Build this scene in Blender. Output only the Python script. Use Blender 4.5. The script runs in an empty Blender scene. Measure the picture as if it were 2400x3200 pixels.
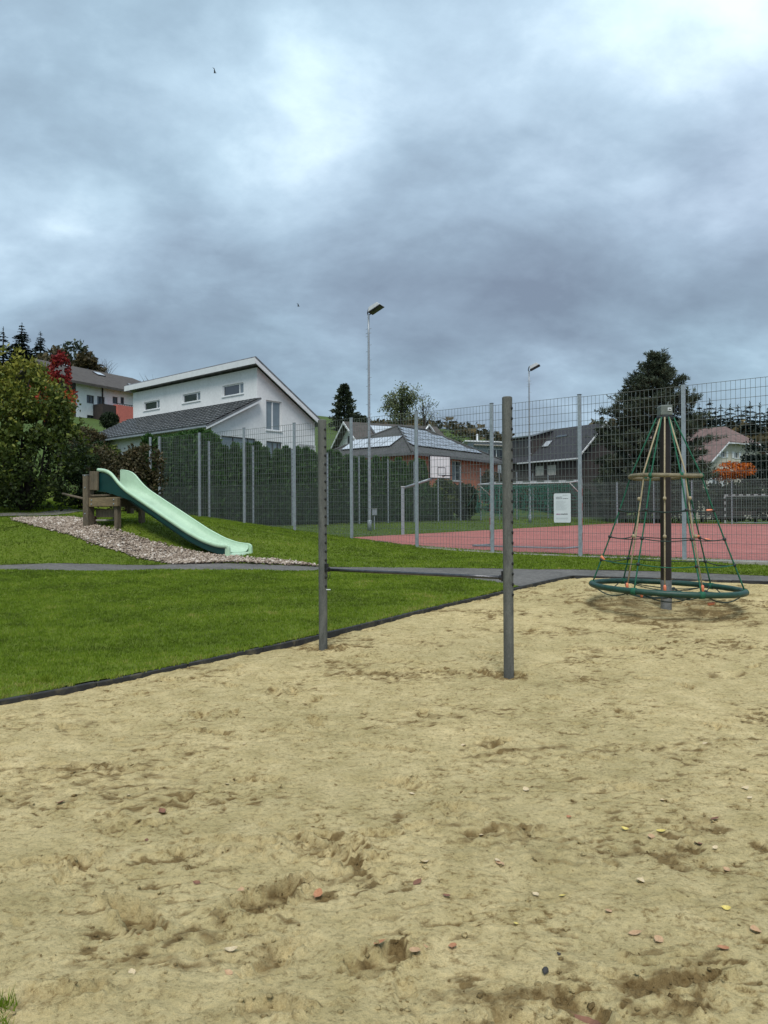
import bpy, bmesh, math, random
import numpy as np
from mathutils import Vector, Matrix
from mathutils.geometry import tessellate_polygon

random.seed(7)
RNG = np.random.default_rng(11)
scene = bpy.context.scene
COL = scene.collection
RAD = math.radians

# ------------------------------------------------------------------ camera
FPX = 2310.0                       # focal length in pixels of the 2400 x 3200 photograph
PITCH, ROLL, EYE = RAD(0.30), RAD(0.30), 1.5
fwd = Vector((0, math.cos(PITCH), math.sin(PITCH)))
_r0 = Vector((1, 0, 0)); _u0 = Vector((0, -math.sin(PITCH), math.cos(PITCH)))
c_r = _r0 * math.cos(ROLL) - _u0 * math.sin(ROLL)
c_u = _u0 * math.cos(ROLL) + _r0 * math.sin(ROLL)
cam_data = bpy.data.cameras.new("camera")
cam = bpy.data.objects.new("camera", cam_data)
COL.objects.link(cam)
cam.matrix_world = Matrix(((c_r.x, c_u.x, -fwd.x, 0), (c_r.y, c_u.y, -fwd.y, 0), (c_r.z, c_u.z, -fwd.z, EYE), (0, 0, 0, 1)))
cam_data.sensor_fit = 'VERTICAL'
cam_data.sensor_height = 36.0
cam_data.sensor_width = 27.0
cam_data.lens = 36.0 * FPX / 3200.0
cam_data.clip_start = 0.05
cam_data.clip_end = 5000
scene.camera = cam

# ------------------------------------------------------------------ world: overcast sky
SUN_EL, SUN_AZ = RAD(58), RAD(184)     # azimuth clockwise from +Y
world = bpy.data.worlds.new("World"); scene.world = world
world.use_nodes = True
wn, wl = world.node_tree.nodes, world.node_tree.links
wn.clear()
def N(nodes, t, **kw):
    n = nodes.new(t)
    for k, v in kw.items():
        if k.startswith('i_'):
            n.inputs[k[2:].replace('_', ' ')].default_value = v
        elif k.startswith('n_'):
            n.inputs[int(k[2:])].default_value = v
        else:
            setattr(n, k, v)
    return n
def math_node(nodes, links, op, a, b=None, c=None):
    n = nodes.new('ShaderNodeMath'); n.operation = op
    for i, v in enumerate((a, b, c)):
        if v is None: continue
        if isinstance(v, (int, float)): n.inputs[i].default_value = v
        else: links.new(v, n.inputs[i])
    return n.outputs[0]
def ramp_node(nodes, links, fac, stops, interp='EASE'):
    r = nodes.new('ShaderNodeValToRGB'); r.color_ramp.interpolation = interp
    e = r.color_ramp.elements
    while len(e) < len(stops): e.new(0.5)
    for k, (p, c) in enumerate(stops):
        e[k].position = p; e[k].color = (c[0], c[1], c[2], 1) if len(c) == 3 else c
    links.new(fac, r.inputs[0])
    return r.outputs[0]

w_out = wn.new('ShaderNodeOutputWorld')
sky = wn.new('ShaderNodeTexSky'); sky.sky_type = 'NISHITA'; sky.sun_disc = False
sky.sun_elevation = SUN_EL; sky.sun_rotation = SUN_AZ
bg_sky = wn.new('ShaderNodeBackground'); bg_sky.inputs[1].default_value = 0.08
wl.new(sky.outputs[0], bg_sky.inputs[0])
tc = wn.new('ShaderNodeTexCoord')
sep = wn.new('ShaderNodeSeparateXYZ'); wl.new(tc.outputs['Generated'], sep.inputs[0])
zc = math_node(wn, wl, 'MAXIMUM', sep.outputs[2], 0.0)
zd = math_node(wn, wl, 'ADD', zc, 0.42)
px_ = math_node(wn, wl, 'DIVIDE', sep.outputs[0], zd)
py_ = math_node(wn, wl, 'DIVIDE', sep.outputs[1], zd)
comb = wn.new('ShaderNodeCombineXYZ')
wl.new(px_, comb.inputs[0]); wl.new(py_, comb.inputs[1])
CLOUD_OFF = (12.4, 6.6, 0.0)
mp = wn.new('ShaderNodeMapping'); wl.new(comb.outputs[0], mp.inputs[0])
mp.inputs['Location'].default_value = CLOUD_OFF
mp.inputs['Rotation'].default_value = (0, 0, RAD(-24))
mp.inputs['Scale'].default_value = (1.05, 1.25, 1)
n1 = N(wn, 'ShaderNodeTexNoise', i_Scale=0.9, i_Detail=7.0, i_Roughness=0.48, i_Distortion=0.35)
wl.new(mp.outputs[0], n1.inputs['Vector'])
n2 = N(wn, 'ShaderNodeTexNoise', i_Scale=2.3, i_Detail=8.0, i_Roughness=0.53, i_Distortion=0.2)
wl.new(mp.outputs[0], n2.inputs['Vector'])
n3 = N(wn, 'ShaderNodeTexNoise', i_Scale=0.7, i_Detail=3.0)
mp3 = wn.new('ShaderNodeMapping'); wl.new(mp.outputs[0], mp3.inputs[0]); mp3.inputs['Location'].default_value = (9, 3, 2)
wl.new(mp3.outputs[0], n3.inputs['Vector'])
s1 = math_node(wn, wl, 'MULTIPLY', n1.outputs[0], 0.52)
n4 = N(wn, 'ShaderNodeTexNoise', i_Scale=5.5, i_Detail=8.0, i_Roughness=0.6, i_Distortion=0.15)
wl.new(mp.outputs[0], n4.inputs['Vector'])
s3 = math_node(wn, wl, 'MULTIPLY_ADD', n4.outputs[0], 0.14, s1)
s2 = math_node(wn, wl, 'MULTIPLY_ADD', n2.outputs[0], 0.34, s3)
cl = ramp_node(wn, wl, s2, [(0.385, (0.105, 0.130, 0.170)), (0.455, (0.145, 0.183, 0.233)),
                            (0.515, (0.200, 0.255, 0.318)), (0.57, (0.275, 0.342, 0.414)), (0.66, (0.48, 0.555, 0.62))], 'LINEAR')
tint = ramp_node(wn, wl, n3.outputs[0], [(0.36, (0.92, 1.03, 1.00)), (0.64, (1.00, 1.00, 1.01))], 'LINEAR')
mixt = wn.new('ShaderNodeMix'); mixt.data_type = 'RGBA'; mixt.blend_type = 'MULTIPLY'; mixt.inputs[0].default_value = 1.0
wl.new(cl, mixt.inputs[6]); wl.new(tint, mixt.inputs[7])
lum = math_node(wn, wl, 'MULTIPLY_ADD', zc, 0.28, 1.12)      # overcast sky: brighter overhead than at the horizon
bg_cl = wn.new('ShaderNodeBackground')
wl.new(mixt.outputs[2], bg_cl.inputs[0]); wl.new(lum, bg_cl.inputs[1])
mixs = wn.new('ShaderNodeMixShader'); mixs.inputs[0].default_value = 0.90
wl.new(bg_sky.outputs[0], mixs.inputs[1]); wl.new(bg_cl.outputs[0], mixs.inputs[2])
wl.new(mixs.outputs[0], w_out.inputs[0])

sun_data = bpy.data.lights.new("sun", 'SUN'); sun_data.energy = 1.5; sun_data.angle = RAD(25)
sun_data.color = (1.0, 0.965, 0.91)
sun = bpy.data.objects.new("sun", sun_data); COL.objects.link(sun)
_sd = Vector((math.sin(SUN_AZ) * math.cos(SUN_EL), math.cos(SUN_AZ) * math.cos(SUN_EL), math.sin(SUN_EL)))
sun.rotation_euler = (-_sd).to_track_quat('-Z', 'Y').to_euler()
sun.location = (0, -10, 30)

vs = scene.view_settings
vs.view_transform = 'Standard'; vs.look = 'None'; vs.exposure = 0.85; vs.gamma = 1.0; vs.use_curve_mapping = False
scene.render.engine = 'CYCLES'
scene.cycles.max_bounces = 6
scene.cycles.transparent_max_bounces = 8
scene.cycles.use_denoising = True

# ------------------------------------------------------------------ pixel of the photograph -> point at a chosen depth
def ray(px, py):
    return fwd * FPX + c_r * (px - 1200) + c_u * (1600 - py)
def P(px, py, Y):
    d = ray(px, py)
    return Vector((0, 0, EYE)) + d * (Y / d.y)
def on_plane(px, py, O, e):
    """(distance along e, height) where the pixel's ray meets the upright plane through O along e"""
    d = ray(px, py)
    det = d.x * (-e[1]) - d.y * (-e[0])
    t = (O[0] * (-e[1]) - O[1] * (-e[0])) / det
    p = Vector((0, 0, EYE)) + d * t
    a = (p.x - O[0]) * e[0] + (p.y - O[1]) * e[1]
    return a, p.z

# ------------------------------------------------------------------ numpy noise
def _hash(ix, iy, seed):
    h = (ix.astype(np.int64) * 374761393 + iy.astype(np.int64) * 668265263 + seed * 1274126177) & 0xFFFFFFFF
    h = ((h ^ (h >> 13)) * 1103515245) & 0xFFFFFFFF
    return (h ^ (h >> 16)) & 0xFFFF
def perlin(x, y, seed=0):
    x0 = np.floor(x); y0 = np.floor(y); fx = x - x0; fy = y - y0
    u = fx * fx * fx * (fx * (fx * 6 - 15) + 10); v = fy * fy * fy * (fy * (fy * 6 - 15) + 10)
    def g(dx, dy):
        a = _hash(x0 + dx, y0 + dy, seed) * (2 * np.pi / 65536.0)
        return np.cos(a) * (fx - dx) + np.sin(a) * (fy - dy)
    a = g(0, 0) * (1 - u) + g(1, 0) * u
    b = g(0, 1) * (1 - u) + g(1, 1) * u
    return (a * (1 - v) + b * v) * 1.5
def fbm(x, y, oct=4, seed=0, gain=0.5):
    s = 0; a = 1.0
    for k in range(oct):
        s = s + a * perlin(x * 2 ** k + 13.7 * k, y * 2 ** k - 7.3 * k, seed + k); a *= gain
    return s
def sstep(x, a, b):
    t = np.clip((np.asarray(x, float) - a) / (b - a), 0, 1)
    return t * t * (3 - 2 * t)

# ------------------------------------------------------------------ terrain
F0 = np.array([6.86, 16.9]); FU = np.array([-0.787, 0.617]); FV = np.array([0.617, 0.787])
def fence_pt(a): return F0 + FU * a
ZF_A = [-8, 0, 2.5, 5, 7.5, 10, 12.5, 15, 17.5, 20, 24]
ZF_Z = [.43, .45, .46, .49, .58, .79, 1.02, 1.26, 1.5, 1.62, 1.75]
_cp = []
def _c(p): _cp.append((p[0], p[1], p[2]))
for yy in (-4, 0, 3, 6, 8, 10, 12, 14):
    for xx in (-18, -10, -4, 2, 8, 14):
        if yy > 12 and xx > 6: continue
        _cp.append((xx, yy, max(0, .05 * (yy - 8))))
for q in ((0, 1762, 17.1), (500, 1762, 16.9), (1000, 1772, 16.5), (1500, 1778, 16.0), (1780, 1782, 15.7), (2400, 1799, 14.4),
          (0, 1783, 15.4), (500, 1783, 15.3), (1000, 1785, 15.2), (1772, 1798, 14.6), (2400, 1819, 13.2),
          (45, 1628, 21.6), (100, 1612, 23), (130, 1592, 24.6), (-120, 1592, 24.6), (275, 1649, 19.9), (290, 1700, 18.4),
          (725, 1743, 17.3), (430, 1741, 17.6), (100, 1700, 18.6), (390, 1640, 19.6), (430, 1688, 18.7), (540, 1719, 18.1), (600, 1640, 20.5), (-200, 1700, 18.6)):
    _c(P(*q))
for a, z in zip(ZF_A, ZF_Z):
    p = fence_pt(a); _cp.append((p[0], p[1], z))
_cp += [(-14, 29, 2.4), (-11, 33, 2.2), (-19, 24, 2.1), (-20, 30, 2.8), (14, 10.6, .2), (-20, 17, .5)]
_cp = np.array(_cp)
def _tps(r2): return np.where(r2 > 1e-9, r2 * np.log(np.maximum(r2, 1e-9)) * .5, 0)
_n = len(_cp)
_A = np.zeros((_n + 3, _n + 3))
_A[:_n, :_n] = _tps(((_cp[:, None, :2] - _cp[None, :, :2]) ** 2).sum(-1)) + np.eye(_n) * 0.5
_A[:_n, _n] = 1; _A[:_n, _n + 1:] = _cp[:, :2]; _A[_n:, :_n] = _A[:_n, _n:].T
_W = np.linalg.solve(_A, np.concatenate([_cp[:, 2], [0, 0, 0]]))
def z_out(x, y):
    x = np.asarray(x, float); y = np.asarray(y, float); sh = x.shape
    x = np.clip(x.ravel(), -24, 18); y = np.clip(y.ravel(), -8, 36)
    out = np.empty_like(x)
    for i in range(0, len(x), 20000):
        xs, ys = x[i:i + 20000], y[i:i + 20000]
        r2 = (xs[:, None] - _cp[None, :, 0]) ** 2 + (ys[:, None] - _cp[None, :, 1]) ** 2
        out[i:i + 20000] = _tps(r2) @ _W[:_n] + _W[_n] + _W[_n + 1] * xs + _W[_n + 2] * ys
    return out.reshape(sh)
def fence_ab(x, y):
    dx = x - F0[0]; dy = y - F0[1]
    return dx * FU[0] + dy * FU[1], dx * FV[0] + dy * FV[1]
def z_in(x, y):
    a, b = fence_ab(x, y)
    z = .45 + .011 * np.clip(np.asarray(y) - 18, -5, 40)
    z = z + sstep(a, 15.5, 20.5) * .42
    z = z + .30 * np.clip(a - 21, 0, 8) + .24 * np.clip(a - 29, 0, 100) + .02 * np.clip(a - 129, 0, 300)
    return z
def z_all(x, y):
    x = np.asarray(x, float); y = np.asarray(y, float)
    a, b = fence_ab(x, y)
    w = np.maximum(sstep(b, .2, 1.2) * sstep(a, 22, 20.5) , np.maximum(sstep(a, 20.5, 30) * sstep(b, -6, 4), sstep(a, 30, 44)))
    w = np.maximum(w, sstep(y, 33, 40))
    w = np.where(b > 1.2, np.maximum(w, sstep(b, .2, 1.2)), w)
    return z_out(x, y) * (1 - w) + z_in(x, y) * w
def Z1(x, y): return float(z_all(np.array([x]), np.array([y]))[0])
def hit(px, py, y0=9.0, y1=34.0):
    """where the pixel's ray meets the ground"""
    d = ray(px, py); ys = np.linspace(y0, y1, 600)
    xs = d.x / d.y * ys; zs = EYE + d.z / d.y * ys
    g = z_out(xs, ys); k = np.argmax(zs <= g)
    return np.array([xs[k], ys[k]])

# layout lines
KA, KB = np.array([-3.18, 6.12]), np.array([3.70, 14.60])          # sand edging: left side up to the corner
def kerb_x(y): return KA[0] + (y - KA[1]) * (KB[0] - KA[0]) / (KB[1] - KA[1])
def kerb_y(x): return KA[1] + (x - KA[0]) * (KB[1] - KA[1]) / (KB[0] - KA[0])
BACK = np.array([3.3, -1.36])                                       # direction of the sand's back edge
def back_x(y): return KB[0] + (y - KB[1]) * BACK[0] / BACK[1]
def back_y(x): return KB[1] + (x - KB[0]) * BACK[1] / BACK[0]
def path_low(x):
    return np.interp(x, [-24, -8, -4, -.7, .6, 1.5, 2.38, 3.7, 20], [15.85, 15.62, 15.52, 15.36, 14.90, 14.2, float(kerb_y(2.38)) + .03, 14.60, 14.60 - 16.3 * 1.36 / 3.3])
def path_up(x):
    return np.interp(x, [-24, -8, -4, 0, 2, 4, 7.3, 20], [17.1, 16.85, 16.65, 16.38, 16.2, 15.85, 14.4, 14.4 - 12.7 * .5])
def fence_y(x): return F0[1] + (F0[0] - np.asarray(x)) * FU[1] / -FU[0]

# ------------------------------------------------------------------ mesh helpers
class MB:
    def __init__(s): s.v = []; s.f = []
    def add(s, vs, fs):
        k = len(s.v); s.v += [tuple(p) for p in vs]; s.f += [tuple(i + k for i in f) for f in fs]; return s
    def hexa(s, p):   # 8 points: bottom 4 then top 4, same winding
        return s.add(p, [(3, 2, 1, 0), (4, 5, 6, 7), (0, 1, 5, 4), (1, 2, 6, 5), (2, 3, 7, 6), (3, 0, 4, 7)])
    def obox(s, o, ex, ey, ez):
        o, ex, ey, ez = Vector(o), Vector(ex), Vector(ey), Vector(ez)
        return s.hexa([o, o + ex, o + ex + ey, o + ey, o + ez, o + ex + ez, o + ex + ey + ez, o + ey + ez])
    def box(s, c, size, ex=(1, 0, 0), ey=(0, 1, 0), ez=(0, 0, 1)):
        ex = Vector(ex).normalized() * size[0]; ey = Vector(ey).normalized() * size[1]; ez = Vector(ez).normalized() * size[2]
        return s.obox(Vector(c) - ex / 2 - ey / 2 - ez / 2, ex, ey, ez)
    def tube(s, pts, r, n=8, caps=True, closed=False):
        pts = [Vector(p) for p in pts]; m = len(pts)
        rs = r if isinstance(r, (list, tuple)) else [r] * m
        k0 = len(s.v); nrm = None
        for i, p in enumerate(pts):
            if closed: t = pts[(i + 1) % m] - pts[i - 1]
            else: t = pts[min(i + 1, m - 1)] - pts[max(i - 1, 0)]
            t.normalize()
            if nrm is None:
                nrm = t.cross(Vector((0, 0, 1)))
                if nrm.length < 1e-3: nrm = t.cross(Vector((1, 0, 0)))
            nrm = (nrm - t * nrm.dot(t)).normalized(); b = t.cross(nrm)
            for j in range(n):
                a = 2 * math.pi * j / n
                s.v.append(tuple(p + (nrm * math.cos(a) + b * math.sin(a)) * rs[i]))
        for i in range(m if closed else m - 1):
            for j in range(n):
                a0 = k0 + i * n + j; a1 = k0 + i * n + (j + 1) % n
                b0 = k0 + ((i + 1) % m) * n + j; b1 = k0 + ((i + 1) % m) * n + (j + 1) % n
                s.f.append((a0, a1, b1, b0))
        if caps and not closed:
            s.f.append(tuple(k0 + j for j in reversed(range(n))))
            s.f.append(tuple(k0 + (m - 1) * n + j for j in range(n)))
        return s
    def prism(s, poly, vec):
        vec = Vector(vec); n = len(poly); a = [Vector(p) for p in poly]
        return s.add(a + [p + vec for p in a], [tuple(reversed(range(n))), tuple(range(n, 2 * n))] +
                     [(i, (i + 1) % n, n + (i + 1) % n, n + i) for i in range(n)])
    def slab(s, q, t):
        """quad q with thickness t laid on its upper side"""
        q = [Vector(p) for p in q]; n = (q[1] - q[0]).cross(q[3] - q[0]).normalized()
        return s.hexa([p - n * t for p in q] + q)
    def mesh(s, name):
        m = bpy.data.meshes.new(name); m.from_pydata(s.v, [], s.f); m.update(); return m
def fix_normals(m):
    bm = bmesh.new(); bm.from_mesh(m); bmesh.ops.recalc_face_normals(bm, faces=bm.faces[:]); bm.to_mesh(m); bm.free()
def smooth(m, on=True):
    m.polygons.foreach_set('use_smooth', np.full(len(m.polygons), on)); m.update()
def make(name, mesh, mat, parent=None, sm=False, bevel=0.0, fix=True):
    if isinstance(mesh, MB): mesh = mesh.mesh(name)
    if fix: fix_normals(mesh)
    if mat: mesh.materials.append(mat)
    if sm: smooth(mesh)
    o = bpy.data.objects.new(name, mesh); COL.objects.link(o)
    if bevel:
        b = o.modifiers.new('bevel', 'BEVEL'); b.width = bevel; b.segments = 2; b.limit_method = 'ANGLE'
    attach(o, parent)
    return o
def attach(o, parent):
    if parent is not None:
        o.parent = parent; o.matrix_parent_inverse = WORLD.get(parent.name, Matrix.Identity(4)).inverted()
WORLD = {}
def thing(name, label, cat, loc=(0, 0, 0), group=None):
    o = bpy.data.objects.new(name, None); COL.objects.link(o); o.location = loc
    o.empty_display_size = .2
    WORLD[o.name] = Matrix.Translation(Vector(loc))
    return tag(o, label, cat, group)
def tag(o, label, cat, group=None, kind=None):
    o['label'] = label; o['category'] = cat
    if group: o['group'] = group
    if kind: o['kind'] = kind
    return o
def struct(o, label=None, kind='structure', cat=None):
    o['kind'] = kind
    if label: o['label'] = label
    if cat: o['category'] = cat
    return o
def inst(src_mesh, name, parent, loc=(0, 0, 0), rotz=0.0, M=None):
    o = bpy.data.objects.new(name, src_mesh); COL.objects.link(o); attach(o, parent)
    if M is not None: o.matrix_basis = M
    else: o.location = loc; o.rotation_euler = (0, 0, rotz)
    return o
def npmesh(name, v, f, attr=None):
    v = np.asarray(v, np.float32); f = np.asarray(f, np.int32); k = f.shape[1]
    m = bpy.data.meshes.new(name)
    m.vertices.add(len(v)); m.vertices.foreach_set('co', v.ravel())
    m.loops.add(f.size); m.loops.foreach_set('vertex_index', f.ravel())
    m.polygons.add(len(f)); m.polygons.foreach_set('loop_start', np.arange(0, f.size, k, dtype=np.int32))
    m.polygons.foreach_set('loop_total', np.full(len(f), k, np.int32))
    m.update(calc_edges=True)
    for nm, arr in (attr or {}).items():
        at = m.attributes.new(nm, 'FLOAT', 'POINT'); at.data.foreach_set('value', np.asarray(arr, np.float32))
    return m
def grid_mesh(name, X, Y, Zz, attr=None):
    r, c = X.shape; v = np.stack([X, Y, Zz], -1).reshape(-1, 3)
    i = np.arange(r * c).reshape(r, c)
    f = np.stack([i[:-1, :-1], i[:-1, 1:], i[1:, 1:], i[1:, :-1]], -1).reshape(-1, 4)
    return npmesh(name, v, f, {k: a.ravel() for k, a in (attr or {}).items()})

# ------------------------------------------------------------------ materials
def newmat(name):
    m = bpy.data.materials.new(name); m.use_nodes = True
    nt = m.node_tree; b = nt.nodes['Principled BSDF']
    return m, nt.nodes, nt.links, b
def mixcol(nodes, links, fac, a, b, mode='MIX'):
    n = nodes.new('ShaderNodeMix'); n.data_type = 'RGBA'; n.blend_type = mode
    for idx, v in ((0, fac), (6, a), (7, b)):
        if isinstance(v, (int, float)): n.inputs[idx].default_value = v
        elif isinstance(v, tuple): n.inputs[idx].default_value = (v[0], v[1], v[2], 1)
        else: links.new(v, n.inputs[idx])
    return n.outputs[2]
def noise(nodes, links, scale, detail=4, rough=.55, stretch=None, coord='Object', dist=0.0):
    tc = nodes.new('ShaderNodeTexCoord'); n = nodes.new('ShaderNodeTexNoise')
    n.inputs['Scale'].default_value = scale; n.inputs['Detail'].default_value = detail; n.inputs['Roughness'].default_value = rough
    n.inputs['Distortion'].default_value = dist
    if stretch:
        mp = nodes.new('ShaderNodeMapping'); mp.inputs['Scale'].default_value = stretch
        links.new(tc.outputs[coord], mp.inputs[0]); links.new(mp.outputs[0], n.inputs['Vector'])
    else: links.new(tc.outputs[coord], n.inputs['Vector'])
    return n.outputs[0]
def add_bump(nodes, links, b, h, strength, dist=.01, prev=None):
    bp = nodes.new('ShaderNodeBump'); bp.inputs['Strength'].default_value = strength; bp.inputs['Distance'].default_value = dist
    links.new(h, bp.inputs['Height'])
    if prev is not None: links.new(prev, bp.inputs['Normal'])
    links.new(bp.outputs[0], b.inputs['Normal'])
    return bp.outputs[0]
def mat(name, col, rough=.7, var=.18, scale=6, bump=0, bscale=60, metal=0.0, spec=.5, stretch=None, col2=None, fine=.08, bdist=.01, dirt=None):
    m, n, l, b = newmat(name)
    b.inputs['Roughness'].default_value = rough; b.inputs['Metallic'].default_value = metal
    b.inputs['Specular IOR Level'].default_value = spec
    f1 = ramp_node(n, l, noise(n, l, scale, 5, .6, stretch), [(.32, (0, 0, 0)), (.68, (1, 1, 1))], 'LINEAR')
    c2 = col2 or tuple(min(1, x * (1 + var)) for x in col); c1 = col if col2 else tuple(x * (1 - var) for x in col)
    c = mixcol(n, l, f1, c1, c2)
    if fine:
        f2 = ramp_node(n, l, noise(n, l, scale * 9, 3, .6, stretch), [(.3, (1 - fine * 2,) * 3), (.7, (1 + fine * 2,) * 3)], 'LINEAR')
        c = mixcol(n, l, 1.0, c, f2, 'MULTIPLY')
    if dirt:
        f3 = ramp_node(n, l, noise(n, l, dirt[1], 6, .65, dirt[2] if len(dirt) > 2 else None), [(.52, (0, 0, 0)), (.72, (1, 1, 1))], 'LINEAR')
        c = mixcol(n, l, math_node(n, l, 'MULTIPLY', f3, dirt[3] if len(dirt) > 3 else .6), c, dirt[0])
    l.new(c, b.inputs['Base Color'])
    if bump: add_bump(n, l, b, noise(n, l, bscale, 4, .6, stretch), bump, bdist)
    return m
def leaf_mat(name, stops, rough=.6, trans=.25, spec=.3):
    """leaf colours spread over the 'tint' value each leaf carries"""
    m, n, l, b = newmat(name)
    at = n.new('ShaderNodeAttribute'); at.attribute_name = 'tint'
    nz = noise(n, l, 1.3, 2)
    f = math_node(n, l, 'MULTIPLY_ADD', nz, .35, math_node(n, l, 'SUBTRACT', at.outputs['Fac'], .175))
    c = ramp_node(n, l, f, stops, 'LINEAR')
    l.new(c, b.inputs['Base Color']); b.inputs['Roughness'].default_value = rough; b.inputs['Specular IOR Level'].default_value = spec
    if trans:
        t = n.new('ShaderNodeBsdfTranslucent'); l.new(c, t.inputs[0])
        mx = n.new('ShaderNodeMixShader'); mx.inputs[0].default_value = trans
        l.new(b.outputs[0], mx.inputs[1]); l.new(t.outputs[0], mx.inputs[2])
        l.new(mx.outputs[0], n['Material Output'].inputs[0])
    return m

# sand: pale dry crust, darker where it has been dug up
def sand_mat():
    m, n, l, b = newmat('sand')
    at = n.new('ShaderNodeAttribute'); at.attribute_name = 'damp'
    big = noise(n, l, .55, 5, .6); mid = noise(n, l, 4.5, 6, .65); fin = noise(n, l, 48, 5, .7); gr = noise(n, l, 330, 2, .7)
    dry = mixcol(n, l, ramp_node(n, l, mid, [(.33, (0, 0, 0)), (.67, (1, 1, 1))], 'LINEAR'), (.460, .374, .182), (.615, .508, .272))
    dry = mixcol(n, l, ramp_node(n, l, big, [(.38, (.88, .90, .90)), (.64, (1.07, 1.05, 1.03))], 'LINEAR'), dry, dry, 'MIX')
    dry = mixcol(n, l, 1.0, dry, ramp_node(n, l, big, [(.36, (.86, .87, .85)), (.66, (1.08, 1.07, 1.08))], 'LINEAR'), 'MULTIPLY')
    s = math_node(n, l, 'MULTIPLY_ADD', fin, .55, math_node(n, l, 'SUBTRACT', at.outputs['Fac'], .275))
    f = ramp_node(n, l, s, [(.30, (0, 0, 0)), (.80, (1, 1, 1))], 'LINEAR')
    wet = mixcol(n, l, mid, (.150, .103, .042), (.275, .200, .090))
    c = mixcol(n, l, f, dry, wet)
    c = mixcol(n, l, 1.0, c, ramp_node(n, l, fin, [(.34, (.66, .63, .58)), (.46, (1, 1, 1)), (.64, (1.12, 1.11, 1.09))], 'LINEAR'), 'MULTIPLY')  # fine dark marks: small shade put into the colour, beyond the bump
    cru = noise(n, l, 19, 7, .74, (1, 1.15, 1), dist=.25)
    shade_spk = ramp_node(n, l, cru, [(.35, (.40, .34, .27)), (.43, (.80, .76, .70)), (.49, (1, 1, 1)), (.66, (1.10, 1.09, 1.08))], 'LINEAR')  # dark specks paint the shadows of clods and small prints
    trod = ramp_node(n, l, noise(n, l, 1.9, 5, .62), [(.37, (.28, .28, .28)), (.58, (1, 1, 1))], 'LINEAR')
    c = mixcol(n, l, trod, c, mixcol(n, l, 1.0, c, shade_spk, 'MULTIPLY'))
    c = mixcol(n, l, 1.0, c, ramp_node(n, l, gr, [(.25, (.80, .79, .78)), (.75, (1.2, 1.2, 1.2))], 'LINEAR'), 'MULTIPLY')
    l.new(c, b.inputs['Base Color']); b.inputs['Roughness'].default_value = .95; b.inputs['Specular IOR Level'].default_value = .15
    p = add_bump(n, l, b, cru, .5, .03)
    p = add_bump(n, l, b, fin, .8, .020, p)
    add_bump(n, l, b, gr, .35, .004, p)
    return m
def grass_ground(name, c1, c2, c3):
    m, n, l, b = newmat(name)
    f1 = ramp_node(n, l, noise(n, l, .5, 5, .6), [(.35, (0, 0, 0)), (.65, (1, 1, 1))], 'LINEAR')
    f2 = ramp_node(n, l, noise(n, l, 9, 5, .7), [(.3, (0, 0, 0)), (.7, (1, 1, 1))], 'LINEAR')
    c = mixcol(n, l, f1, c1, c2); c = mixcol(n, l, math_node(n, l, 'MULTIPLY', f2, .55), c, c3)
    l.new(c, b.inputs['Base Color']); b.inputs['Roughness'].default_value = .9; b.inputs['Specular IOR Level'].default_value = .2
    add_bump(n, l, b, noise(n, l, 70, 4, .7), .6, .02)
    return m
def tile_mat(name, c1, c2, rows=3.2, var=.2):
    return mat(name, c1, .30 if name == 'dark_roof_tiles' else .82, var, 2.2, .25, 30, col2=c2, fine=.12)
def brick_mat(name, c1, c2, mortar, axis):
    m, n, l, b = newmat(name)
    tc = n.new('ShaderNodeTexCoord'); sp = n.new('ShaderNodeSeparateXYZ'); l.new(tc.outputs['Object'], sp.inputs[0])
    u = math_node(n, l, 'ADD', math_node(n, l, 'MULTIPLY', sp.outputs[0], axis[0]), math_node(n, l, 'MULTIPLY', sp.outputs[1], axis[1]))
    cb = n.new('ShaderNodeCombineXYZ'); l.new(u, cb.inputs[0]); l.new(sp.outputs[2], cb.inputs[1])
    bt = n.new('ShaderNodeTexBrick'); l.new(cb.outputs[0], bt.inputs[0])
    bt.inputs['Color1'].default_value = (*c1, 1); bt.inputs['Color2'].default_value = (*c2, 1); bt.inputs['Mortar'].default_value = (*mortar, 1)
    bt.inputs['Scale'].default_value = 1.0; bt.inputs['Brick Width'].default_value = .25; bt.inputs['Row Height'].default_value = .077
    bt.inputs['Mortar Size'].default_value = .008
    f2 = ramp_node(n, l, noise(n, l, 1.1, 5), [(.3, (.8, .8, .8)), (.7, (1.2, 1.15, 1.1))], 'LINEAR')
    l.new(mixcol(n, l, 1.0, bt.outputs[0], f2, 'MULTIPLY'), b.inputs['Base Color']); b.inputs['Roughness'].default_value = .85
    return m
def glass_mat(name, col, rough=.06):
    m, n, l, b = newmat(name)
    l.new(mixcol(n, l, noise(n, l, 1.2, 3), tuple(c * .6 for c in col), tuple(c * 1.4 for c in col)), b.inputs['Base Color'])
    b.inputs['Roughness'].default_value = rough; b.inputs['Specular IOR Level'].default_value = .8
    return m

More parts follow.
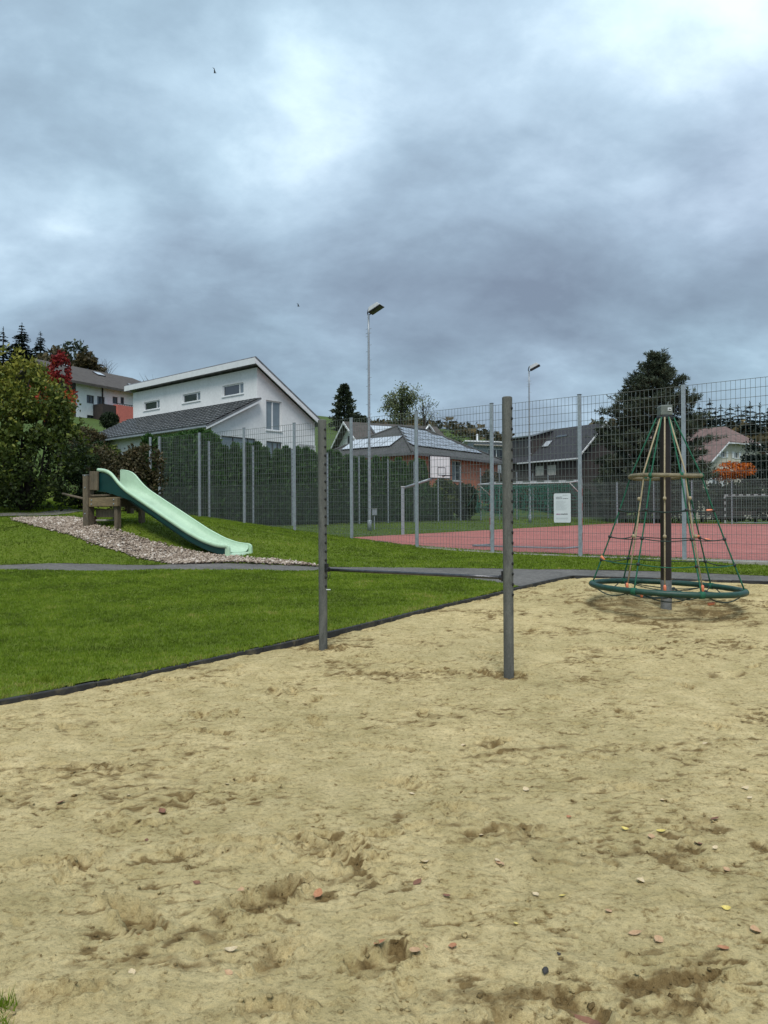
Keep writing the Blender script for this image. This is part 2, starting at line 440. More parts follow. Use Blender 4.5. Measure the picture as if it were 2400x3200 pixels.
MT = {}
MT['sand'] = sand_mat()
MT['lawn'] = grass_ground('lawn_soil', (.100, .150, .013), (.145, .195, .020), (.070, .085, .013))
MT['meadow'] = grass_ground('meadow', (.065, .100, .022), (.085, .135, .030), (.045, .070, .018))
MT['grass'] = leaf_mat('grass_blades', [(.0, (.080, .120, .010)), (.40, (.160, .245, .015)), (.75, (.225, .310, .024)), (1, (.38, .34, .10))], .55, .35)
MT['asphalt'] = mat('asphalt', (.122, .115, .104), .9, .22, 1.6, .5, 220, fine=.16, dirt=((.21, .20, .18), 5, None, .35))
MT['kerb'] = mat('rubber_edging', (.026, .026, .026), .75, .35, 5, .3, 60, dirt=((.14, .12, .075), 7, None, .7))
MT['court'] = mat('red_court_surface', (.365, .118, .098), .9, .12, .8, .4, 160, fine=.14, dirt=((.50, .23, .20), 1.2, None, .4))
MT['line'] = mat('court_line_paint', (.48, .33, .27), .8, .2, 4)
MT['concrete'] = mat('concrete', (.32, .30, .26), .9, .15, 3, .3, 90)
MT['gravel_bed'] = mat('gravel_bed', (.16, .13, .11), .95, .3, 20, .6, 60)
MT['stone'] = leaf_mat('gravel_stone', [(0, (.11, .080, .062)), (.35, (.275, .212, .160)), (.7, (.45, .375, .300)), (1, (.70, .64, .57))], .85, 0)
MT['steel'] = mat('galvanised_steel', (.305, .345, .375), .42, .16, 14, .05, 80, metal=.25, fine=.08, dirt=((.22, .25, .27), 5, None, .6))
MT['wire'] = mat('galvanised_wire', (.135, .160, .150), .55, .12, 4, fine=0)
MT['post'] = mat('weathered_grey_post', (.098, .102, .093), .72, .22, 7, .25, 90, fine=.14, stretch=(3, 3, .8), dirt=((.18, .18, .16), 3.5, (3, 3, 1.2), .6))
MT['hole'] = mat('black_plug', (.008, .008, .008), .6, .1, 5)
MT['blacksteel'] = mat('black_steel', (.03, .03, .032), .38, .2, 20, metal=.4)
MT['barsteel'] = mat('worn_bar_steel', (.09, .09, .095), .28, .3, 12, metal=.7)
MT['wood'] = mat('weathered_timber', (.125, .098, .064), .85, .32, 5, .4, 40, stretch=(1, 1, .25), fine=.16, dirt=((.07, .062, .045), 3, None, .7))
MT['woodlight'] = mat('timber_beam', (.185, .138, .076), .85, .25, 4, .3, 40, stretch=(.3, .3, 2), fine=.14, dirt=((.09, .075, .05), 2.5, None, .55))
MT['rust'] = mat('brown_stained_board', (.17, .075, .035), .8, .25, 6, .2, 40)
MT['slide'] = mat('mint_green_plastic', (.440, .600, .435), .40, .06, 2.5, fine=.03, spec=.5, dirt=((.23, .36, .24), 2.2, None, .35))
MT['slide_lip'] = mat('pale_green_lip', (.47, .66, .46), .35, .05, 3, fine=.04, dirt=((.30, .40, .30), 6, None, .5))
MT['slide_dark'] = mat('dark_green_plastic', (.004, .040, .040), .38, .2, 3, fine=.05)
MT['rope_green'] = mat('green_rope', (.010, .105, .058), .8, .25, 40, .4, 160)
MT['rope_dark'] = mat('dark_rope', (.018, .040, .036), .85, .3, 40, .4, 160)
MT['rope_tan'] = mat('tan_rope', (.36, .30, .19), .85, .2, 40, .4, 160)
MT['ring'] = mat('green_padded_ring', (.008, .050, .035), .5, .3, 8, fine=.1, dirt=((.05, .085, .062), 9, None, .5))
MT['upper_ring'] = mat('rope_wound_ring', (.205, .178, .115), .9, .25, 12, .6, 70, fine=.15)
MT['brown'] = mat('dark_brown_pole', (.020, .013, .011), .45, .3, 6, fine=.1)
MT['polebase'] = mat('bare_steel_sleeve', (.20, .21, .215), .5, .2, 10, metal=.3, dirt=((.25, .2, .12), 8, None, .6))
MT['capgrey'] = mat('grey_cap', (.13, .15, .135), .5, .15, 12, fine=.06)
MT['orange'] = mat('orange_ferrule', (.72, .21, .10), .5, .15, 20)
MT['node'] = mat('black_connector', (.014, .017, .018), .5, .2, 20)
MT['white'] = mat('white_plastic', (.70, .74, .74), .45, .04, 5, fine=.02)
MT['sign'] = mat('white_sign_board', (.66, .70, .72), .4, .04, 8, fine=.02)
MT['darkstone'] = mat('dark_stone', (.045, .042, .040), .8, .3, 30)
MT['lamp_grey'] = mat('grey_lamp_housing', (.40, .42, .42), .5, .1, 6)
MT['ink'] = mat('dark_print', (.05, .055, .07), .5, .1, 20)
MT['inkgrey'] = mat('grey_print', (.36, .39, .41), .5, .1, 20)
MT['inkmag'] = mat('magenta_print', (.30, .10, .22), .5, .2, 20)
MT['redpaint'] = mat('red_paint', (.36, .045, .03), .5, .15, 8)
MT['net'] = mat('green_net', (.014, .105, .070), .8, .25, 8)
MT['render_white'] = mat('white_render', (.76, .77, .77), .9, .04, .8, .15, 90, fine=.03, dirt=((.52, .54, .54), .9, (1, 1, .3), .35))
MT['render_cream'] = mat('cream_render', (.58, .54, .44), .9, .06, .8, .1, 90, fine=.03)
MT['white_trim'] = mat('white_painted_trim', (.70, .72, .73), .6, .05, 3, fine=.02)
MT['roof_dark'] = tile_mat('dark_roof_tiles', (.085, .088, .092), (.185, .188, .192))
MT['roof_brown'] = tile_mat('brown_roof_tiles', (.060, .050, .044), (.092, .080, .070))
MT['roof_grey'] = tile_mat('grey_roof_tiles', (.048, .049, .049), (.082, .082, .080))
MT['roof_pink'] = tile_mat('pinkish_roof_tiles', (.135, .085, .075), (.215, .140, .125))
MT['slate'] = tile_mat('dark_slate', (.026, .027, .031), (.042, .043, .049))
MT['clad'] = mat('dark_timber_cladding', (.050, .040, .038), .8, .25, 3, .3, 30, stretch=(6, 6, .3))
MT['frame'] = mat('dark_window_frame', (.06, .06, .065), .5, .1, 5)
MT['glass'] = glass_mat('window_glass', (.030, .040, .050))
MT['glass_mid'] = glass_mat('blind_behind_glass', (.17, .21, .24), .15)
MT['lit_pane'] = mat('pale_lit_pane', (.55, .53, .47), .7, .08, 6)  # window light from inside, painted as a pale pane colour
MT['solar'] = glass_mat('solar_panel_glass', (.20, .22, .25), .22)
MT['solarwhite'] = glass_mat('bright_skylight_glass', (.46, .50, .54), .2)
MT['bark'] = mat('bark', (.075, .058, .045), .95, .3, 12, .6, 50, stretch=(2, 2, .5))
MT['bark_dark'] = mat('dark_bark', (.035, .028, .024), .95, .3, 12, .5, 50)
MT['coral'] = mat('coral_painted_wall', (.56, .155, .120), .85, .06, 2)
MT['dark_wood'] = mat('dark_balcony_wood', (.035, .026, .022), .8, .2, 4)
AX_L, AX_R = (-.787, .617), (.617, .787)
MT['brick_r'] = brick_mat('red_brick_right', (.60, .175, .095), (.48, .130, .070), (.42, .27, .20), AX_R)
MT['brick_l'] = brick_mat('red_brick_left', (.60, .175, .095), (.48, .130, .070), (.42, .27, .20), AX_L)
# ================================================================== SETTING
# ground sheet out to the horizon (dips under the finely built foreground)
def spaced(segs):
    out = []
    for a, b, n in segs: out += list(np.linspace(a, b, n, endpoint=False))
    return np.array(out + [segs[-1][1]])
gx = spaced([(-900, -120, 22), (-120, -30, 30), (-30, 36, 110), (36, 120, 28), (120, 900, 22)])
gy = spaced([(-120, -4, 10), (-4, 14, 12), (14, 64, 100), (64, 200, 50), (200, 1400, 40)])
GX, GY = np.meshgrid(gx, gy)
GZ = z_all(GX, GY)
_a, _b = fence_ab(GX, GY)
near = sstep(_b, .9, .3) * sstep(GY, 34, 33) * sstep(GX, -20, -19) * sstep(GX, 13, 12) * sstep(GY, -4, -2.5)
GZ = GZ - .4 * near + fbm(GX / 60, GY / 60, 3, 5) * 2.2 * sstep(GY, 70, 160)
ground = make('ground', grid_mesh('ground', GX, GY, GZ), MT['meadow'], sm=True, fix=False)
struct(ground, 'green meadow ground rising to a hill behind the houses')

# ---- sand pit
PITX = []
def sand_rows():
    ys = [0.35]
    while ys[-1] < KB[1] - .02: ys.append(min(KB[1] - .001, ys[-1] + max(.0085, ys[-1] * .0031)))
    return np.array(ys)
sy = sand_rows()
NC = 640
xl = np.maximum(kerb_x(sy), -2.6 - .60 * sy); xr = np.minimum(3.4 + .62 * sy, np.maximum(back_x(sy), KB[0]))
t_ = np.linspace(0, 1, NC)
SX = xl[:, None] + (xr - xl)[:, None] * t_[None, :]; SY = np.repeat(sy[:, None], NC, 1)
CAR = np.array(P(2082, 1892, 11.1))[:2]       # foot of the rope carousel
def sand_height(x, y):
    wx = x + .10 * perlin(x / .5, y / .5, 41); wy = y + .10 * perlin(x / .5, y / .5, 43)
    h = .016 * fbm(x / 1.3, y / 1.3, 3, 1) + .0085 * fbm(wx / .30, wy / .30, 3, 3) + .0060 * fbm(wx / .085, wy / .085, 3, 4, .6) + .0018 * fbm(x / .028, y / .028, 2, 6)
    d = np.zeros_like(x)
    # churned, damp patches
    churn = sstep(fbm(wx / 1.05, wy / .75, 4, 21, .6), .12, .62)
    rid = 1 - np.abs(fbm(wx / .10, wy / .07, 3, 23))
    h += churn * (.012 * (rid - .6) + .010 * fbm(x / .05, y / .05, 2, 25)) - churn * .008
    d += churn * (.34 + .55 * fbm(wx / .12, wy / .09, 3, 27, .6))
    # thin scuffs and cracks in the crust, all over
    sc = sstep(fbm(wx / .13, wy / .055, 4, 33, .65), .18, .55) * sstep(fbm(x / .9, y / .9, 3, 35), -.45, .40)
    h -= .008 * sc; d += .70 * sc
    # trodden ring under the carousel
    rc = np.hypot(x - CAR[0], y - CAR[1])
    h += -.022 * np.exp(-((rc - .98) / .16) ** 2) + .012 * np.exp(-((rc - 1.28) / .10) ** 2) - .03 * np.exp(-(rc / .5) ** 2)
    d += .55 * np.exp(-((rc - .92) / .24) ** 2) * (.7 + .9 * fbm(x / .3, y / .1, 4, 31, .6)) + .35 * np.exp(-((rc - 1.45) / .07) ** 2) * (.5 + fbm(x / .3, y / .3, 3, 45)) + .25 * np.exp(-((rc - .4) / .35) ** 2)
    d += .30 * np.exp(-(rc / 2.8) ** 2) * (.6 + fbm(wx / .4, wy / .25, 3, 37)) + .10 * sstep(x, 0, 4) * (.5 + fbm(wx / .6, wy / .4, 3, 39))
    return h, d
SH, SD = sand_height(SX, SY)
# footprints and scuffs
rf = np.random.default_rng(5)
def dent(cx, cy, ang, ln, wd, dep, damp, rim=.5):
    m = (np.abs(SX - cx) < ln * 2.2) & (np.abs(SY - cy) < ln * 2.2)
    if not m.any(): return
    x = SX[m] - cx; y = SY[m] - cy; ca, sa = math.cos(ang), math.sin(ang)
    u = (x * ca + y * sa) / ln; v = (-x * sa + y * ca) / (wd * (1 - .25 * np.clip(u, -1, 1)))
    nz = .42 * perlin(SX[m] / .075, SY[m] / .075, 51) + .34 * perlin(SX[m] / .03, SY[m] / .03, 53)
    r = np.sqrt(u * u + v * v) + nz
    ins = sstep(r, 1.08, .78)
    SH[m] += -dep * ins + dep * rim * np.exp(-((r - 1.22) / .20) ** 2) * (0.6 + .8 * sstep(u, -.8, .8))
    SD[m] += damp * ins * (.75 + .6 * perlin(SX[m] / .05, SY[m] / .05, 55)) + damp * .5 * np.exp(-((r - 1.1) / .12) ** 2)
for k in range(620):
    cy = 1.6 + 12.5 * rf.random() ** 1.25; cx = rf.uniform(kerb_x(cy), 3.4 + .6 * cy)
    big = rf.random() < .30
    dent(cx, cy, rf.uniform(0, math.pi), rf.uniform(.10, .16) if big else rf.uniform(.03, .075), rf.uniform(.045, .06) if big else rf.uniform(.015, .035),
         rf.uniform(.012, .030) if big else rf.uniform(.006, .016), rf.uniform(.05, .55))
for (px, py, ang, ln, wd, dep, damp) in ((420, 2835, 2.4, .17, .075, .045, .75), (835, 2790, .6, .22, .09, .04, .85), (1010, 2640, -.7, .30, .10, .028, .7),
        (1060, 2620, -.6, .20, .08, .03, .6), (250, 2390, 0, .30, .08, .018, .8), (160, 2380, .2, .16, .06, .015, .6), (1190, 2990, .5, .15, .09, .03, .85),
        (140, 2665, .2, .20, .05, .02, .6), (470, 2330, .4, .20, .06, .015, .6), (1740, 3085, .1, .13, .035, .018, .4), (2010, 3060, -.6, .20, .03, .02, .5),
        (1560, 2575, .3, .22, .06, .016, .6), (620, 2660, .1, .35, .10, .015, .4), (1270, 2090, .1, .7, .14, .02, .75), (1210, 2060, 0, .5, .12, .015, .7),
        (880, 2270, -.3, .3, .06, .014, .6), (1180, 2320, -.3, .35, .06, .016, .65), (700, 2620, 0, .3, .1, .016, .5), (150, 3090, .2, .18, .07, .025, .7),
        (840, 3140, 0.1, .12, .07, .025, .7), (1900, 2020, .1, .6, .1, .018, .65), (2130, 3050, .4, .2, .05, .015, .5), (1830, 3150, -.8, .16, .06, .02, .6)):
    h_ = hit(px, py, 1.5, 20)
    dent(h_[0], h_[1], ang, ln * .8, wd * .8, dep * .8, damp * .72, .8)
# sand banks up a little against the posts and falls off at the edging
edge = np.minimum(SX - kerb_x(SY), 50)
for q_ in (hit(1590, 2098, 4, 12), hit(1010, 2013, 4, 12)): dent(q_[0], q_[1], .3, .17, .15, .022, .75, .7)
SH -= .015 * sstep(edge, .5, .05); SD += .25 * sstep(edge, .45, .05) * (.6 + fbm(SX / .2, SY / .2, 2, 61))
SZ = z_out(SX, SY) - .035 + SH
sand = make('sand_pit', grid_mesh('sand_pit', SX, SY, SZ, {'damp': np.clip(SD, 0, 1.2)}), MT['sand'], sm=True, fix=False)
struct(sand, 'pale trodden sand with footprints filling the play pit')
_ys = sy
def sand_z(x, y):
    i = int(np.clip(np.searchsorted(_ys, y), 0, len(_ys) - 1)); w = max(xr[i] - xl[i], 1e-6)
    j = int(np.clip(round((x - xl[i]) / w * (NC - 1)), 0, NC - 1))
    return float(SZ[i, j])
# sand left and right of the finely built part, and behind the camera
cs = []
for (x0f, x1f, n) in ((lambda y: np.maximum(kerb_x(y), -20), lambda y: np.maximum(-2.6 - .60 * y, kerb_x(y)), 'a'),
                      (lambda y: np.minimum(3.4 + .62 * y, np.maximum(back_x(y), KB[0])), lambda y: np.minimum(20, np.maximum(back_x(y), KB[0])), 'b')):
    yy = np.linspace(-6 if n == 'a' else -6, 14.5, 90); x0 = x0f(yy); x1 = np.maximum(x1f(yy), x0)
    if n == 'b': x0 = np.where(yy < .35, 3.0, x0)
    if n == 'a': x1 = np.where(yy < .35, 3.0, x1)
    X = x0[:, None] + (x1 - x0)[:, None] * np.linspace(0, 1, 60)[None]; Y = np.repeat(yy[:, None], 60, 1)
    hh, dd = sand_height(X, Y)
    o = make('sand_margin', grid_mesh('sand_margin', X, Y, z_out(X, Y) - .037 + hh, {'damp': np.clip(dd, 0, 1.2)}), MT['sand'], sm=True, fix=False)
    struct(o, 'pale sand at the side of the play pit'); cs.append(o)

# ---- lawn between edging and path
lx = np.linspace(-21, 2.375, 260); t_ = np.linspace(0, 1, 150)
y0 = np.maximum(kerb_y(lx) + .05, -5); y1 = path_low(lx)
LX = np.repeat(lx[None, :], 150, 0); LY = y0[None] + (y1 - y0)[None] * t_[:, None]
def lawn_z(x, y): return z_all(x, y) + .012 * fbm(x / .8, y / .8, 3, 71)
lawn = make('lawn', grid_mesh('lawn', LX, LY, lawn_z(LX, LY)), MT['lawn'], sm=True, fix=False)
struct(lawn, 'mown green lawn between sand edging and path')
# ---- asphalt path
qx = np.linspace(-21, 13, 240); t_ = np.linspace(0, 1, 14)
y0, y1 = path_low(qx) - .03, path_up(qx) + .03
QX = np.repeat(qx[None], 14, 0); QY = y0[None] + (y1 - y0)[None] * t_[:, None]
path = make('path', grid_mesh('path', QX, QY, z_all(QX, QY) - .004 + .006 * fbm(QX / .6, QY / .6, 3, 75)), MT['asphalt'], sm=True, fix=False)
struct(path, 'grey asphalt footpath crossing behind the sand pit')
# ---- grass bank from path up to the fence
bx_ = np.linspace(-21, 12.6, 300); t_ = np.linspace(0, 1, 170)
y0 = path_up(bx_); y1 = np.minimum(fence_y(bx_) + .75 / FV[1] * 1.0, 34.0); y1 = np.maximum(y1, y0 + .02)
BX = np.repeat(bx_[None], 170, 0); BY = y0[None] + (y1 - y0)[None] * t_[:, None]
bank = make('grass_bank', grid_mesh('grass_bank', BX, BY, lawn_z(BX, BY) + .004), MT['lawn'], sm=True, fix=False)
struct(bank, 'green grass bank rising from path to the mesh fence')

# ---- gravel bed under the slide
def inpoly(x, y, poly):
    r = np.zeros(x.shape, bool); n = len(poly)
    for i in range(n):
        (x1, y1), (x2, y2) = poly[i], poly[(i + 1) % n]
        c = ((y1 > y) != (y2 > y)) & (x < (x2 - x1) * (y - y1) / (y2 - y1 + 1e-12) + x1); r ^= c
    return r
g_low = [hit(*p) for p in ((45, 1630), (150, 1656), (290, 1702), (430, 1742), (560, 1764))] + [np.array([-3.5, float(path_up(-3.5)) + .02]), np.array([-1.35, float(path_up(-1.35)) + .02])]
g_up = [np.array([-2.2, 17.0]), hit(800, 1750), hit(690, 1741), hit(540, 1714), hit(430, 1684), hit(340, 1658), np.array(P(285, 1645, 20.2))[:2], np.array(P(235, 1626, 21.9))[:2], np.array(P(40, 1625, 22.2))[:2]]
GRAVEL = [tuple(map(float, p)) for p in g_low + g_up]
gxs = np.arange(-13, 0, .07); gys = np.arange(16, 24, .07); A, B = np.meshgrid(gxs, gys)
ins = inpoly(A + .035, B + .035, GRAVEL)
ii, jj = np.nonzero(ins[:-1, :-1])
idx = np.arange(A.size).reshape(A.shape)
f = np.stack([idx[ii, jj], idx[ii, jj + 1], idx[ii + 1, jj + 1], idx[ii + 1, jj]], -1)
used = np.unique(f); rem = np.zeros(A.size, int); rem[used] = np.arange(len(used))
va = np.stack([A.ravel()[used], B.ravel()[used]], -1)
gb = make('gravel_bed', npmesh('gravel_bed', np.column_stack([va, lawn_z(va[:, 0], va[:, 1]) + .018]), rem[f]), MT['gravel_bed'], sm=True, fix=False)
struct(gb, 'bed of round gravel running under the slide')
def scatter(poly, n, rng):
    P_ = np.array(poly); lo, hi = P_.min(0), P_.max(0); out = np.zeros((0, 2))
    while len(out) < n:
        q = rng.uniform(lo, hi, (n, 2)); out = np.vstack([out, q[inpoly(q[:, 0], q[:, 1], poly)]])
    return out[:n]
def stones(name, pts, z, size, rng, mat_, tintv):
    base = np.array([(1, 0, 0), (-1, 0, 0), (0, 1, 0), (0, -1, 0), (0, 0, 1), (0, 0, -1), (.62, .62, .5), (-.62, .62, .5), (-.62, -.62, .5), (.62, -.62, .5)], float)
    fc = np.array([(0, 6, 9), (6, 0, 2), (2, 7, 6), (7, 2, 1), (1, 8, 7), (8, 1, 3), (3, 9, 8), (9, 3, 0), (6, 4, 9), (7, 4, 6), (8, 4, 7), (9, 4, 8), (0, 5, 2), (2, 5, 1), (1, 5, 3), (3, 5, 0)])
    n = len(pts); a = rng.uniform(0, 6.28, n); s = size[:, None, None] * rng.uniform(.6, 1.25, (n, 1, 3)) * np.array([1, .8, .6])
    v = base[None] * s * rng.uniform(.8, 1.2, (n, 10, 1))
    ca, sa = np.cos(a)[:, None], np.sin(a)[:, None]
    x = v[..., 0] * ca - v[..., 1] * sa; y = v[..., 0] * sa + v[..., 1] * ca
    tl = rng.normal(0, .35, (n, 1)); zz = v[..., 2] + x * tl
    V = np.stack([x + pts[:, 0:1], y + pts[:, 1:2], zz + z[:, None]], -1).reshape(-1, 3)
    F = (fc[None] + (np.arange(n) * 10)[:, None, None]).reshape(-1, 3)
    m = npmesh(name, V, F, {'tint': np.repeat(tintv, 10)})
    return m
rg = np.random.default_rng(3)
gp = scatter(GRAVEL, 9000, rg); gp += rg.normal(0, .05, gp.shape)
gp = gp[gp[:, 1] > path_up(gp[:, 0]) - .10]
gs = make('gravel_stones', stones('gravel_stones', gp, lawn_z(gp[:, 0], gp[:, 1]) + .03 + rg.uniform(-.01, .02, len(gp)), rg.uniform(.022, .05, len(gp)), rg, None,
          np.clip(rg.beta(2, 2.2, len(gp)), 0, 1)), MT['stone'], fix=False)
struct(gs, 'loose pinkish grey gravel stones under the slide', 'stuff')

# ---- grass blades
def tufts(name, pts, zz, h, w, rng, tint, nb=3):
    n = len(pts); k = n * nb
    p = np.repeat(pts, nb, 0) + rng.normal(0, .012, (k, 2)); z = np.repeat(zz, nb); hh = np.repeat(h, nb) * rng.uniform(.6, 1.2, k)
    a = rng.uniform(0, 6.28, k); lean = rng.uniform(.1, .9, k) * hh; la = rng.uniform(0, 6.28, k); ww = np.repeat(w, nb)
    V = np.empty((k, 3, 3))
    V[:, 0] = np.stack([p[:, 0] - np.cos(a) * ww, p[:, 1] - np.sin(a) * ww, z - .004], -1)
    V[:, 1] = np.stack([p[:, 0] + np.cos(a) * ww, p[:, 1] + np.sin(a) * ww, z - .004], -1)
    V[:, 2] = np.stack([p[:, 0] + np.cos(la) * lean, p[:, 1] + np.sin(la) * lean, z + hh], -1)
    return npmesh(name, V.reshape(-1, 3), np.arange(k * 3).reshape(-1, 3), {'tint': np.repeat(np.repeat(tint, nb), 3)})
rt = np.random.default_rng(9)
def grass_tint(x, y, rng):
    return np.clip(.40 + .34 * fbm(x / 1.6, y / 1.0, 3, 81) + .26 * fbm(x / .28, y / .2, 3, 83) + rng.normal(0, .13, len(x)), 0, 1)
n = 150000
x = rt.uniform(-10.5, 2.4, n * 2); y = rt.uniform(2, 15.6, n * 2)
ok = (y > kerb_y(x) + .06) & (y < path_low(x) + rt.uniform(-.08, .05, n * 2)) & (rt.random(n * 2) < np.clip(14 / np.maximum(y, 4) / 1.6, .45, 1))
x, y = x[ok], y[ok]
wear = np.exp(-(y - kerb_y(x)) / .45)                  # thin, yellower strip along the edging
keep = rt.random(len(x)) > wear * .50; x, y, wear = x[keep], y[keep], wear[keep]
tn = np.clip(grass_tint(x, y, rt) + wear * .55 * rt.random(len(x)), 0, 1)
g1 = make('lawn_grass', tufts('lawn_grass', np.column_stack([x, y]), lawn_z(x, y), rt.uniform(.018, .042, len(x)), np.full(len(x), .0042) * np.maximum(1, y / 9), rt, tn), MT['grass'], fix=False)
struct(g1, 'short green grass blades covering the front lawn', 'stuff')
n = 190000
x = rt.uniform(-13, 10, n); y = rt.uniform(14.2, 29.5, n)
a_, b_ = fence_ab(x, y)
ok = (y > path_up(x) - rt.uniform(-.05, .07, n)) & (b_ < .5) & (~inpoly(x, y, GRAVEL) | (rt.random(n) < .012)) & (np.abs(x) < y * .62 + 1)
x, y = x[ok], y[ok]
g2 = make('bank_grass', tufts('bank_grass', np.column_stack([x, y]), lawn_z(x, y), rt.uniform(.025, .055, len(x)), np.full(len(x), .011), rt, np.clip(grass_tint(x, y, rt) - .02, 0, 1), 2), MT['grass'], fix=False)
struct(g2, 'green grass blades on the bank around the slide', 'stuff')
n = 90000
x = rt.uniform(-9, 26, n); y = rt.uniform(18, 58, n); a_, b_ = fence_ab(x, y)
ok = (b_ > .6) & (a_ < 21) & ((a_ > 15.2) | (b_ > 38.5)) & (np.abs(x) < y * .6)
x, y = x[ok], y[ok]
g3 = make('verge_grass', tufts('verge_grass', np.column_stack([x, y]), z_all(x, y), rt.uniform(.03, .07, len(x)), np.full(len(x), .022), rt, np.clip(grass_tint(x, y, rt) - .1, 0, 1), 1), MT['grass'], fix=False)
struct(g3, 'grass verge inside the fence round the court', 'stuff')

# ---- rubber edging of the sand pit, in lengths
edging = thing('sand_edging', 'black rubber edging with worn top between lawn and sand', 'edging', (KB[0], KB[1], Z1(*KB)))
def kerb_run(p0, p1, seg, mat_, wdt, up):
    p0, p1 = np.array(p0, float), np.array(p1, float); L = np.linalg.norm(p1 - p0); d = (p1 - p0) / L; nn = np.array([-d[1], d[0]]); k = int(round(L / seg))
    for i in range(k):
        s0, s1 = i * L / k + .004, (i + 1) * L / k - .004; mb = MB(); pts = []
        steps = 5; rows = []
        wob = random.uniform(-.008, .008); wz = random.uniform(-.008, .008)
        for j in range(steps + 1):
            c = p0 + d * (s0 + (s1 - s0) * j / steps) + nn * (wob + .008 * math.sin(i * 1.7 + j * .6)); z = Z1(c[0], c[1])
            rows.append([(c[0] - nn[0] * wdt / 2, c[1] - nn[1] * wdt / 2, z - .15), (c[0] + nn[0] * wdt / 2, c[1] + nn[1] * wdt / 2, z - .15),
                         (c[0] + nn[0] * wdt / 2, c[1] + nn[1] * wdt / 2, z + up + wz), (c[0] - nn[0] * wdt / 2, c[1] - nn[1] * wdt / 2, z + up + wz)])
        v = [p for r in rows for p in r]; f = []
        for j in range(steps):
            for q in range(4): f.append((j * 4 + q, j * 4 + (q + 1) % 4, j * 4 + 4 + (q + 1) % 4, j * 4 + 4 + q))
        f += [(3, 2, 1, 0), tuple(steps * 4 + q for q in range(4))]
        mb.add(v, f); make('edging_length', mb, mat_, edging, bevel=.008)
kerb_run((-9.0, kerb_y(-9.0)), KB, 1.0, MT['kerb'], .050, .002)
kerb_run(KB, KB + BACK / np.linalg.norm(BACK) * 9.5, 1.0, MT['kerb'], .055, .008)
# the odd long tuft hanging over the edging
pts = []
for q in range(420):
    xx = rt.uniform(-5, 2.2); pts.append((xx + rt.normal(0, .02), kerb_y(xx) + .035 + abs(rt.normal(0, .03))))
pts += [(hit(*p, 3, 14) + rt.normal(0, .025, 2)) for p in ((140, 2128), (134, 2132), (150, 2130)) for _ in range(6)]
pts = np.array(pts)
e1 = make('edge_grass', tufts('edge_grass', pts, z_all(pts[:, 0], pts[:, 1]), np.concatenate([rt.uniform(.025, .055, 420), rt.uniform(.05, .10, len(pts) - 420)]), np.full(len(pts), .005), rt, rt.uniform(.5, .95, len(pts)), 7), MT['grass'], fix=False)
cpts = np.array([hit(px_q, py_q, 1.2, 4) for px_q, py_q in [(rt.uniform(-90, 22), rt.uniform(3100, 3230)) for _ in range(70)]])
e2 = make('corner_grass', tufts('corner_grass', cpts, z_all(cpts[:, 0], cpts[:, 1]) - .03, rt.uniform(.025, .05, len(cpts)), np.full(len(cpts), .0025), rt, rt.uniform(.2, .7, len(cpts)), 5), MT['grass'], fix=False)
struct(e2, 'small patch of grass in the sand at the bottom corner', 'stuff')
struct(e1, 'longer grass tufts hanging over the black edging', 'stuff')

# ---- red court
def court_z(x, y): return z_in(x, y) + .012
def rayfloor(px, py):
    d = ray(px, py); ys = np.linspace(16, 75, 900); xs = d.x / d.y * ys; zs = EYE + d.z / d.y * ys
    return np.array([xs[np.argmax(zs <= .46 + .011 * (ys - 18))], ys[np.argmax(zs <= .46 + .011 * (ys - 18))]])
CA, CB = rayfloor(1105, 1683), None
ac, bc = fence_ab(CA[0], CA[1])
A_L, B_N, B_F, A_R = 15.2, .55, 37.5, -30.0
ca, cb = np.meshgrid(np.linspace(A_R, A_L, 70), np.linspace(B_N, B_F, 70))
CX = F0[0] + FU[0] * ca + FV[0] * cb; CY = F0[1] + FU[1] * ca + FV[1] * cb
court = make('sports_court', grid_mesh('sports_court', CX, CY, .462 + .011 * np.clip(CY - 18, -5, 40) + 0 * CX), MT['court'], sm=True, fix=False)
struct(court, 'red all-weather sports court surface behind the mesh fence')
def cpt(a, b, dz=.006):
    x, y = F0 + FU * a + FV * b
    return Vector((x, y, .462 + .011 * min(max(y - 18, -5), 40) + dz))
lines = MB()
def cline(a0, b0, a1, b1, w=.05):
    k = 14
    d = np.array([a1 - a0, b1 - b0], float); d /= np.linalg.norm(d); nrm = np.array([-d[1], d[0]]) * w / 2
    for i in range(k):
        q0 = np.array([a0, b0]) + (np.array([a1, b1]) - np.array([a0, b0])) * i / k; q1 = np.array([a0, b0]) + (np.array([a1, b1]) - np.array([a0, b0])) * (i + 1) / k
        lines.add([cpt(*(q0 - nrm)), cpt(*(q1 - nrm)), cpt(*(q1 + nrm)), cpt(*(q0 + nrm))], [(0, 1, 2, 3)])
cline(13.6, 2.4, -26, 2.4); cline(13.6, 2.4, 13.6, 35); cline(13.6, 35, -26, 35); cline(-2, 2.4, -2, 35); cline(13.0, 14, -26, 14); cline(13, 23, -26, 23)
struct(make('court_markings', lines, MT['line'], fix=False), 'faint pale court lines on the red surface')
strip = MB()
for i in range(16):
    a0, a1 = -12 + i * 1.5, -12 + (i + 1) * 1.5 - .01
    if a0 > 7.0: break
    q = [F0 + FU * a0 + FV * -.12, F0 + FU * a1 + FV * -.12, F0 + FU * a1 + FV * .54, F0 + FU * a0 + FV * .54]
    zz = [Z1(*F_) for F_ in (F0 + FU * a0 - FV * .1, F0 + FU * a1 - FV * .1)]
    t = [max(zz[0], .45) + .02, max(zz[1], .45) + .02, max(zz[1], .45) + .02, max(zz[0], .45) + .02]
    strip.hexa([(p[0], p[1], z - .2) for p, z in zip(q, t)] + [(p[0], p[1], z) for p, z in zip(q, t)])
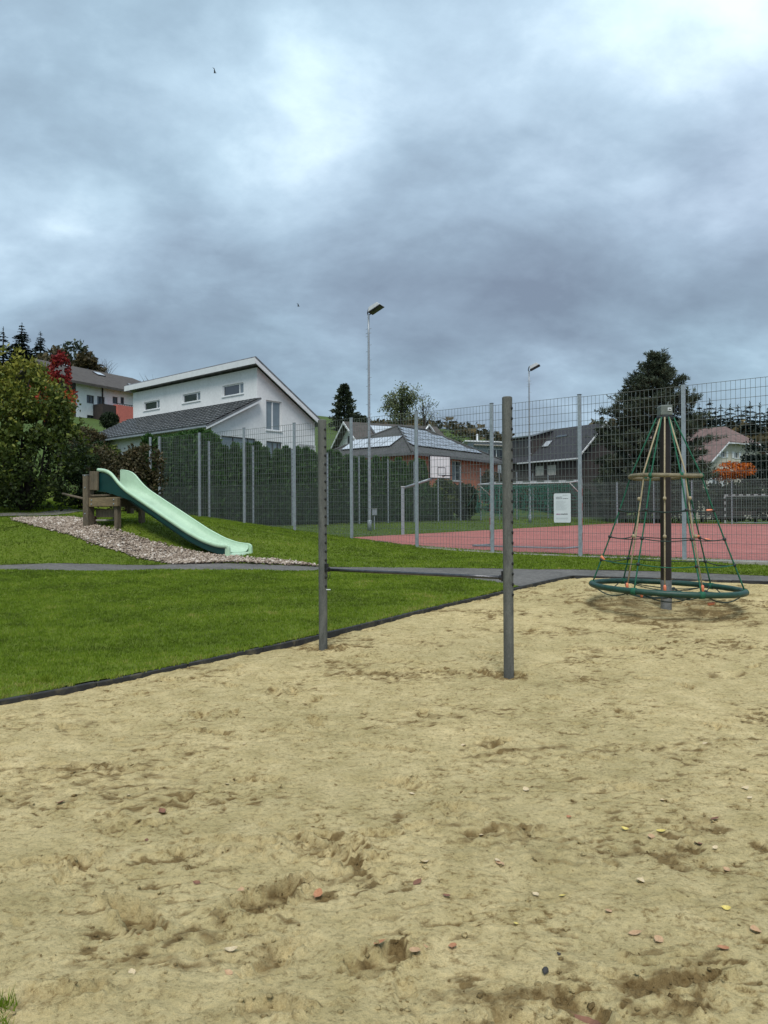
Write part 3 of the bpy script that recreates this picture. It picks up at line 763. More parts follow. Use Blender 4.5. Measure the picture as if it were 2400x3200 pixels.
struct(make('concrete_mowing_strip', strip, MT['concrete']), 'pale concrete mowing strip along the foot of the fence')
# asphalt spur above the gravel, by the shrubs
sp = [np.array(P(-150, 1618, 22.6))[:2], np.array(P(180, 1617, 22.8))[:2], np.array(P(270, 1590, 24.5))[:2], np.array(P(240, 1582, 25.2))[:2], np.array(P(120, 1611, 23.6))[:2], np.array(P(-150, 1610, 23.3))[:2]]
mbp = MB()
def ribbon(mb, pa, pb, k, z):
    pa, pb = np.array(pa), np.array(pb)
    def samp(p, t):
        i = min(int(t * (len(p) - 1)), len(p) - 2); f = t * (len(p) - 1) - i; return p[i] * (1 - f) + p[i + 1] * f
    for i in range(k):
        for j in range(4):
            q = []
            for (t, s) in ((i / k, j / 4), ((i + 1) / k, j / 4), ((i + 1) / k, (j + 1) / 4), (i / k, (j + 1) / 4)):
                c = samp(pa, t) * (1 - s) + samp(pb, t) * s; q.append((c[0], c[1], float(lawn_z(np.array([c[0]]), np.array([c[1]]))[0]) + z))
            mb.add(q, [(0, 1, 2, 3)])
ribbon(mbp, [sp[0], sp[1], sp[2]], [sp[5], sp[4], sp[3]], 24, .03)
struct(make('side_path', mbp, MT['asphalt'], sm=True), 'grey asphalt path curving behind the gravel')
# ================================================================== PLAY EQUIPMENT AND COURT FURNITURE
UP = Vector((0, 0, 1))
def v2(x, y, z=0.0): return Vector((x, y, z))

# ---- horizontal bar
PR = hit(1590, 2098, 4, 12); PL = hit(1010, 2013, 4, 12)
bar = thing('horizontal_bar', 'grey horizontal bar with two perforated posts standing in the sand', 'horizontal bar', (*PL, sand_z(*PL)))
bd = Vector((PR[0] - PL[0], PR[1] - PL[1], 0)); blen = bd.length; bd.normalize()
disc = MB(); disc.tube([(0, 0, -.004), (0, 0, .006), (0, 0, .010)], [.0155, .0155, .010], 12)
disc_m = disc.mesh('hole'); fix_normals(disc_m); disc_m.materials.append(MT['hole'])
pr = .049
tops = {}
for (pp, top_px, sgn, top_py) in ((PL, 1004, 1, 1312), (PR, 1587, -1, 1240)):
    zt = P(top_px, top_py, pp[1]).z; tops[sgn] = zt; z0 = sand_z(*pp) - .25
    mb = MB(); k = 14
    pts = [(pp[0], pp[1], z0 + (zt - .008 - z0) * i / k) for i in range(k + 1)] + [(pp[0], pp[1], zt)]
    mb.tube(pts, [pr] * (k + 1) + [pr - .008], 28)
    make('post', mb, MT['post'], bar, sm=False)
    smooth(bpy.data.objects[-1].data if False else COL.objects[-1].data)
    m_ = COL.objects[-1].modifiers.new('edge', 'EDGE_SPLIT'); m_.split_angle = RAD(40)
    # row of plugged holes on the side that faces the bar (seen obliquely)
    hd = (bd * sgn if sgn == 1 else bd * 1.0)      # both rows show on the right flank
    hd = (hd + Vector((.25, -.38, 0)) * (1 if sgn == 1 else .55)).normalized()
    q = hd.to_track_quat('Z', 'Y').to_matrix().to_4x4()
    n_h = 19 if sgn == 1 else 19
    for i in range(n_h):
        zz = zt - .115 - i * .0995
        if zz < .62: break
        Mx = Matrix.Translation(Vector((pp[0], pp[1], zz)) + hd * (pr - .0015)) @ q
        inst(disc_m, 'hole', bar, M=Mx)
zl = P(1014, 1779, PL[1]).z; zr = P(1578, 1806, PR[1]).z
a = v2(*PL, zl) + bd * (pr - .005); b = v2(*PR, zr) - bd * (pr - .005)
mb = MB(); mb.tube([a + (b - a) * t for t in (0, .25, .5, .75, 1)], .0175, 14)
make('bar', mb, MT['barsteel'], bar, sm=True)
mb = MB(); mb.tube([a, a + bd * .05], .026, 14); mb.box(a + bd * .012 + UP * .02, (.02, .05, .09), bd, bd.cross(UP), UP); make('bracket', mb, MT['blacksteel'], bar)
mb = MB(); mb.tube([b - bd * .045, b], .026, 14); mb.box(b - bd * .010 + UP * .015, (.018, .05, .10), bd, bd.cross(UP), UP); make('bracket', mb, MT['blacksteel'], bar)
mb = MB()
c0 = a + bd * .02
mb.tube([c0 + Vector((0, -.03, -.01)), c0 + Vector((.004, -.035, -.06)), c0 + Vector((.016, -.03, -.115)), c0 + Vector((.03, -.02, -.085)), c0 + Vector((.035, -.01, -.03))], .0035, 6)
make('safety_cord', mb, MT['blacksteel'], bar, sm=True)
mb = MB(); mb.box(v2(*PL, P(1020, 1842, PL[1]).z) + Vector((pr + .012, -.02, 0)), (.055, .02, .008)); make('peg', mb, MT['white'], bar)

# ---- rope carousel
cx, cy = CAR; cz = z_out(np.array([cx]), np.array([cy]))[0] - .05
car = thing('rope_carousel', 'green and tan rope climbing carousel turning on a brown pole', 'rope carousel', (cx, cy, cz))
Dc = cy
zc_top = P(2082, 1300, Dc).z
def cpos(ang, r, z, tilt=0.0):
    a = RAD(ang); return Vector((cx + r * math.cos(a), cy + r * math.sin(a), z - tilt * r * math.cos(a)))
mb = MB(); mb.tube([(cx, cy, cz + .40), (cx, cy, zc_top - .06)], .078, 24); make('pole', mb, MT['brown'], car, sm=True)
m_ = COL.objects[-1].modifiers.new('edge', 'EDGE_SPLIT'); m_.split_angle = RAD(40)
mb = MB(); mb.tube([(cx, cy, cz - .3), (cx, cy, cz + .42)], .080, 24); make('pole_sleeve', mb, MT['polebase'], car, sm=True)
m_ = COL.objects[-1].modifiers.new('edge', 'EDGE_SPLIT'); m_.split_angle = RAD(40)
mb = MB(); mb.tube([(cx, cy, zc_top - .055), (cx, cy, zc_top - .02), (cx, cy, zc_top)], [.120, .124, .118], 6); make('rope_plate', mb, MT['node'], car)
mb = MB()
q = [(-.088, 0), (.088, 0), (.086, .135), (.078, .150), (-.078, .150), (-.090, .135)]
mb.prism([(cx + u, cy - .085, zc_top + .004 + w) for u, w in q], (0, .17, 0)); cap = make('cap', mb, MT['capgrey'], car, bevel=.012)
mb = MB(); mb.box((cx + .038, cy - .088, zc_top + .088), (.058, .012, .050)); pl = make('plaque', mb, MT['sign'], cap, bevel=.006)
mb = MB()
for (u, w, s, t) in ((.026, .088, .010, .022), (.040, .092, .012, .006), (.040, .083, .012, .006), (.052, .088, .006, .020)): mb.box((cx + u, cy - .0955, zc_top + w), (s, .004, t))
make('emblem', mb, MT['ink'], pl)
mb = MB(); mb.tube([(cx + .045, cy, zc_top + .15), (cx + .05, cy, zc_top + .20), (cx + .065, cy - .01, zc_top + .215)], [.012, .010, .006], 7); make('lug', mb, MT['capgrey'], cap)
zu = P(2082, 1489, Dc).z; RU = .50
mb = MB(); mb.tube([cpos(t, RU * (1 + .012 * math.sin(3 * RAD(t))), zu + .012 * math.sin(2 * RAD(t) + 1)) for t in range(0, 360, 8)], .031, 10, closed=True); make('upper_ring', mb, MT['upper_ring'], car, sm=True)
zb = P(2082, 1836, Dc).z; RB = 1.07; TB = .036
mb = MB(); mb.tube([cpos(t, RB, zb, TB) for t in range(0, 360, 5)], .043, 14, closed=True); make('base_ring', mb, MT['ring'], car, sm=True)
GA = [160, 226, 274, 337, 31, 107]          # main green ropes
lev = [(P(2082, 1595, Dc).z, 0), (P(2082, 1681, Dc).z, 0), (P(2082, 1757, Dc).z, 0)]
def main_r(z):
    if z > zu: return .11 + (RU - .11) * (zc_top - z) / (zc_top - zu)
    return RU + (RB - RU) * ((zu - z) / (zu - zb)) ** 1.08
def rope_curve(ang):
    zs = [zc_top - .03, (zc_top + zu) / 2, zu + .02, zu - .04] + [zu - (zu - zb) * t for t in (.2, .35, .5, .65, .8, .92)] + [zb + .02]
    return [cpos(ang, main_r(z), z, TB * ((zu - min(z, zu)) / (zu - zb))) for z in zs]
for k, g in enumerate(GA):
    mb = MB(); mb.tube(rope_curve(g), .0115, 7); ro = make('main_rope', mb, MT['rope_green'], car, sm=True)
    e = cpos(g, RB, zb, TB); t = cpos(g + 90, 1, 0) - cpos(g + 90, 0, 0); t.z = 0
    mb = MB(); mb.tube([e - t * .035, e + t * .035], .050, 14); make('ring_clamp', mb, MT['rope_green'], car, sm=True)
    mb = MB(); c = cpos(g, RU, zu); mb.tube([c - t * .022, c + t * .022], .038, 12); make('ring_clamp', mb, MT['rope_green'] if k else MT['polebase'], car, sm=True)
def sagged(p, q, sag, n=9):
    return [p + (q - p) * (i / n) - UP * sag * 4 * (i / n) * (1 - i / n) for i in range(n + 1)]
ball = MB(); ball.tube([(0, 0, -.024), (0, 0, -.016), (0, 0, .016), (0, 0, .024)], [.010, .025, .025, .010], 10)
ball_m = ball.mesh('connector'); fix_normals(ball_m); ball_m.materials.append(MT['node']); smooth(ball_m)
def node_at(g, z):
    return cpos(g, main_r(z), z, TB * ((zu - z) / (zu - zb)))
for li, (z, _) in enumerate(lev):
    nodes_ = [node_at(g, z) for g in GA]
    for i in range(6):
        if li == 0 and i in (3,): continue
        p, q = nodes_[i], nodes_[(i + 1) % 6]
        mb = MB(); mb.tube(sagged(p, q, .022 + .01 * (i % 2)), .0085, 6); make('net_rope', mb, MT['rope_dark'] if li < 2 else (MT['rope_dark'] if i > 2 else MT['rope_green']), car, sm=True)
    for nd in nodes_: inst(ball_m, 'connector', car, loc=nd)
fer = MB(); fer.tube([(0, 0, -.048), (0, 0, -.04), (0, 0, .03), (0, 0, .048)], [.012, .021, .021, .012], 10)
fer_m = fer.mesh('ferrule'); fix_normals(fer_m); fer_m.materials.append(MT['orange']); smooth(fer_m)
def ferrule(p, d):
    inst(fer_m, 'ferrule', car, M=Matrix.Translation(p) @ Vector(d).to_track_quat('Z', 'Y').to_matrix().to_4x4())
for g in (211, 248, 283):
    pts = [cpos(g, .10, zc_top - .03), cpos(g, RU * .97, zu + .045), cpos(g, RU * .97, zu - .05), cpos(g, RU * 1.0 + .15, (zu + zb) / 2), cpos(g, .86, zb + .02)]
    mb = MB(); mb.tube(pts, .0115, 7); make('climbing_rope', mb, MT['rope_tan'], car, sm=True)
    for z in (zu - .34, zu - .88):
        t = (zu - .05 - z) / (zu - .05 - zb - .02); c = cpos(g, RU + .02 + (.86 - RU) * min(1, t), z)
        mb = MB(); mb.tube([c - UP * .026, c - UP * .012, c + UP * .012, c + UP * .026], [.012, .024, .024, .012], 10); make('knot', mb, MT['rope_tan'], car, sm=True)
    ferrule(cpos(g, .85, zb + .065), (0, 0, 1))
n0 = [node_at(g, lev[0][0]) for g in GA]; n1_ = [node_at(g, lev[1][0]) for g in GA]; n2_ = [node_at(g, lev[2][0]) for g in GA]
ferrule(n0[3] + Vector((-.06, 0, .0)), (1, 0, .05)); ferrule(n1_[4] + Vector((-.06, -.03, .02)), (1, .2, .25)); ferrule(n1_[4] + Vector((.10, -.05, -.03)), (1, 0, -.2)); ferrule(n2_[0] + Vector((.02, -.01, .02)), (.6, 0, -.8))
ferrule(cpos(285, RB * .92, zb - .13), (1, .1, .15)); ferrule(cpos(215, .6, zb - .06), (.2, .1, -1)); ferrule(cpos(265, .45, zb - .05), (1, .3, 0))
# floor net between pole and ring
inner = [cpos(g, .20, zb - .13) for g in GA]; midr = [cpos(g + 28, .62, zb - .07) for g in GA]
for i, g in enumerate(GA):
    e = cpos(g, RB - .04, zb, TB)
    for p, q in ((e, midr[i]), (e, midr[i - 1]), (midr[i], inner[i]), (midr[i], inner[(i + 1) % 6])):
        mb = MB(); mb.tube(sagged(p, q, .02), .0085, 6); make('floor_rope', mb, MT['rope_dark'], car, sm=True)
    mb = MB(); mb.tube(sagged(midr[i], midr[(i + 1) % 6], .05), .0085, 6); make('floor_rope', mb, MT['rope_dark'], car, sm=True)
    inst(ball_m, 'connector', car, loc=midr[i])
for i in range(6):
    p, q = cpos(GA[i] + 5, RB - .02, zb - .02, TB), cpos(GA[(i + 1) % 6] - 5, RB - .02, zb - .02, TB)
    mb = MB(); mb.tube(sagged(p, q, .10), .0085, 6); make('floor_rope', mb, MT['rope_dark'], car, sm=True)

# ---- slide
SQ = Vector((.85, -.527, 0)); SC = Vector((.527, .85, 0)); SWID = .80
S0 = Vector((*np.array(P(304, 1600, 19.77))[:2], 0))
def pchip(x, xs, ys):
    return np.interp(x, xs, ys)
lip_s = [0, .3, .55, .72, .89, 1.14, 3.35, 3.9, 4.34, 4.69]; lip_z = [2.81, 2.78, 2.69, 2.53, 2.39, 2.23, 1.18, .97, .865, .84]
flo_s = [0, .45, .8, 1.14, 3.35, 3.9, 4.34, 4.60, 4.69]; flo_z = [2.27, 2.25, 2.16, 2.02, .97, .79, .695, .67, .65]
ss = np.linspace(0, 4.69, 95)
def smoothed(xs, ys):
    d = np.linspace(0, 4.69, 400); v = np.interp(d, xs, ys); k = np.ones(23) / 23
    vp = np.concatenate([np.full(11, v[0]), v, np.full(11, v[-1])]); return np.interp(ss, d, np.convolve(vp, k, 'valid'))
LZ, FZ = smoothed(lip_s, lip_z), smoothed(flo_s, flo_z)
slide = thing('playground_slide', 'mint green plastic slide on a timber platform above gravel', 'slide', tuple(S0 + SQ * 4.6 + UP * Z1(*(S0 + SQ * 4.6)[:2])))
def sp_(s, c, z): return S0 + SQ * s + SC * c + UP * z
def sweep(profile, closed=False):
    """profile(i) -> list of (c, z) at station i"""
    mb = MB(); rows = [[sp_(ss[i], c, z) for c, z in profile(i)] for i in range(len(ss))]
    n = len(rows[0]); v = [p for r in rows for p in r]; f = []
    for i in range(len(rows) - 1):
        for j in range(n if closed else n - 1):
            f.append((i * n + j, i * n + (j + 1) % n, (i + 1) * n + (j + 1) % n, (i + 1) * n + j))
    if closed: f += [tuple(reversed(range(n))), tuple((len(rows) - 1) * n + j for j in range(n))]
    mb.add(v, f); return mb
iw, T = .055, .012
def floor_prof(i):
    l, f = LZ[i], FZ[i]; w = SWID
    up = [(iw, l - .004), (iw + .012, f + (l - f) * .45), (iw + .035, f + .06), (iw + .085, f + .012), (iw + .16, f), (w / 2, f - .004)]
    right = [(w - c, z) for c, z in reversed(up[:-1])]
    full = up + right
    return full + [(c, z - T) if iw + .03 < c < w - iw - .03 else ((c - T, z - T * .3) if c < w / 2 else (c + T, z - T * .3)) for c, z in reversed(full)]
ch = make('chute', sweep(floor_prof, True), MT['slide'], slide, sm=True)
m_ = ch.modifiers.new('edge', 'EDGE_SPLIT'); m_.split_angle = RAD(50)
for side in (0, 1):
    pts = []
    for i in range(len(ss)):
        pts.append(i)
    def lip_prof(i, side=side):
        l = LZ[i]; q = [(-.010, l - .085), (-.014, l - .018), (.004, l + .004), (.030, l + .010), (.052, l + .004), (.058, l - .012), (.044, l - .014), (.028, l - .008), (.008, l - .018), (.004, l - .085)]
        return q if side == 0 else [(SWID - c, z) for c, z in q]
    make('lip', sweep(lip_prof, True), MT['slide_lip'], ch, sm=True)
# raised front ends of the walls at top and the rolled lower end
for side in (0, 1):
    c0 = .0 if side == 0 else SWID - .058
    mb = MB(); mb.obox(sp_(-.012, c0, FZ[0] - .06), SQ * .04, SC * .058, UP * (LZ[0] - FZ[0] + .066)); make('lip', mb, MT['slide_lip'], ch, bevel=.012)
    mb = MB()
    prof = [(4.64, LZ[-1]), (4.70, LZ[-1] - .004), (4.745, LZ[-1] - .03), (4.765, LZ[-1] - .08), (4.775, .43), (4.62, .43)]
    cc = -.008 if side == 0 else SWID - .052
    mb.prism([sp_(s, cc, z) for s, z in prof], SC * .060); make('end_cheek', mb, MT['slide_lip'], ch, bevel=.012)
mb = MB(); rows = []
for (s, z) in ((4.66, .65), (4.72, .642), (4.765, .612), (4.785, .55), (4.79, .43)): rows.append([sp_(s, .05, z), sp_(s, SWID / 2, z - .003), sp_(s, SWID - .05, z)])
mb.add([p for r in rows for p in r], [(i * 3 + j, i * 3 + j + 1, i * 3 + 4 + j, i * 3 + 3 + j) for i in range(4) for j in range(2)]); make('rolled_end', mb, MT['slide'], ch, sm=True)
dep_ = np.interp(ss, [0, .5, .95, 1.3, 4.69], [.60, .56, .30, .19, .22])
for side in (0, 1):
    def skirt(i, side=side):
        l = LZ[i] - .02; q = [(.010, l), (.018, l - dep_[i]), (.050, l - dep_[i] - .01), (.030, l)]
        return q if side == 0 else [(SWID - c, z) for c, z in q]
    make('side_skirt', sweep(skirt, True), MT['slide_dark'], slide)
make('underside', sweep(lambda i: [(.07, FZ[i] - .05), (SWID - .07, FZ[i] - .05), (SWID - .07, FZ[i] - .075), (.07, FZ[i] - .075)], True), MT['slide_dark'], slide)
def gz(s, c): p = sp_(s, c, 0); return Z1(p.x, p.y)
bolt_b = MB(); bolt_b.tube([(0, 0, 0), (0, 0, .012), (0, 0, .018)], [.02, .02, .012], 8)
bolt_m = bolt_b.mesh('bolt'); fix_normals(bolt_m); bolt_m.materials.append(MT['steel'])
def bolt(s, c, z):
    inst(bolt_m, 'bolt', slide, M=Matrix.Translation(sp_(s, c, z)) @ (-SC).to_track_quat('Z', 'Y').to_matrix().to_4x4())
def wood_post(s, c, w, ztop, m=MT['wood'], zb_=None, foot=False):
    z0 = gz(s, c) if zb_ is None else zb_
    mb = MB(); mb.obox(sp_(s - w / 2, c - w / 2, z0 - (.0 if foot else .25)), SQ * w, SC * w, UP * (ztop - z0 + (.0 if foot else .25))); return make('platform_post', mb, m, slide, bevel=.012)
ptop = P(268, 1487, 20.05).z
wood_post(-.34, -.02, .21, ptop, foot=True)
mb = MB(); mb.obox(sp_(-.41, -.10, gz(-.34, 0) - .15), SQ * .16, SC * .16, UP * .19); make('post_foot', mb, MT['concrete'], slide, bevel=.02)
mb = MB(); mb.obox(sp_(-.45, -.13, ptop), SQ * .22, SC * .22, UP * .025); make('post_cap', mb, MT['polebase'], slide)
wood_post(-.34, SWID + .10, .16, ptop - .02); wood_post(.80, .02, .13, 1.95); wood_post(.80, SWID, .13, 1.95)
mb = MB(); mb.obox(sp_(.16, SWID + .02, 1.6), SQ * .14, SC * .14, UP * (ptop - 1.66)); make('platform_post', mb, MT['wood'], slide, bevel=.01)
for i in range(2):
    mb = MB(); mb.obox(sp_(-.225 + i * .165, -.075, 2.235 - .010 * i), SQ * .155, SC * .06, UP * .50); make('side_plank', mb, MT['wood'], slide, bevel=.008)
mb = MB(); mb.obox(sp_(-.23, -.10, 1.785), SQ * 1.16, SC * .10, UP * .24); make('beam', mb, MT['woodlight'], slide, bevel=.012)
mb = MB(); mb.obox(sp_(-.20, .10, 1.50), SQ * .78, SC * .10, UP * .22); make('beam', mb, MT['wood'], slide, bevel=.012)
mb = MB(); mb.obox(sp_(-.23, SWID, 1.785), SQ * 1.16, SC * .10, UP * .24); make('beam', mb, MT['wood'], slide, bevel=.012)
for i in range(7):
    mb = MB(); mb.obox(sp_(-.42 + i * .125, -.04, 2.06), SQ * .118, SC * (SWID + .06), UP * .05); make('deck_board', mb, MT['wood'], slide, bevel=.006)
mb = MB(); mb.obox(sp_(-.14, .05, 1.40), SQ * .42, SC * .28, UP * .045); make('step_slab', mb, MT['concrete'], slide, bevel=.01)
mb = MB(); mb.obox(sp_(-.86, .25, gz(-.6, .3) - .06), SQ * .45, SC * .05, UP * .28); make('riser_board', mb, MT['rust'], slide, bevel=.008)
mb = MB(); p, q = P(196, 1543, 22.2), P(268, 1560, 20.6); mb.tube([p, q], .034, 8); make('hand_rail', mb, MT['wood'], slide, sm=True)
mb = MB(); p, q = P(395, 1578, 20.6), P(450, 1592, 19.6); mb.tube([p, q], .045, 8); make('cross_rail', mb, MT['wood'], slide, sm=True)

for q_ in ((-.10, 1.85), (-.10, 1.96), (.80, 1.85), (.80, 1.96)): bolt(q_[0], -.10, q_[1])
for q_ in ((-.34, 1.60), (-.34, 2.30), (-.34, 2.62)): bolt(q_[0], -.125, q_[1])
# ---- mesh fences
def wire_panel(name, L, H, low, r):
    mb = MB()
    def w(p, q, rr):
        p, q = Vector(p), Vector(q); d = (q - p).normalized(); s = d.cross(Vector((0, 1, 0))).normalized() * rr; t = Vector((0, 1, 0)) * rr
        k = [s + t, -s + t, -s - t, s - t]
        mb.add([p + a for a in k] + [q + a for a in k], [(0, 1, 5, 4), (1, 2, 6, 5), (2, 3, 7, 6), (3, 0, 4, 7)])
    n = int(round(L / .05))
    for i in range(1, n):
        x = i * L / n
        if i % 2 == 0: w((x, 0, .03), (x, 0, H), r)
        else: w((x, 0, .03), (x, 0, low), r * .45)
    z = H - .006
    while z > .03:
        w((0, -r * 2, z), (L, -r * 2, z), r * 1.15); w((0, r * 2, z), (L, r * 2, z), r * 1.15); z -= .2
    m = mb.mesh(name); m.materials.append(MT['wire']); return m
def fence(name, label, p0, d, n, sp, tops_, base, post_w, pan, posts_extra=True, H=4.0, first=0):
    root = thing(name, label, 'fence', (p0[0], p0[1], base(p0)))
    ang = math.atan2(d[1], d[0]); e = Vector((d[0], d[1], 0)); nn = Vector((-d[1], d[0], 0))
    for i in range(first, n + 1):
        c = np.array(p0) + np.array(d) * sp * i; zt = tops_(i); zb_ = base(c) - .3
        mb = MB(); o = Vector((c[0], c[1], zb_))
        mb.obox(o - e * post_w / 2 - nn * post_w * .35, e * post_w, nn * post_w * .7, UP * (zt + .02 - zb_)); make('fence_post', mb, MT['steel'], root, bevel=.006)
        mb = MB(); mb.obox(Vector((c[0], c[1], zt + .02)) - e * post_w * .55 - nn * post_w * .4, e * post_w * 1.1, nn * post_w * .8, UP * .012); make('post_cap', mb, MT['blacksteel'], root)
        if i < n:
            Mx = Matrix.Translation(Vector((c[0], c[1], tops_(i) - H)) - nn * post_w * .42) @ Matrix.Rotation(ang, 4, 'Z')
            inst(pan, 'mesh_panel', root, M=Mx)
    return root
PAN = wire_panel('mesh_panel', 2.5, 4.0, 2.05, .0032)
nf = fence('mesh_fence', 'tall galvanised mesh fence along the near side of the red court', F0 - FU * 5, tuple(FU), 10, 2.5,
           lambda i: 4.45 + .027 * max(0, i - 2), lambda c: Z1(*c), .088, PAN, first=0)
LD = np.array([.627, .779]); LC = fence_pt(20.0)
PAN2 = wire_panel('mesh_panel', 2.42, 4.0, 2.05, .0024)
lf = fence('mesh_fence', 'galvanised mesh fence in front of the conifer hedge', LC + LD * 2.42, tuple(LD), 13, 2.42,
           lambda i: 4.67 - .012 * i, lambda c: Z1(*c), .08, PAN2)
# first bay of that fence shares its corner post with the near fence
mb = MB(); c = fence_pt(20.6); 
mb.obox(Vector((c[0] - .04, c[1] - .04, 1.2)), (.08, 0, 0), (0, .08, 0), (0, 0, 3.5)); make('fence_post', mb, MT['steel'], lf, bevel=.006)
Mx = Matrix.Translation(Vector((LC[0], LC[1], .67))) @ Matrix.Rotation(math.atan2(LD[1], LD[0]), 4, 'Z'); inst(PAN2, 'mesh_panel', lf, M=Mx)
ES = LC + LD * 2.42 * 14; ED = np.array([.90, -.436])
PAN3 = wire_panel('mesh_panel', 2.5, 2.7, 2.7, .0055)
ef = fence('bar_fence', 'lower dense bar fence across the far end of the court', ES, tuple(ED), 13, 2.5, lambda i: 3.85, lambda c: Z1(*c), .08, PAN3, H=2.7)

# ---- information board on the fence
def fence_local(px, py):
    return on_plane(px, py, F0 - FV * .07, FU)
s0, zt_ = fence_local(1784, 1541); s1, zb_ = fence_local(1732, 1633)
O = F0 - FV * .075
def F3(a, z, d=0.0): return Vector((O[0] + FU[0] * a - FV[0] * d, O[1] + FU[1] * a - FV[1] * d, z))
sg = thing('information_board', 'white rounded notice board with small print fixed to the mesh fence', 'sign', tuple(F3((s0 + s1) / 2, zb_)))
W_, H_ = s1 - s0, zt_ - zb_
def rrect(u0, u1, w0, w1, r, k=5):
    out = []
    for (cu, cw, a0) in ((u1 - r, w1 - r, 0), (u0 + r, w1 - r, 90), (u0 + r, w0 + r, 180), (u1 - r, w0 + r, 270)):
        for i in range(k + 1): a = RAD(a0 + 90 * i / k); out.append((cu + r * math.cos(a), cw + r * math.sin(a)))
    return out
def U(u): return s1 - u * W_        # u = 0 at the board's left edge as seen
def Wv(w): return zt_ - w * H_
mb = MB(); mb.prism([F3(U(u), Wv(w), 0) for u, w in rrect(0, 1, 0, 1, .06)], Vector((-FV[0], -FV[1], 0)) * .012); board = make('board', mb, MT['sign'], sg)
mb = MB(); mb.prism([F3(U(u), Wv(w), -.008) for u, w in rrect(-.02, 1.02, -.012, 1.012, .07)], Vector((-FV[0], -FV[1], 0)) * .012); make('board_frame', mb, MT['blacksteel'], board)
def ink(name, rows_, m):
    mb = MB()
    for (u0, u1, w0, w1) in rows_:
        u = u0; rr = random.Random(int(u0 * 999 + w0 * 7777))
        while u < u1 - .004:
            l = min(rr.uniform(.018, .05), u1 - u)
            mb.obox(F3(U(u), Wv(w1 - rr.uniform(0, .25) * (w1 - w0)), .0125), FU_ * (-l * W_), Vector((-FV[0], -FV[1], 0)) * .0012, UP * H_ * (w1 - w0) * rr.uniform(.65, .9)); u += l + rr.uniform(.004, .012)
    make(name, mb, m, board)
FU_ = Vector((FU[0], FU[1], 0))
ink('heading', [(.12, .50, .118, .142), (.12, .52, .172, .194), (.56, .86, .172, .194)], MT['ink'])
ink('corner_print', [(.54, .82, .055, .075)], MT['inkgrey'])
ink('body_print', [(.12, .12 + .70 * (.6 + .4 * ((i * 37) % 10) / 10), .26 + i * .034, .27 + i * .034) for i in range(10)] + [(.14, .84, .84, .85), (.14, .84, .87, .88)], MT['inkgrey'])
ink('symbol_row', [(.13, .38, .69, .735)], MT['inkmag']); ink('symbol_row', [(.40, .82, .69, .73)], MT['ink'])

# ---- floodlight masts
def mast(px, base_py, top_py, Y, head_dir, label):
    b0 = P(px, base_py, Y); x, y = b0.x, b0.y; z0 = Z1(x, y); zt = P(px, top_py, Y).z
    root = thing('floodlight_mast', label, 'floodlight', (x, y, z0), 'floodlight masts beside the court')
    mb = MB(); k = 10; mb.tube([(x, y, z0 - .3 + (zt - z0 + .3) * i / k) for i in range(k + 1)], [.082 - .036 * i / k for i in range(k + 1)], 16); make('mast', mb, MT['steel'], root, sm=True)
    mb = MB(); mb.tube([(x, y, z0 - .05), (x, y, z0 + .5), (x, y, z0 + .52)], [.10, .10, .085], 16); make('mast_sleeve', mb, MT['steel'], root, sm=True)
    e = Vector((math.cos(head_dir), math.sin(head_dir), 0)); f_ = Vector((-e.y, e.x, 0))
    h = zt - z0
    for i, t in enumerate((.935, .915, .90, .86, .83, .79, .75, .71, .67, .63, .585, .54, .50, .455, .41)):
        for s_ in ((1, -1) if i < 2 else ((1,) if i % 2 else (-1,))):
            zz = z0 + h * t; r_ = .055; mb = MB(); mb.tube([Vector((x, y, zz)) + e * s_ * r_ * .5, Vector((x, y, zz)) + e * s_ * .15], .011, 6); make('step_peg', mb, MT['steel'], root)
    top = Vector((x, y, zt)); ax = (e * .90 + UP * .43).normalized(); nz = ax.cross(f_).normalized()
    if nz.z < 0: nz = -nz
    mb = MB(); mb.tube([top - UP * .12, top + UP * .10 - e * .05, top + UP * .27 + e * .0, top + UP * .36 + e * .10], .030, 8); mb.tube([top - UP * .02, top + UP * .05 + e * .16], .026, 8); make('bracket', mb, MT['blacksteel'], root, sm=True)
    c = top + e * .38 + UP * .27
    # trapezoid housing: wide glass face looking down and outwards, rounded back
    hw, hl, hd = .26, .36, .18
    lo = [c - ax * hl - f_ * hw - nz * .06, c + ax * hl - f_ * hw - nz * .06, c + ax * hl + f_ * hw - nz * .06, c - ax * hl + f_ * hw - nz * .06]
    hi = [c - ax * hl * .72 - f_ * hw * .62 + nz * hd, c + ax * hl * .62 - f_ * hw * .62 + nz * hd, c + ax * hl * .62 + f_ * hw * .62 + nz * hd, c - ax * hl * .72 + f_ * hw * .62 + nz * hd]
    mb = MB(); mb.hexa(lo + hi); hs = make('lamp_housing', mb, MT['lamp_grey'], root, bevel=.03)
    mb = MB(); n_ = -nz; inn = [c + (p - c) * .97 - nz * .035 for p in lo]
    mb.hexa([p for p in inn] + [p + nz * .03 for p in inn]); make('lamp_rim', mb, MT['blacksteel'], hs)
    inn = [c + (p - c) * .86 - nz * .055 for p in lo]; mb = MB(); mb.hexa(inn + [p + nz * .02 for p in inn]); make('lamp_glass', mb, MT['glass'], hs)
    return root, (x, y, z0)
m1, mp1 = mast(1155, 1648, 984, 35.5, RAD(-25), 'tall grey floodlight mast with step pegs beside the white house')
m2, mp2 = mast(1656, 1634, 1160, 49.7, RAD(-20), 'floodlight mast between the near goal and the dark house')
bx0 = thing('switch_box', 'small grey switch box behind the tall floodlight mast', 'switch box', tuple(P(1170, 1640, 36.4)))
mb = MB(); p = P(1170, 1610, 36.4); mb.box(p + UP * .15, (.24, .12, .32)); make('box_body', mb, MT['steel'], bx0, bevel=.01)
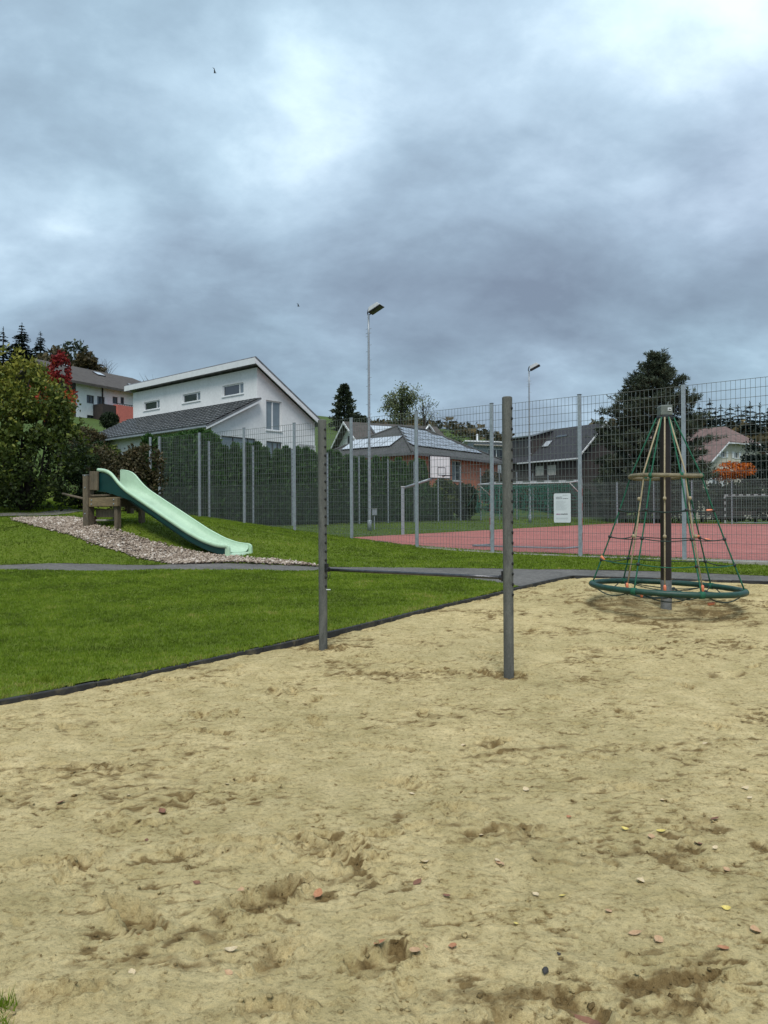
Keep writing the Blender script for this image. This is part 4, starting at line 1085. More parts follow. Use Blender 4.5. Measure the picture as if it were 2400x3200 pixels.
mb = MB(); mb.tube([(p.x, p.y, Z1(p.x, p.y) - .1), (p.x, p.y, p.z + .02)], .03, 8); make('box_post', mb, MT['steel'], bx0)
mb = MB(); mb.box(p + UP * .33, (.28, .16, .02)); make('box_lid', mb, MT['white_trim'], bx0)

# ---- basketball hoop
hp = P(1259, 1671, 34.0); hx, hy = hp.x, hp.y; hz = Z1(hx, hy)
hoop = thing('basketball_hoop', 'white basketball backboard on a cranked grey post', 'basketball hoop', (hx, hy, hz))
zt = P(1259, 1522, 34.0).z
mb = MB(); mb.box((hx, hy, (hz - .2 + zt) / 2), (.15, .15, zt - hz + .2)); make('post', mb, MT['steel'], hoop, bevel=.01)
mb = MB(); mb.box((hx, hy, zt + .015), (.18, .18, .03)); make('post_cap', mb, MT['white_trim'], hoop)
be = Vector((.80, .60, 0)); bn = Vector((.60, -.80, 0))     # board edge direction, face normal
bl = P(1344, 1493, 33.4); bh = P(1344, 1424, 33.4).z - bl.z; bw = 1.22
mid = bl + be * bw / 2 + UP * .08
mb = MB(); s_ = Vector((hx, hy, zt - .06)); 
for off in (Vector((0, 0, 0)),):
    d_ = (mid - bn * .1 - s_); mb.tube([s_, s_ + d_ * .5, s_ + d_], .06, 8)
make('arm', mb, MT['steel'], hoop, sm=True)
bdm = MB(); bdm.obox(bl, be * bw, bn * -.03, UP * bh); bo = make('backboard', bdm, MT['white'], hoop, bevel=.01)
mb = MB(); fr = .035
for (u0, u1, w0, w1) in ((-.02, bw + .02, -.02, fr - .02), (-.02, bw + .02, bh - fr + .02, bh + .02), (-.02, fr - .02, fr - .02, bh - fr + .02), (bw - fr + .02, bw + .02, fr - .02, bh - fr + .02)):
    mb.obox(bl + be * u0 + UP * w0 + bn * .006, be * (u1 - u0), bn * -.05, UP * (w1 - w0))
make('board_rim', mb, MT['blacksteel'], bo)
mb = MB(); q0, q1, w0, w1, lw = bw * .38, bw * .76, .12, .50, .03
for (u0, u1, a0, a1) in ((q0, q1, w0, w0 + lw), (q0, q1, w1 - lw, w1), (q0, q0 + lw, w0 + lw, w1 - lw), (q1 - lw, q1, w0 + lw, w1 - lw)):
    mb.obox(bl + be * u0 + UP * a0 + bn * .001, be * (u1 - u0), bn * .003, UP * (a1 - a0))
make('target_square', mb, MT['ink'], bo)
rc_ = bl + be * (bw * .62) + bn * .36 + UP * .10
mb = MB(); mb.tube([rc_ + Vector((.225 * math.cos(t * .2618), .225 * math.sin(t * .2618), 0)) for t in range(24)], .014, 8, closed=True); mb.tube([rc_ - bn * .22, rc_ - bn * .36], .03, 8); make('rim', mb, MT['blacksteel'], hoop, sm=True)

# ---- goals
def goal(pr_, pl_, back, label, name='handball_goal', zfun=None, net=True, striped=MT['redpaint'], height=2.0):
    pr_, pl_ = np.array(pr_, float), np.array(pl_, float); back = np.array(back, float)
    zg = [zfun(*p) for p in (pr_, pl_)]
    root = thing(name, label, 'goal', (pr_[0], pr_[1], zg[0]), 'goals on the red court')
    A, B = Vector((pr_[0], pr_[1], zg[0])), Vector((pl_[0], pl_[1], zg[1])); bk = Vector((back[0], back[1], 0))
    w = .08; e = (B - A); e.z = 0; e.normalize(); nn = Vector((-e.y, e.x, 0))
    def striped_bar(nm, p, q, k):
        d = (q - p) / k; up = UP if abs(d.normalized().z) < .9 else nn
        s1_ = d.cross(up).normalized() * w; s2_ = d.cross(s1_).normalized() * w
        mbw = MB(); mbw.obox(p - s1_ / 2 - s2_ / 2, d * k, s1_, s2_); o = make(nm, mbw, MT['lamp_grey'], root)
        for i in range(1, k, 2):
            mbr = MB(); mbr.obox(p + d * i - s1_ * .53 - s2_ * .53, d, s1_ * 1.06, s2_ * 1.06); make('band', mbr, striped if nm == 'goal_post' or not net else MT['capgrey'], o)
    H = UP * height
    striped_bar('goal_post', A, A + H, 9); striped_bar('goal_post', B, B + H, 9); striped_bar('crossbar', A + H + e * -.04, B + H + e * .04, 13)
    ta, tb = A + H * .965 + bk * .8, B + H * .965 + bk * .8; ga, gb_ = A + bk * 1.15 + UP * .03, B + bk * 1.15 + UP * .03
    mb = MB()
    for p, q in ((A + H, ta), (B + H, tb), (ta, tb)): mb.tube([p, q], .022, 7)
    make('top_frame', mb, MT['lamp_grey'], root, sm=True)
    mb = MB()
    for p, q in ((A + UP * .03, ga), (B + UP * .03, gb_), (ga, gb_)): mb.tube([p, q], .025, 7)
    make('ground_frame', mb, MT['steel'], root, sm=True)
    mb = MB()
    for p, q in ((ta, A + UP * height * .80), (tb, B + UP * height * .80)): mb.tube([p, q], .016, 6)
    make('brace', mb, MT['white'], root, sm=True)
    if net:
        mb = MB(); r = .0065; rr = random.Random(4)
        # hitched-up net: loose swags over the top frame and a hanging back
        def nn_(p, q, sag): mb.tube([p + (q - p) * t - UP * sag * 4 * t * (1 - t) for t in (0, .25, .5, .75, 1)], r, 4, caps=False)
        m = 30
        for i in range(m + 1):
            t = i / m; f0 = A + H + (B - A) * t; b0_ = ta + (tb - ta) * t; nn_(f0, b0_, .10 + rr.uniform(0, .08))
            g0 = ga + (gb_ - ga) * t; nn_(b0_, b0_ + (g0 - b0_) * rr.uniform(.42, .58) + e * rr.uniform(-.12, .12), 0)
            nn_(b0_, b0_ + (g0 - b0_) * rr.uniform(.25, .45) + e * rr.uniform(.1, .3), .05)
            nn_(b0_ + e * .05, b0_ + (g0 - b0_) * rr.uniform(.2, .4) - e * rr.uniform(.1, .35), .05)
        for j in range(1, 9):
            t = j / 16; nn_(ta + (ga - ta) * t, tb + (gb_ - tb) * t, .03)
        for j in range(8):
            t = j / 8; nn_(A + H + (ta - A - H) * t, B + H + (tb - B - H) * t, .12)
        for i in range(10):
            t = i / 20
            for s0_, s1_, s2_ in ((A, ta, ga), (B, tb, gb_)):
                nn_(s0_ + H * (1 - t), s1_ + (s2_ - s1_) * t, .05)
        make('net', mb, MT['net'], root)
    return root
goal((5.88, 22.1), (3.45, 23.8), (-.62, -.785), 'goal with a bunched green net standing behind the near fence', zfun=lambda x, y: .47 + .011 * (y - 18))
fg = P(2266, 1637, 52.5)
goal((fg.x, fg.y), (fg.x + 2.85, fg.y - .95), (.30, .95), 'bare white and dark banded goal at the far end of the court', zfun=lambda x, y: .47 + .011 * (y - 18), net=False, striped=MT['brown'])
# ================================================================== HOUSES
def to3_factory(O, e, n_out):
    """a along e, z up, d inwards from the wall face"""
    e = Vector((e[0], e[1], 0)); n = Vector((n_out[0], n_out[1], 0)); O = Vector((O[0], O[1], 0))
    return lambda a, z, d=0.0: O + e * a + UP * z - n * d
def wall_mesh(mb, to3, outer, holes=(), depth=.16):
    loops = [[Vector((a, z, 0)) for a, z in outer]] + [[Vector((a, z, 0)) for a, z in h] for h in holes]
    flat = [p for l in loops for p in l]; k = len(mb.v)
    mb.v += [tuple(to3(p.x, p.y, 0)) for p in flat]
    for t in tessellate_polygon(loops): mb.f.append(tuple(k + i for i in t))
    for h in holes:
        for i in range(len(h)):
            (a0, z0), (a1, z1) = h[i], h[(i + 1) % len(h)]
            mb.add([to3(a0, z0, 0), to3(a1, z1, 0), to3(a1, z1, depth), to3(a0, z0, depth)], [(0, 1, 2, 3)])
def rect(a0, a1, z0, z1): return [(a0, z0), (a1, z0), (a1, z1), (a0, z1)]
def obar(mb, to3, a0, a1, z0, z1, d0, d1):
    mb.hexa([to3(a0, z0, d0), to3(a1, z0, d0), to3(a1, z0, d1), to3(a0, z0, d1), to3(a0, z1, d0), to3(a1, z1, d0), to3(a1, z1, d1), to3(a0, z1, d1)])
def window(root, to3, a0, a1, z0, z1, splits=(), depth=.12, fm='white_trim', gm='glass', fw=.06, sill=True, gms=None):
    mb = MB(); d0, d1 = depth - .05, depth + .02
    obar(mb, to3, a0, a1, z0, z0 + fw, d0, d1); obar(mb, to3, a0, a1, z1 - fw, z1, d0, d1)
    obar(mb, to3, a0, a0 + fw, z0 + fw, z1 - fw, d0, d1); obar(mb, to3, a1 - fw, a1, z0 + fw, z1 - fw, d0, d1)
    xs = [a0 + fw] + [a0 + (a1 - a0) * s for s in splits] + [a1 - fw]
    for s in splits: c = a0 + (a1 - a0) * s; obar(mb, to3, c - fw * .6, c + fw * .6, z0 + fw, z1 - fw, d0 + .004, d1)
    w = make('window', mb, MT[fm], root)
    for i in range(len(xs) - 1):
        m2 = MB(); obar(m2, to3, xs[i], xs[i + 1], z0 + fw, z1 - fw, depth - .01, depth + .01); make('pane', m2, MT[gms[i] if gms else gm], w)
    if sill:
        m2 = MB(); obar(m2, to3, a0 - .05, a1 + .05, z0 - .05, z0 - .002, -.05, depth); make('sill', m2, MT['white_trim'], w)
    return w
def roof_part(root, name, quad, t, m, tile=None):
    mb = MB(); mb.slab(quad, t); return make(name, mb, MT[m], root)
def tile_rows(roof, q, rows, tile_w, m, rise=.035, first=.0):
    """q: eave-start, eave-end, ridge-end, ridge-start of the roof face; one course of tiles per part"""
    q = [Vector(p) for p in q]; n = (q[1] - q[0]).cross(q[3] - q[0]).normalized()
    if n.z < 0: n = -n
    for r in range(rows):
        t0, t1 = r / rows, (r + 1) / rows + .25 / rows
        a0, b0 = q[0].lerp(q[3], t0), q[1].lerp(q[2], t0); a1, b1 = q[0].lerp(q[3], min(t1, 1)), q[1].lerp(q[2], min(t1, 1))
        L = (b0 - a0).length; k = max(2, int(L / tile_w)); v = []; f = []
        for i in range(k):
            for (s, h) in ((0.0, .008), (.30, .030), (.62, .030), (.92, .006)):
                s_ = (i + s) / k; p = a0.lerp(b0, s_); u = a1.lerp(b1, s_)
                v += [p + n * (h + rise), u + n * (h * .5 + .004), p + n * .002]
        c = len(v) // 3
        for i in range(c - 1): f += [(3 * i, 3 * i + 3, 3 * i + 4, 3 * i + 1), (3 * i + 2, 3 * i + 5, 3 * i + 3, 3 * i)]
        mb = MB(); mb.add(v, f); make('tile_row', mb, MT[m], roof, fix=False)

# ---- white house with stepped roof
WO = P(660, 1319, 40.0); WO.z = 0
eg, el = Vector((.65, .76, 0)), Vector((-.76, .65, 0))
wh = thing('white_house', 'white rendered house with a stepped dark tiled roof behind the hedge', 'house', (WO.x, WO.y, Z1(WO.x, WO.y)))
Wd = lambda g, l, z: WO + eg * g + el * l + UP * z
zE = P(660, 1319, 40).z - .05; zB = 2.6; zJ = zE + 3.25 * .50; zK = P(805, 1142, 42.5).z - .12; gK, gR = 3.2, 7.8; zR = zK - (gR - gK) * .60; LEN = 13.2
wtop = lambda g: zE + g * .50 if g < gK else zK - (g - gK) * .60
toG = to3_factory(WO, eg, -el)          # gable wall faces right and towards the court
def gw(x0, x1, y0, y1):
    a0, za = on_plane(x0, y1, WO, eg); a1, _ = on_plane(x1, y1, WO, eg); am = (x0 + x1) / 2
    _, z0 = on_plane(am, y1, WO, eg); _, z1 = on_plane(am, y0, WO, eg); return a0, a1, z0, z1
G = [gw(832, 880, 1253, 1346), gw(692, 799, 1366, 1440), gw(833, 881, 1380, 1440), gw(934, 986, 1390, 1440)]
mb = MB()
wall_mesh(mb, toG, [(0, zB), (gR, zB), (gR, zR), (gK, zK), (gK, zJ), (0, zE)], [rect(*g) for g in G])
make('gable_wall', mb, MT['render_white'], wh)
mb = MB(); toL = to3_factory(WO + eg * gK, el, -eg)
C = []
for (x0, x1, y0, y1) in ((449, 499, 1253, 1280), (570, 626, 1228, 1256), (695, 761, 1200, 1235)):
    a0, z0 = on_plane(x1, y1, WO + eg * gK, el); a1, z1 = on_plane(x0, y0, WO + eg * gK, el)
    am, zm0 = on_plane((x0 + x1) / 2, y1, WO + eg * gK, el); _, zm1 = on_plane((x0 + x1) / 2, y0, WO + eg * gK, el)
    C.append((a0, a1, zm0, zm1))
wall_mesh(mb, toL, [(0, zJ - .4), (LEN, zJ - .4), (LEN, zK), (0, zK)], [rect(*c) for c in C]); make('upper_wall', mb, MT['render_white'], wh)
for c in C: window(wh, toL, *c, splits=(.22,), fw=.07, gms=['glass_mid', 'glass'])
mb = MB(); toF = to3_factory(WO, el, -eg); wall_mesh(mb, toF, [(0, zB), (LEN, zB), (LEN, zE), (0, zE)], [rect(.8, 4.6, zE - 2.5, zE - .75), rect(6.6, 8.4, zE - 2.3, zE - .9)]); make('front_wall', mb, MT['render_white'], wh)
window(wh, toF, .8, 4.6, zE - 2.5, zE - .75, (.33, .66)); window(wh, toF, 6.6, 8.4, zE - 2.3, zE - .9, (.5,))
mb = MB(); mb.add([Wd(gR, 0, zB), Wd(gR, LEN, zB), Wd(gR, LEN, zR), Wd(gR, 0, zR)], [(0, 1, 2, 3)])
mb.add([Wd(0, LEN, zB), Wd(gR, LEN, zB), Wd(gR, LEN, zR), Wd(gK, LEN, zK), Wd(gK, LEN, zJ), Wd(0, LEN, zE)], [tuple(range(6))]); make('back_wall', mb, MT['render_white'], wh, fix=False)
window(wh, toG, *G[0], splits=(.45,), gm='glass_mid', fm='white_trim', fw=.07)
window(wh, toG, *G[1], splits=(.36, .80), gm='glass_mid', fm='frame'); window(wh, toG, *G[2], splits=(.45, .78), gm='glass_mid', fm='frame'); window(wh, toG, *G[3], splits=(.42,), gm='glass', fm='frame')
OV = .35
low = [Wd(-.55, -OV, wtop(-.55) + .10), Wd(-.55, LEN + .3, wtop(-.55) + .10), Wd(gK, LEN + .3, zJ + .10), Wd(gK, -OV, zJ + .10)]
rl = make('lower_roof', MB().slab([low[1], low[0], low[3], low[2]], .10), MT['roof_dark'], wh)
tile_rows(rl, low, 11, .33, 'roof_dark', .085)
mb = MB(); e_ = lambda g0, g1, l0, l1, f, t0, t1: mb.hexa([Wd(g0, l0, f(g0) + t0), Wd(g1, l0, f(g1) + t0), Wd(g1, l1, f(g1) + t0), Wd(g0, l1, f(g0) + t0), Wd(g0, l0, f(g0) + t1), Wd(g1, l0, f(g1) + t1), Wd(g1, l1, f(g1) + t1), Wd(g0, l1, f(g0) + t1)])
fl = lambda g: zE + g * .5; fu = lambda g: zK - (g - gK) * .60
e_(-.55, gK - .03, -OV + .01, -OV + .07, fl, -.13, .02); make('barge_board', mb, MT['white_trim'], wh)
mb = MB(); e_(gK - .45, gR + .55, -OV - .06, -OV, fu, -.14, .12); make('barge_board', mb, MT['white_trim'], wh)
up = [Wd(gK - .45, -OV, fu(gK - .45) + .14), Wd(gK - .45, LEN + .3, fu(gK - .45) + .14), Wd(gR + .55, LEN + .3, fu(gR + .55) + .14), Wd(gR + .55, -OV, fu(gR + .55) + .14)]
ru = make('upper_roof', MB().slab(up, .14), MT['roof_dark'], wh)
tile_rows(ru, [up[3], up[2], up[1], up[0]], 14, .30, 'roof_dark', .05)
mb = MB(); f_ = fu(gK - .45); mb.obox(Wd(gK - .50, -OV - .05, f_ - .18), eg * .05, el * (LEN + .7), UP * .34); make('fascia', mb, MT['white_trim'], wh)
mb = MB(); mb.obox(Wd(-.68, -OV, fl(-.6) - .02), eg * .11, el * (LEN + .6), UP * .10); make('gutter', mb, MT['steel'], wh, bevel=.02)
mb = MB(); mb.tube([Wd(-.6, .15, fl(-.6)), Wd(-.5, .15, fl(-.6) - .25), Wd(-.06, .15, fl(-.6) - .55), Wd(-.06, .15, zB)], .045, 8); make('downpipe', mb, MT['steel'], wh, sm=True)
mb = MB(); mb.obox(Wd(-.12, 1.2, zE - .62), eg * .12, el * 4.2, UP * .14); make('awning_box', mb, MT['white_trim'], wh, bevel=.02)
p = P(719, 1150, 44.5); mb = MB(); mb.tube([p - UP * .9, p + UP * .05, p + UP * .05], [.13, .13, .10], 10); mb.tube([p + UP * .09, p + UP * .13], .15, 10); make('flue', mb, MT['steel'], wh)

# ---- brick bungalow with hipped roof
BE = P(1288, 1412, 50.0); zBe = BE.z
bl_, br_ = Vector((-.787, .617, 0)), Vector((.617, .787, 0)); BL, BR, RISE = 9.4, 13.2, 2.55
Bd = lambda l, r, z: Vector((BE.x, BE.y, 0)) + bl_ * l + br_ * r + UP * z
bun = thing('brick_bungalow', 'red brick bungalow with grey hipped roof and solar panels', 'house', tuple(Bd(0, 0, Z1(BE.x, BE.y))))
ins_ = .55; zg_ = 1.6; zw = zBe - .08
toR = to3_factory(Bd(ins_, ins_, 0), br_, -bl_); toLw = to3_factory(Bd(ins_, ins_, 0), bl_, -br_)
a0, _ = on_plane(1412, 1450, Bd(ins_, ins_, 0), br_); a1, _ = on_plane(1442, 1450, Bd(ins_, ins_, 0), br_)
_, wz1 = on_plane(1427, 1440, Bd(ins_, ins_, 0), br_); _, wz0 = on_plane(1427, 1503, Bd(ins_, ins_, 0), br_)
mb = MB(); wall_mesh(mb, toR, [(0, zg_), (BR - 2 * ins_, zg_), (BR - 2 * ins_, zw), (0, zw)], [rect(a0, a1, wz0, wz1)]); make('wall', mb, MT['brick_r'], bun)
window(bun, toR, a0, a1, wz0, wz1, (.45,), gms=['glass_mid', 'glass'])
mb = MB(); wall_mesh(mb, toLw, [(0, zg_), (BL - 2 * ins_, zg_), (BL - 2 * ins_, zw), (0, zw)], [rect(1.6, 3.2, zw - 1.6, zw - .35)]); make('wall', mb, MT['brick_l'], bun)
window(bun, toLw, 1.6, 3.2, zw - 1.6, zw - .35, (.5,))
mb = MB(); mb.add([Bd(BL - ins_, ins_, zg_), Bd(BL - ins_, BR - ins_, zg_), Bd(BL - ins_, BR - ins_, zw), Bd(BL - ins_, ins_, zw)], [(0, 1, 2, 3)]); mb.add([Bd(ins_, BR - ins_, zg_), Bd(BL - ins_, BR - ins_, zg_), Bd(BL - ins_, BR - ins_, zw), Bd(ins_, BR - ins_, zw)], [(0, 1, 2, 3)]); make('wall', mb, MT['brick_l'], bun, fix=False)
h2 = BL / 2; cnr = [Bd(0, 0, zBe), Bd(0, BR, zBe), Bd(BL, BR, zBe), Bd(BL, 0, zBe)]; r0, r1 = Bd(h2, h2, zBe + RISE), Bd(h2, BR - h2, zBe + RISE)
mb = MB(); mb.add(cnr + [r0, r1], [(0, 4, 3), (0, 1, 5, 4), (1, 2, 5), (2, 3, 4, 5), (3, 2, 1, 0)]); broof = make('roof', mb, MT['roof_grey'], bun)
for (p, q) in ((cnr[0], r0), (r0, r1), (r1, cnr[1]), (r0, cnr[3])):
    mb = MB(); mb.tube([p + UP * .02, q + UP * .02], .09, 8); make('ridge_cap', mb, MT['roof_grey'], broof, sm=True)
mb = MB()
for i in range(4): mb.prism([cnr[i], cnr[(i + 1) % 4], cnr[(i + 1) % 4] - UP * .2, cnr[i] - UP * .2], (Vector((BE.x, BE.y, 0)) + bl_ * h2 + br_ * 6 - Vector((cnr[i].x, cnr[i].y, 0))).normalized() * .05)
make('fascia', mb, MT['roof_dark'], broof)
def face_pt(l_or_r, up_, right=True):      # on the right or left roof face: metres along the eave, fraction up the slope
    d = h2 * up_
    return (Bd(d, l_or_r, zBe + RISE * up_) if right else Bd(l_or_r, d, zBe + RISE * up_))
def panel(root, s0, s1, u0, u1, right, m, name):
    q = [face_pt(s0, u0, right), face_pt(s1, u0, right), face_pt(s1, u1, right), face_pt(s0, u1, right)]
    n = (q[1] - q[0]).cross(q[3] - q[0]).normalized(); n = n if n.z > 0 else -n
    mb = MB(); mb.hexa([p + n * .05 for p in q] + [p + n * .10 for p in q]); o = make(name, mb, MT['frame'], root)
    c = sum(q, Vector()) / 4; q2 = [c + (p - c) * .95 for p in q]
    mb = MB(); mb.hexa([p + n * .09 for p in q2] + [p + n * .106 for p in q2]); make('panel_glass', mb, MT[m], o)
for row in range(5):
    u0 = .22 + row * .14
    for k in range(11 - int(1.6 * row)):
        s0_ = 1.5 + row * .62 + k * .95
        if s0_ + .93 < BR - h2 * u0 - 1.0: panel(bun, s0_, s0_ + .91, u0, u0 + .132, True, 'solar', 'solar_panel')
for k in range(5): panel(bun, 2.7 + k * .92, 2.7 + k * .92 + .90, .22, .56, False, 'solarwhite', 'collector_panel')

# ---- generic gabled house
def gable_house(name, label, O, eg_, el_, wid, ln, zb_, ze, zr, wallm, roofm, ovg=.5, ove=.5, trim='white_trim', halfhip=None, cat='house'):
    O = Vector((O[0], O[1], 0)); D = lambda g, l, z: O + eg_ * g + el_ * l + UP * z
    root = thing(name, label, cat, tuple(D(0, 0, max(zb_, Z1(O.x, O.y)))))
    h = wid / 2; sl = (zr - ze) / h; return root, D, h, sl
# ---- dark house
DO = P(1800, 1425, 62); DO.z = 0
dg, dl = Vector((.825, .565, 0)), Vector((-.565, .825, 0)); DW, DL_, ze = 6.6, 9.0, P(1800, 1425, 62).z
dk, Dd, h, sl = gable_house('dark_house', 'dark timber clad house with slate roof and two pale lit windows', DO, dg, dl, DW, DL_, 1.2, ze, ze + 2.9, 'clad', 'slate')
zr_ = ze + 2.9
toE = to3_factory(Dd(0, 0, 0), dl, -dg); toA = to3_factory(Dd(0, 0, 0), dg, -dl)
ws = []
for (x0, x1, y0, y1) in ((1669, 1699, 1454, 1488), (1706.6, 1737.5, 1451, 1487)):
    a0, _ = on_plane(x1, y1, DO, dl); a1, _ = on_plane(x0, y1, DO, dl); _, z0 = on_plane((x0 + x1) / 2, y1, DO, dl); _, z1 = on_plane((x0 + x1) / 2, y0, DO, dl); ws.append((a0, a1, z0, z1))
mb = MB(); wall_mesh(mb, toE, [(0, 1), (DL_, 1), (DL_, ze), (0, ze)], [rect(*w) for w in ws]); make('wall', mb, MT['clad'], dk)
for w in ws: window(dk, toE, *w, splits=(), gm='lit_pane', fm='frame', sill=False)
mb = MB(); wall_mesh(mb, toA, [(0, 1), (DW, 1), (DW, ze), (h, zr_), (0, ze)]); make('gable_wall', mb, MT['clad'], dk)
mb = MB(); mb.add([Dd(DW, 0, 1), Dd(DW, DL_, 1), Dd(DW, DL_, ze), Dd(DW, 0, ze)], [(0, 1, 2, 3)]); mb.add([Dd(0, DL_, 1), Dd(DW, DL_, 1), Dd(DW, DL_, ze), Dd(h, DL_, zr_), Dd(0, DL_, ze)], [(0, 1, 2, 3, 4)]); make('back_wall', mb, MT['clad'], dk, fix=False)
fr_ = lambda g: ze + (g if g <= h else DW - g) * sl + .10
q = [Dd(-.3, DL_ + .3, fr_(-.3)), Dd(-.3, -.45, fr_(-.3)), Dd(h, -.45, zr_ + .10), Dd(h, DL_ + .3, zr_ + .10)]; dr = make('roof', MB().slab(q, .10), MT['slate'], dk)
q = [Dd(DW + .3, -.45, fr_(DW + .3)), Dd(DW + .3, DL_ + .3, fr_(DW + .3)), Dd(h + .002, DL_ + .3, zr_ + .10), Dd(h + .002, -.45, zr_ + .10)]; make('roof', MB().slab(q, .10), MT['slate'], dk)
mb = MB(); mb.obox(Dd(-.40, -.45, fr_(-.3) - .14), dg * .10, dl * 7.0, UP * .12); make('gutter', mb, MT['white_trim'], dk)
for g0, g1 in ((-.3, h), (DW + .3, h)):
    mb = MB(); p0, p1 = Dd(g0, -.52, fr_(g0) - .12), Dd(g1, -.52, fr_(g1) - .12); mb.hexa([p0, p1, p1 + dl * .06, p0 + dl * .06, p0 + UP * .16, p1 + UP * .16, p1 + dl * .06 + UP * .16, p0 + dl * .06 + UP * .16]); make('barge_board', mb, MT['white_trim'], dk)
def roofw(root, D, g0, g1, l0, l1, f, m='solarwhite'):
    mb = MB(); q = [D(g0, l0, f(g0)), D(g0, l1, f(g0)), D(g1, l1, f(g1)), D(g1, l0, f(g1))]; n = (q[1] - q[0]).cross(q[3] - q[0]).normalized(); n = n if n.z > 0 else -n
    mb.hexa([p + n * .01 for p in q] + [p + n * .09 for p in q]); o = make('roof_window', mb, MT['frame'], root)
    c = sum(q, Vector()) / 4; q = [c + (p - c) * .86 for p in q]; mb = MB(); mb.hexa([p + n * .085 for p in q] + [p + n * .10 for p in q]); make('pane', mb, MT[m], o)
roofw(dk, Dd, 1.15, 1.85, 4.2, 5.0, fr_); roofw(dk, Dd, 2.15, 2.35, 2.9, 4.2, fr_, 'glass')
mb = MB(); z0_ = fr_(.35); mb.hexa([Dd(.35, 5.4, z0_ - .3), Dd(.35, 8.6, z0_ - .3), Dd(2.9, 8.6, z0_ - .3), Dd(2.9, 5.4, z0_ - .3), Dd(.35, 5.4, z0_ + 1.75), Dd(.35, 8.6, z0_ + 1.75), Dd(2.9, 8.6, zr_ - .1), Dd(2.9, 5.4, zr_ - .1)]); dm = make('dormer', mb, MT['clad'], dk)
mb = MB(); q = [Dd(.10, 8.8, z0_ + 1.72), Dd(.10, 5.2, z0_ + 1.72), Dd(3.0, 5.2, zr_), Dd(3.0, 8.8, zr_)]; mb.slab([p + UP * .12 for p in q], .12); make('dormer_roof', mb, MT['steel'], dm)
for k in range(4):
    mb = MB(); mb.obox(Dd(.315, 5.7 + k * .72, z0_ - .05), dg * .04, dl * .62, UP * 1.6); make('dormer_panel', mb, MT['frame'], dm)

# ---- cream house
CO = P(2206, 1447, 75); ze = CO.z; CO.z = 0
cg, cl_ = Vector((.87, .49, 0)), Vector((-.49, .87, 0)); CWd, CLn = 10.8, 12.0
cr, Cd, h, sl = gable_house('cream_house', 'cream house with pinkish half-hipped roof behind the orange bush', CO, cg, cl_, CWd, CLn, 1.2, ze, ze + 4.1, 'render_cream', 'roof_pink')
zr_ = ze + 4.1; kk = 2.95; zk = ze + kk * sl; hh = h - kk
toC = to3_factory(Cd(0, 0, 0), cg, -cl_)
CW = []
for (x0, x1, y0, y1) in ((2254, 2264, 1409, 1429), (2295, 2305, 1412, 1432)):
    a0, _ = on_plane(x0, y1, CO, cg); a1, _ = on_plane(x1, y1, CO, cg); _, z0 = on_plane(x0, y1, CO, cg); _, z1 = on_plane(x0, y0, CO, cg); CW.append((a0, a1 + .15, z0, z1))
CW.append((1.0, 2.2, ze - 2.6, ze - 1.2)); CW.append((6.2, 7.4, ze - 2.6, ze - 1.2))
mb = MB(); wall_mesh(mb, toC, [(0, 1), (CWd, 1), (CWd, ze), (CWd - kk, zk), (kk, zk), (0, ze)], [rect(*w) for w in CW]); make('gable_wall', mb, MT['render_cream'], cr)
for i, w in enumerate(CW):
    ww = window(cr, toC, *w, splits=(.5,))
    for s_ in (-1, 1):
        wd_ = (w[1] - w[0]) * .55; c0 = w[0] - wd_ - .04 if s_ < 0 else w[1] + .04
        mb = MB(); obar(mb, toC, c0, c0 + wd_, w[2], w[3], -.05, 0); make('shutter', mb, MT['white_trim'], ww)
mb = MB(); mb.add([Cd(0, 0, 1), Cd(0, CLn, 1), Cd(0, CLn, ze), Cd(0, 0, ze)], [(0, 1, 2, 3)]); mb.add([Cd(CWd, 0, 1), Cd(CWd, CLn, 1), Cd(CWd, CLn, ze), Cd(CWd, 0, ze)], [(0, 1, 2, 3)]); mb.add([Cd(0, CLn, 1), Cd(CWd, CLn, 1), Cd(CWd, CLn, ze), Cd(h, CLn, zr_), Cd(0, CLn, ze)], [(0, 1, 2, 3, 4)]); make('wall', mb, MT['render_cream'], cr, fix=False)
fr_ = lambda g: ze + (g if g <= h else CWd - g) * sl + .12
mb = MB(); o_ = .6
E0, E1, K0, RG, RB_, EB = Cd(-o_, -o_, fr_(-o_)), Cd(-o_, CLn, fr_(-o_)), Cd(kk - .1, -o_, fr_(kk - .1)), Cd(h, 1.7, zr_ + .12), Cd(h, CLn, zr_ + .12), None
F0_, F1_, K1 = Cd(CWd + o_, -o_, fr_(-o_)), Cd(CWd + o_, CLn, fr_(-o_)), Cd(CWd - kk + .1, -o_, fr_(kk - .1))
tv = [E0, E1, RB_, RG, K0, F0_, F1_, K1]
mb.add(tv + [p - UP * .14 for p in tv], [(0, 4, 3, 2, 1), (5, 6, 2, 3, 7), (4, 7, 3), (8, 9, 10, 11, 12), (13, 15, 11, 10, 14), (12, 11, 15), (0, 8, 12, 4), (4, 12, 15, 7), (7, 15, 13, 5), (0, 1, 9, 8), (5, 13, 14, 6), (1, 2, 10, 9), (2, 6, 14, 10)])
make('roof', mb, MT['roof_pink'], cr)
mb = MB(); p0, p1 = Cd(kk - .1, -o_ - .05, fr_(kk - .1) - .22), Cd(CWd - kk + .1, -o_ - .05, fr_(kk - .1) - .22); mb.hexa([p0, p1, p1 + cl_ * .05, p0 + cl_ * .05, p0 + UP * .12, p1 + UP * .12, p1 + UP * .12 + cl_ * .05, p0 + UP * .12 + cl_ * .05]); make('barge_board', mb, MT['white_trim'], cr)
